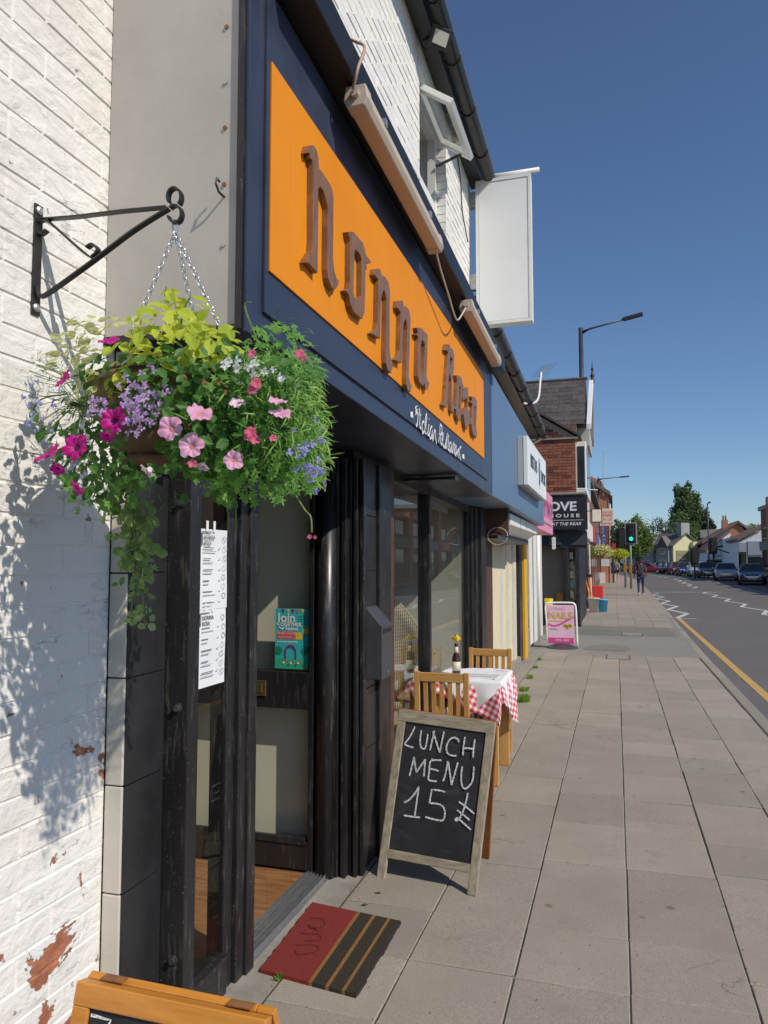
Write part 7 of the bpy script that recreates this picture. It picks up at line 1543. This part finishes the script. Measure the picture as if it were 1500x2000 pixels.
# brown roofs and chimney behind
t = facade('brown_roof_terrace', 'terrace with brown tiled roof and red brick chimney', 122, [(1380, 1112), (1470, 1112), (1470, 1052), (1443, 1023), (1418, 1034), (1380, 1060)], 'far_brick')
roof_bar(t, 122, (1372, 1062), (1443, 1021), 0.35, 12, 'brown_tile'); roof_bar(t, 122, (1442, 1021), (1474, 1044), 0.35, 12, 'brown_tile')
a, b = P(1410, 1040, 124), P(1420, 1016, 124); ch = B(a.x, b.x, 123, 124.4, a.z - 1, b.z).build('chimney', 'far_brick', t)
for f in (0.25, 0.7): MB().lathe([(0.14, 0), (0.11, 0.7)], (a.x + (b.x - a.x) * f, 123.7, b.z), 10).build('chimney_pot', 'brown_tile', ch)
MB().hexa([P(1368, 1050, 140), P(1420, 1050, 140), P(1420, 1032, 146), P(1368, 1035, 146)], [p + Vector((0, 0.3, -0.6)) for p in (P(1368, 1050, 140), P(1420, 1050, 140), P(1420, 1032, 146), P(1368, 1035, 146))]).build('rear_roof', 'grey_tile', t)
# cream gabled pub
C = P(1316, 1112, 128); C = Vector((C.x, C.y, 0)); gd = Vector((4.5, 3, 0)).normalized(); fd = Vector((-3, 4.5, 0)).normalized(); gw, fl_ = 5.0, 13.0; ze = 4.3; za = P(1345, 1044, 129.5).z
pub = thing('gabled_pub', C, 'long pub with pale yellow gable end and two grey dormers', 'building')
E_ = C + gd * gw; Mid = (C + E_) / 2; U = Vector((0, 0, 1))
MB().prism([C, E_, E_ + U * ze, Mid + U * za, C + U * ze], fd * 0.35).build('gable_wall', 'pale_yellow', pub)
MB().prism([C + fd * 0.36, C + fd * fl_, C + fd * fl_ + U * ze, C + fd * 0.36 + U * ze], gd * 0.3).build('front_wall', 'grey_and_shade_render', pub)  # front turned from the sun: its shade is put into the grey colour
MB().prism([E_ + fd * 0.36, E_ + fd * fl_, E_ + fd * fl_ + U * ze, E_ + fd * 0.36 + U * ze], gd * -0.3).build('rear_wall', 'grey_and_shade_render', pub)
oh = gd * 0.35
for s_, e0 in ((-1, C), (1, E_)):
    e1_ = e0 + U * (ze - 0.15) + oh * s_ - fd * 0.3; m1 = Mid + U * (za + 0.1) - fd * 0.3; MB().hexa([e1_, m1, m1 + U * 0.2, e1_ + U * 0.2], [p + fd * (fl_ + 0.3) for p in (e1_, m1, m1 + U * 0.2, e1_ + U * 0.2)]).build('roof', 'grey_tile', pub)
nf = -gd
for d0 in (2.2, 6.2):
    b0 = C + fd * (d0 - 1.6) + nf * 0.5; b1 = C + fd * (d0 + 1.6) + nf * 0.5; ap = C + fd * d0 + nf * 0.5
    MB().prism([b0 + U * (ze - 0.3), b1 + U * (ze - 0.3), ap + U * (ze + 1.7)], gd * 2.6).build('dormer', 'grey_tile', pub); MB().prism([b0 + U * 0, b1 + U * 0, b1 + U * (ze - 0.3), b0 + U * (ze - 0.3)], gd * 0.5).build('dormer_wall', 'grey_and_shade_render', pub)
    for z in (1.1, 3.0):
        w0 = C + fd * (d0 - 0.7) + nf * 0.53; w1 = C + fd * (d0 + 0.7) + nf * 0.53; wn = MB().prism([w0 + U * z, w1 + U * z, w1 + U * (z + 1.0), w0 + U * (z + 1.0)], gd * 0.06).build('window', 'white_pvc', pub)
        for k in range(3):
            v0 = w0 + fd * (0.1 + k * 0.43) + nf * 0.02; v1 = v0 + fd * 0.34; MB().prism([v0 + U * (z + 0.1), v1 + U * (z + 0.1), v1 + U * (z + 0.9), v0 + U * (z + 0.9)], gd * 0.03).build('pane', 'dark_glass', wn)
for d0 in (4.2, 9.2, 11.4):
    for z in (1.1, 3.0):
        w0 = C + fd * (d0 - 0.5) + nf * 0.05; w1 = C + fd * (d0 + 0.5) + nf * 0.05; wn = MB().prism([w0 + U * z, w1 + U * z, w1 + U * (z + 1.0), w0 + U * (z + 1.0)], gd * 0.06).build('window', 'white_pvc', pub); MB().prism([w0 + fd * 0.12 + U * (z + 0.1) + nf * 0.02, w1 - fd * 0.12 + U * (z + 0.1) + nf * 0.02, w1 - fd * 0.12 + U * (z + 0.9) + nf * 0.02, w0 + fd * 0.12 + U * (z + 0.9) + nf * 0.02], gd * 0.03).build('pane', 'dark_glass', wn)
g0 = C + gd * 0.5 - fd * 0.1; g1 = C + gd * 3.0 - fd * 0.1
sgp = MB().prism([g0 + U * 1.6, g1 + U * 1.6, g1 + U * 3.6, g0 + U * 3.6], fd * 0.1).build('gable_sign', 'sage', pub)
me = text_mesh('lettering', 'THE RAILWAY', 0.42, 0.0); place_flat('lettering', me, 'red_print', sgp, g0 - fd * 0.02 + gd * 0.15 + U * 2.75, gd, U, 0.72, 1.0)
MB().prism([g0 + gd * 0.8 + U * 2.1 - fd * 0.02, g0 + gd * 1.9 + U * 2.1 - fd * 0.02, g0 + gd * 1.9 + U * 2.4 - fd * 0.02, g0 + gd * 0.8 + U * 2.4 - fd * 0.02], fd * 0.01).build('sign_strip', 'white_letter', sgp)
st_ = C + gd * 3.3; MB().prism([st_ - fd * 0.7, st_ + gd * 0.9 - fd * 0.7, st_ + gd * 0.9 + U * (za - 1.2) - fd * 0.7, st_ + U * (za - 1.2) - fd * 0.7], fd * 0.7).build('chimney_breast', 'pale_yellow', pub)
ck = Mid + fd * 0.1; MB().prism([ck - gd * 0.8 + U * (za - 1.2), ck + gd * 0.8 + U * (za - 1.2), ck + gd * 0.8 + U * (za + 1.9), ck - gd * 0.8 + U * (za + 1.9)], fd * 1.0).build('chimney', 'grey_and_shade_render', pub)

# ================================================================== TREES
def tree(name, label, px, Y, ztop, zlow, clumps, mat, n, leaf, seed, trunk=0.3):
    """clumps: (dx, z fraction, rx, rz) ellipsoids filled with leaf-sized faces, edges ragged"""
    X = P(px, 1100, Y).x; t = thing(name, (X, Y, 0), label, 'tree'); rr = np.random.default_rng(seed); zg = -0.6
    MB().tube([(X, Y, zg), (X + 0.1, Y, zlow), (X, Y, zlow + (ztop - zlow) * 0.6)], [trunk, trunk * 0.8, trunk * 0.15], 9).build('trunk', 'bark', t, smooth=True)
    lb_ = MB()
    for k in range(12):
        dx, fz, rx, rz = clumps[k % len(clumps)]; z = zlow + (ztop - zlow) * fz; lb_.tube([(X, Y, z - rz * 0.8), (X + dx * 0.6 + rr.normal() * rx * 0.3, Y + rr.normal() * rx * 0.3, z), (X + dx + rr.normal() * rx * 0.4, Y + rr.normal() * rx * 0.4, z + rz * 0.6)], [trunk * 0.4, trunk * 0.2, 0.03], 5)
    tag(lb_.build('limbs', 'bark', t), kind='stuff')
    tot = sum(c[2] * c[2] * c[3] for c in clumps); vs = []; fs = []
    for dx, fz, rx, rz in clumps:
        m = int(n * rx * rx * rz / tot); sub = max(8, int(m / 34)); cz_ = zlow + (ztop - zlow) * fz
        u = rr.normal(size=(sub, 3)); u /= np.linalg.norm(u, axis=1)[:, None]; u *= (0.35 + 0.65 * rr.random((sub, 1)) ** 0.5); ctr = u * np.array([rx, rx, rz]) + np.array([X + dx, Y, cz_])
        idx = rr.integers(0, sub, m); p = ctr[idx] + rr.normal(size=(m, 3)) * np.array([rx, rx, rz]) * 0.15
        nn = rr.normal(size=(m, 3)) + (p - np.array([X + dx, Y, cz_])) / np.array([rx, rx, rz]); nn /= np.linalg.norm(nn, axis=1)[:, None]
        a = np.cross(nn, rr.normal(size=(m, 3))); a /= np.linalg.norm(a, axis=1)[:, None]; b = np.cross(nn, a); s = leaf * (0.6 + 0.8 * rr.random((m, 1)))
        o_ = len(vs) * 0 + sum(len(v) for v in vs); q_ = np.stack([p - a * s * 0.5, p + b * s * 0.35, p + a * s * 0.5, p - b * s * 0.35], 1).reshape(-1, 3); vs.append(q_); fs += [(o_ + 4 * i, o_ + 4 * i + 1, o_ + 4 * i + 2, o_ + 4 * i + 3) for i in range(m)]
    V = np.concatenate(vs) - np.array([X, Y, 0]); me = bpy.data.meshes.new('crown'); me.from_pydata(V.tolist(), [], fs); me.materials.append(MAT[mat]); me.update(); tag(mesh_obj('crown', me, t), kind='stuff'); return t
zt_ = lambda py, Y: P(1300, py, Y).z
Yp = 170; s_ = Yp / 1450 * 1.03
tree('poplar_tree', 'tall broad poplar towering behind the pub', 1353, Yp, zt_(940, Yp), 2, [(-2.5, 0.87, 0.95, 2.1), (-0.6, 0.88, 0.95, 2.0), (-1.5, 0.74, 1.9, 2.5), (0.4, 0.70, 1.7, 2.5), (-1.8, 0.57, 2.2, 2.9), (1.2, 0.53, 2.1, 2.9), (-2.6, 0.40, 2.2, 2.8), (2.2, 0.38, 2.4, 2.6), (0, 0.32, 3.4, 3.2), (3.9, 0.28, 1.5, 1.8)], 'poplar', 30000, 0.42, 3, 0.45)
tree('broadleaf_tree', 'bright green rounded tree left of the pub roof', 1243, 128, zt_(1010, 128), 2, [(0, 0.72, 1.9, 2.0), (-1.0, 0.55, 1.8, 2.0), (1.0, 0.5, 1.8, 1.9), (0, 0.35, 2.4, 2.0)], 'poplar2', 8000, 0.36, 5, 0.3)
tree('willow_tree', 'grey green airy tree between the pub roof and poplar', 1298, 160, zt_(1006, 160), 2, [(-1.6, 0.8, 1.7, 2.0), (0.4, 0.72, 1.9, 2.0), (2.2, 0.62, 1.9, 2.2), (-1.0, 0.5, 2.4, 2.4), (1.6, 0.4, 2.6, 2.4)], 'willow', 3600, 0.30, 6, 0.3)
tree('dark_shrub_tree', 'dark tree filling the gap left of the poplar', 1326, 166, zt_(1000, 166), 2, [(0, 0.78, 1.8, 2.0), (-0.6, 0.5, 2.2, 2.4), (1.0, 0.5, 2.2, 2.4)], 'poplar', 6000, 0.40, 8, 0.3)
tree('conifer_tree', 'dark conifer at the right shoulder of the poplar', 1384, 160, zt_(994, 160), 1, [(0, 0.94, 0.4, 1.0), (0, 0.78, 0.9, 1.6), (0, 0.6, 1.5, 1.8), (0, 0.4, 2.0, 2.0)], 'conifer', 3600, 0.34, 9, 0.25)
tree('conifer_tree', 'smaller dark conifer right of the poplar', 1396, 156, zt_(1018, 156), 1, [(0, 0.9, 0.5, 1.0), (0, 0.7, 1.0, 1.5), (0, 0.45, 1.7, 1.8)], 'conifer', 2400, 0.34, 10, 0.25)
tree('distant_tree', 'distant tree just left of the green traffic light', 1208, 140, zt_(1014, 140), 2, [(0, 0.75, 1.6, 1.8), (0.8, 0.5, 2.0, 2.0), (-1.0, 0.45, 2.0, 2.0)], 'poplar', 4000, 0.36, 12, 0.25)
tree('distant_tree', 'small distant tree above the grey gable shop roof', 1478, 150, zt_(1023, 150), 2, [(0, 0.7, 2.0, 2.0), (1.8, 0.5, 2.2, 2.0)], 'poplar2', 1800, 0.36, 13, 0.25)

# ================================================================== CARS
def make_car(loc):
    t = thing('parked_car', loc, 'car', 'car'); o0 = Vector(loc)
    def W(pts): return [o0 + Vector(p) for p in pts]
    st = [(-2.12, 0.62, 0.34, 0.48, 0.54), (-2.06, 0.78, 0.22, 0.58, 0.66), (-1.85, 0.85, 0.19, 0.66, 0.76), (-1.3, 0.885, 0.18, 0.72, 0.86), (-0.8, 0.89, 0.18, 0.80, 0.95), (0.4, 0.895, 0.18, 0.84, 0.96), (1.5, 0.885, 0.19, 0.86, 0.98), (1.95, 0.84, 0.22, 0.82, 0.95), (2.1, 0.72, 0.34, 0.62, 0.74)]
    vs = []
    for y, w_, zb, zs, zt2 in st: vs += [(-w_ * 0.93, y, zb), (-w_, y, (zb + zs) * 0.52), (-w_, y, zs), (-w_ * 0.86, y, zt2), (w_ * 0.86, y, zt2), (w_, y, zs), (w_, y, (zb + zs) * 0.52), (w_ * 0.93, y, zb)]
    n_ = 8; MB().add(W(vs), [(i * n_ + k, i * n_ + (k + 1) % n_, (i + 1) * n_ + (k + 1) % n_, (i + 1) * n_ + k) for i in range(len(st) - 1) for k in range(n_)] + [tuple(range(n_)), tuple(range((len(st) - 1) * n_, len(st) * n_))]).build('body', 'car_navy', t, bevel=0.02)
    lo = [(-0.77, -0.86, 0.94), (0.77, -0.86, 0.94), (0.78, 1.80, 0.96), (-0.78, 1.80, 0.96)]; hi = [(-0.60, -0.10, 1.40), (0.60, -0.10, 1.40), (0.60, 1.20, 1.42), (-0.60, 1.20, 1.42)]
    MB().hexa(W(lo), W(hi)).build('window_glass', 'dark_glass', t)
    MB().hexa(W([(-0.62, -0.14, 1.395), (0.62, -0.14, 1.395), (0.62, 1.24, 1.415), (-0.62, 1.24, 1.415)]), W([(-0.54, 0.0, 1.46), (0.54, 0.0, 1.46), (0.54, 1.05, 1.47), (-0.54, 1.05, 1.47)])).build('roof', 'car_navy', t, bevel=0.02)
    for i in range(4): MB().bar(W([lo[i]])[0], W([hi[i]])[0], 0.07, 0.07).build('pillar', 'car_navy', t)
    for x in (-0.80, 0.80):
        for y in (-1.32, 1.30):
            wh = MB().lathe([(0.20, -0.10), (0.31, -0.10), (0.325, -0.07), (0.325, 0.07), (0.31, 0.10), (0.20, 0.10)], o0 + Vector((x, y, 0.325)), 20, 'x').build('wheel', 'rubber', t, smooth=False); MB().lathe([(0.20, -0.105), (0.05, -0.085), (0.05, 0.085), (0.20, 0.105)], o0 + Vector((x, y, 0.325)), 14, 'x').build('rim', 'rim', wh)
        s_ = 1 if x > 0 else -1
        MB().hexa(W([(s_ * 0.40, -2.14, 0.54), (s_ * 0.78, -2.06, 0.56), (s_ * 0.85, -1.90, 0.72), (s_ * 0.44, -2.06, 0.70)]), W([(s_ * 0.42, -1.9, 0.56), (s_ * 0.76, -1.85, 0.58), (s_ * 0.82, -1.7, 0.70), (s_ * 0.46, -1.85, 0.68)])).build('headlight', 'headlight', t, bevel=0.01)
        MB().hexa(W([(s_ * 0.88, -0.62, 0.95), (s_ * 1.05, -0.62, 0.97), (s_ * 1.05, -0.60, 1.09), (s_ * 0.88, -0.60, 1.07)]), W([(s_ * 0.88, -0.52, 0.95), (s_ * 1.03, -0.52, 0.97), (s_ * 1.03, -0.52, 1.09), (s_ * 0.88, -0.52, 1.07)])).build('mirror', 'car_navy', t)
    B(o0.x - 0.40, o0.x + 0.40, o0.y - 2.135, o0.y - 2.05, o0.z + 0.50, o0.z + 0.60).build('grille', 'chrome', t); B(o0.x - 0.5, o0.x + 0.5, o0.y - 2.12, o0.y - 2.05, o0.z + 0.26, o0.z + 0.36).build('air_intake', 'plastic_black', t); B(o0.x - 0.27, o0.x + 0.27, o0.y - 2.15, o0.y - 2.11, o0.z + 0.385, o0.z + 0.485).build('number_plate', 'plate', t)
    return t
CARS = [(1468, 60, 'navy', 1.02, 'dark navy car nearest on the right, first in the queue', -8), (1418, 68, 'silver', 1.0, 'grey silver car second in the queue on the right', -6), (1383, 75, 'black', 1.0, 'black car third in the queue, just right of the white car', -4), (1363, 81, 'white', 1.02, 'white car fourth in the queue on the right', 0), (1341, 86, 'blue', 1.0, 'bright blue car fifth in the queue', 2), (1326, 92, 'red', 1.04, 'dark red car between the blue and green cars', 4), (1314, 98, 'green', 1.0, 'dark green car seventh in the queue', 6), (1303, 104, 'black', 1.0, 'black car in front of the pub, eighth in the queue', 8), (1290, 110, 'green', 1.0, 'dark car partly hidden before the pub front wall', 10), (1268, 100, 'crimson', 0.98, 'crimson car seen just right of the walking person', 70), (1213, 104, 'grey', 1.0, 'silver grey car crossing behind the traffic signal poles', 80)]
proto = None
for px, Y, colr, sc_, lb_, rz_ in CARS:
    X = P(px, 1115, Y).x; loc = Vector((X, Y, road_z(Y)))
    if proto is None: proto = make_car(Vector((0, 0, 0))); o = proto
    else: o = copy_tree(proto)
    o.location = loc; o.rotation_euler = (0, 0, R(rz_)); o.scale = (sc_, sc_, sc_); tag(o, lb_, 'car', 'cars queuing along the road')
    for ch in o.children:
        if ch.name.split('.')[0] in ('body', 'roof', 'pillar', 'mirror'): ch.material_slots[0].link = 'OBJECT'; ch.material_slots[0].material = MAT['car_' + colr]

# ================================================================== PEOPLE
def skin_obj(name, verts, edges, radii, mat, parent, root=0, sub=2):
    me = bpy.data.meshes.new(name); bm = bmesh.new(); lay = bm.verts.layers.skin.verify(); vv = []
    for i, (p, r_) in enumerate(zip(verts, radii)):
        v = bm.verts.new(p); rr = r_ if isinstance(r_, tuple) else (r_, r_); v[lay].radius = rr; v[lay].use_root = (i == root); vv.append(v)
    for a, b in edges: bm.edges.new((vv[a], vv[b]))
    bm.to_mesh(me); bm.free(); me.materials.append(MAT[mat]); o = mesh_obj(name, me, parent)
    o.modifiers.new('skin', 'SKIN'); s = o.modifiers.new('sub', 'SUBSURF'); s.levels = sub; s.render_levels = sub; 
    o.modifiers['skin'].use_smooth_shade = True; return o
def person(loc, hgt, label, top, legs, skin, hair, shorts=False, bag=None, stride=0.30, shoes='trainer', sleeve=0.5):
    k = hgt / 1.75; t = thing('person', loc, label, 'person')
    J = dict(pel=(0, 0, 0.95), spi=(0, 0.01, 1.15), che=(0, 0.03, 1.34), nec=(0, 0.02, 1.49), hd0=(0, 0.03, 1.57), hd1=(0, 0.04, 1.66), hd2=(0, 0.02, 1.73),
             shl=(-0.18, 0.02, 1.42), shr=(0.18, 0.02, 1.42), ell=(-0.25, -0.06, 1.16), elr=(0.25, 0.02, 1.15), wrl=(-0.29, -0.02, 0.92), wrr=(0.26, 0.17, 0.95), hal=(-0.30, 0.0, 0.85), har=(0.26, 0.21, 0.89),
             hil=(-0.09, 0, 0.90), hir=(0.09, 0, 0.90), knl=(-0.10, -stride * 0.15, 0.50), knr=(0.10, stride * 0.75, 0.53), anl=(-0.10, -stride * 1.1, 0.14), anr=(0.10, stride * 0.65, 0.09), tol=(-0.11, -stride * 1.1 + 0.14, 0.05), tor=(0.11, stride * 0.65 + 0.17, 0.03))
    Rr = dict(pel=(0.15, 0.11), spi=(0.135, 0.10), che=(0.16, 0.11), nec=0.055, hd0=0.075, hd1=0.095, hd2=0.06, shl=0.065, shr=0.065, ell=0.042, elr=0.042, wrl=0.028, wrr=0.028, hal=0.032, har=0.032, hil=0.085, hir=0.085, knl=0.058, knr=0.058, anl=0.04, anr=0.04, tol=0.038, tor=0.038)
    names = list(J); ix = {n_: i for i, n_ in enumerate(names)}
    E_l = [('pel', 'spi'), ('spi', 'che'), ('che', 'nec'), ('nec', 'hd0'), ('hd0', 'hd1'), ('hd1', 'hd2'), ('che', 'shl'), ('che', 'shr'), ('shl', 'ell'), ('shr', 'elr'), ('ell', 'wrl'), ('elr', 'wrr'), ('wrl', 'hal'), ('wrr', 'har'), ('pel', 'hil'), ('pel', 'hir'), ('hil', 'knl'), ('hir', 'knr'), ('knl', 'anl'), ('knr', 'anr'), ('anl', 'tol'), ('anr', 'tor')]
    def sc(r_, f=1.0): return tuple(x * k * f for x in r_) if isinstance(r_, tuple) else r_ * k * f
    skin_obj('body', [Vector(J[n_]) * k for n_ in names], [(ix[a], ix[b]) for a, b in E_l], [sc(Rr[n_]) for n_ in names], skin, t)
    def cloth(name, ns, ed, mat, f=1.14, tweak=None):
        tw = tweak or {}; jj = {n_: i for i, n_ in enumerate(ns)}; skin_obj(name, [Vector(tw.get(n_, J[n_])) * k for n_ in ns], [(jj[a], jj[b]) for a, b in ed], [sc(Rr[n_], f) for n_ in ns], mat, t)
    lerp = lambda a, b, f: tuple(Vector(J[a]).lerp(Vector(J[b]), f))
    cloth('shirt', ['pel', 'spi', 'che', 'shl', 'shr', 'ell', 'elr'], [('pel', 'spi'), ('spi', 'che'), ('che', 'shl'), ('che', 'shr'), ('shl', 'ell'), ('shr', 'elr')], top, 1.18, {'ell': lerp('shl', 'ell', sleeve), 'elr': lerp('shr', 'elr', sleeve), 'pel': (0, 0, 0.93)})
    if shorts: cloth('shorts', ['pel', 'hil', 'hir', 'knl', 'knr'], [('pel', 'hil'), ('pel', 'hir'), ('hil', 'knl'), ('hir', 'knr')], legs, 1.16, {'knl': lerp('hil', 'knl', 0.7), 'knr': lerp('hir', 'knr', 0.7)})
    else: cloth('trousers', ['pel', 'hil', 'hir', 'knl', 'knr', 'anl', 'anr'], [('pel', 'hil'), ('pel', 'hir'), ('hil', 'knl'), ('hir', 'knr'), ('knl', 'anl'), ('knr', 'anr')], legs, 1.16)
    L0 = Vector(loc)
    for a, b in (('anl', 'tol'), ('anr', 'tor')):
        p, q = Vector(J[a]) * k, Vector(J[b]) * k; skin_obj('shoe', [p + Vector((0, -0.03, -0.03)), (p + q) / 2 + Vector((0, 0, -0.01)), q], [(0, 1), (1, 2)], [0.045 * k, 0.05 * k, 0.042 * k], shoes, t, 1)
    skin_obj('hair', [Vector((0, -0.005, 1.63)) * k, Vector((0, 0.0, 1.69)) * k, Vector((0, 0.02, 1.745)) * k], [(0, 1), (1, 2)], [0.088 * k, 0.105 * k, 0.07 * k], hair, t, 1)
    fin = MB()
    for h_, sd in (('hal', -1), ('har', 1)):
        p = L0 + Vector(J[h_]) * k
        for j in range(4): q = p + Vector((0, -0.025 + j * 0.017, -0.02)) * k; fin.tube([q, q + Vector((sd * -0.005, 0.008, -0.045)) * k, q + Vector((sd * -0.02, 0.016, -0.075 + abs(j - 1.3) * 0.008)) * k], 0.009 * k, 6)
        fin.tube([p + Vector((0, 0.03, 0.02)) * k, p + Vector((sd * -0.015, 0.055, -0.02)) * k, p + Vector((sd * -0.02, 0.055, -0.045)) * k], 0.010 * k, 6)
    tag(fin.build('fingers', skin, t, smooth=True), kind='stuff')
    for sd in (-1, 1): MB().lathe([(0.012 * k, -0.006), (0.03 * k, 0.0), (0.012 * k, 0.008)], L0 + Vector((sd * 0.092, 0.03, 1.63)) * k, 8, 'x').build('ear', skin, t, smooth=True); MB().lathe([(0.004, -0.004), (0.012 * k, 0.0), (0.004, 0.004)], L0 + Vector((sd * 0.035, 0.13, 1.655)) * k, 8, 'y').build('eye', 'dark_glass', t)
    MB().prism([L0 + Vector(p) * k for p in ((-0.015, 0.125, 1.61), (0.015, 0.125, 1.61), (0, 0.125, 1.66))], (0, 0.03 * k, -0.006)).build('nose', skin, t); B(L0.x - 0.025 * k, L0.x + 0.025 * k, L0.y + 0.11 * k, L0.y + 0.122 * k, L0.z + 1.572 * k, L0.z + 1.580 * k).build('mouth', 'coral', t)
    if bag:
        b0 = L0 + Vector((0, -0.17, 1.20)) * k; MB().box(b0.x - 0.14 * k, b0.x + 0.14 * k, b0.y - 0.08 * k, b0.y + 0.06 * k, b0.z - 0.20 * k, b0.z + 0.20 * k).build('backpack', bag, t, bevel=0.05, seg=3)
        for sd in (-1, 1): MB().tube([L0 + Vector(p) * k for p in ((sd * 0.10, -0.10, 1.40), (sd * 0.11, 0.0, 1.50), (sd * 0.11, 0.14, 1.40), (sd * 0.13, 0.10, 1.15), (sd * 0.12, -0.10, 1.05))], 0.014, 6).build('strap', bag, t)
    return t
p = G(1252, 1163); person((p.x, p.y, 0.0), 1.78, 'person in navy top and blue jeans with grey backpack walking away near the kerb', 'tee', 'denim', 'skin', 'hair', bag='bag', stride=0.20)
Y2 = 60.0; person((P(1204, 1130, Y2).x, Y2, rise(Y2)), 1.72, 'person in grey vest and black shorts beyond the traffic signals', 'top_grey', 'shorts', 'skin_pale', 'hair_grey', shorts=True, stride=0.16, sleeve=0.12)
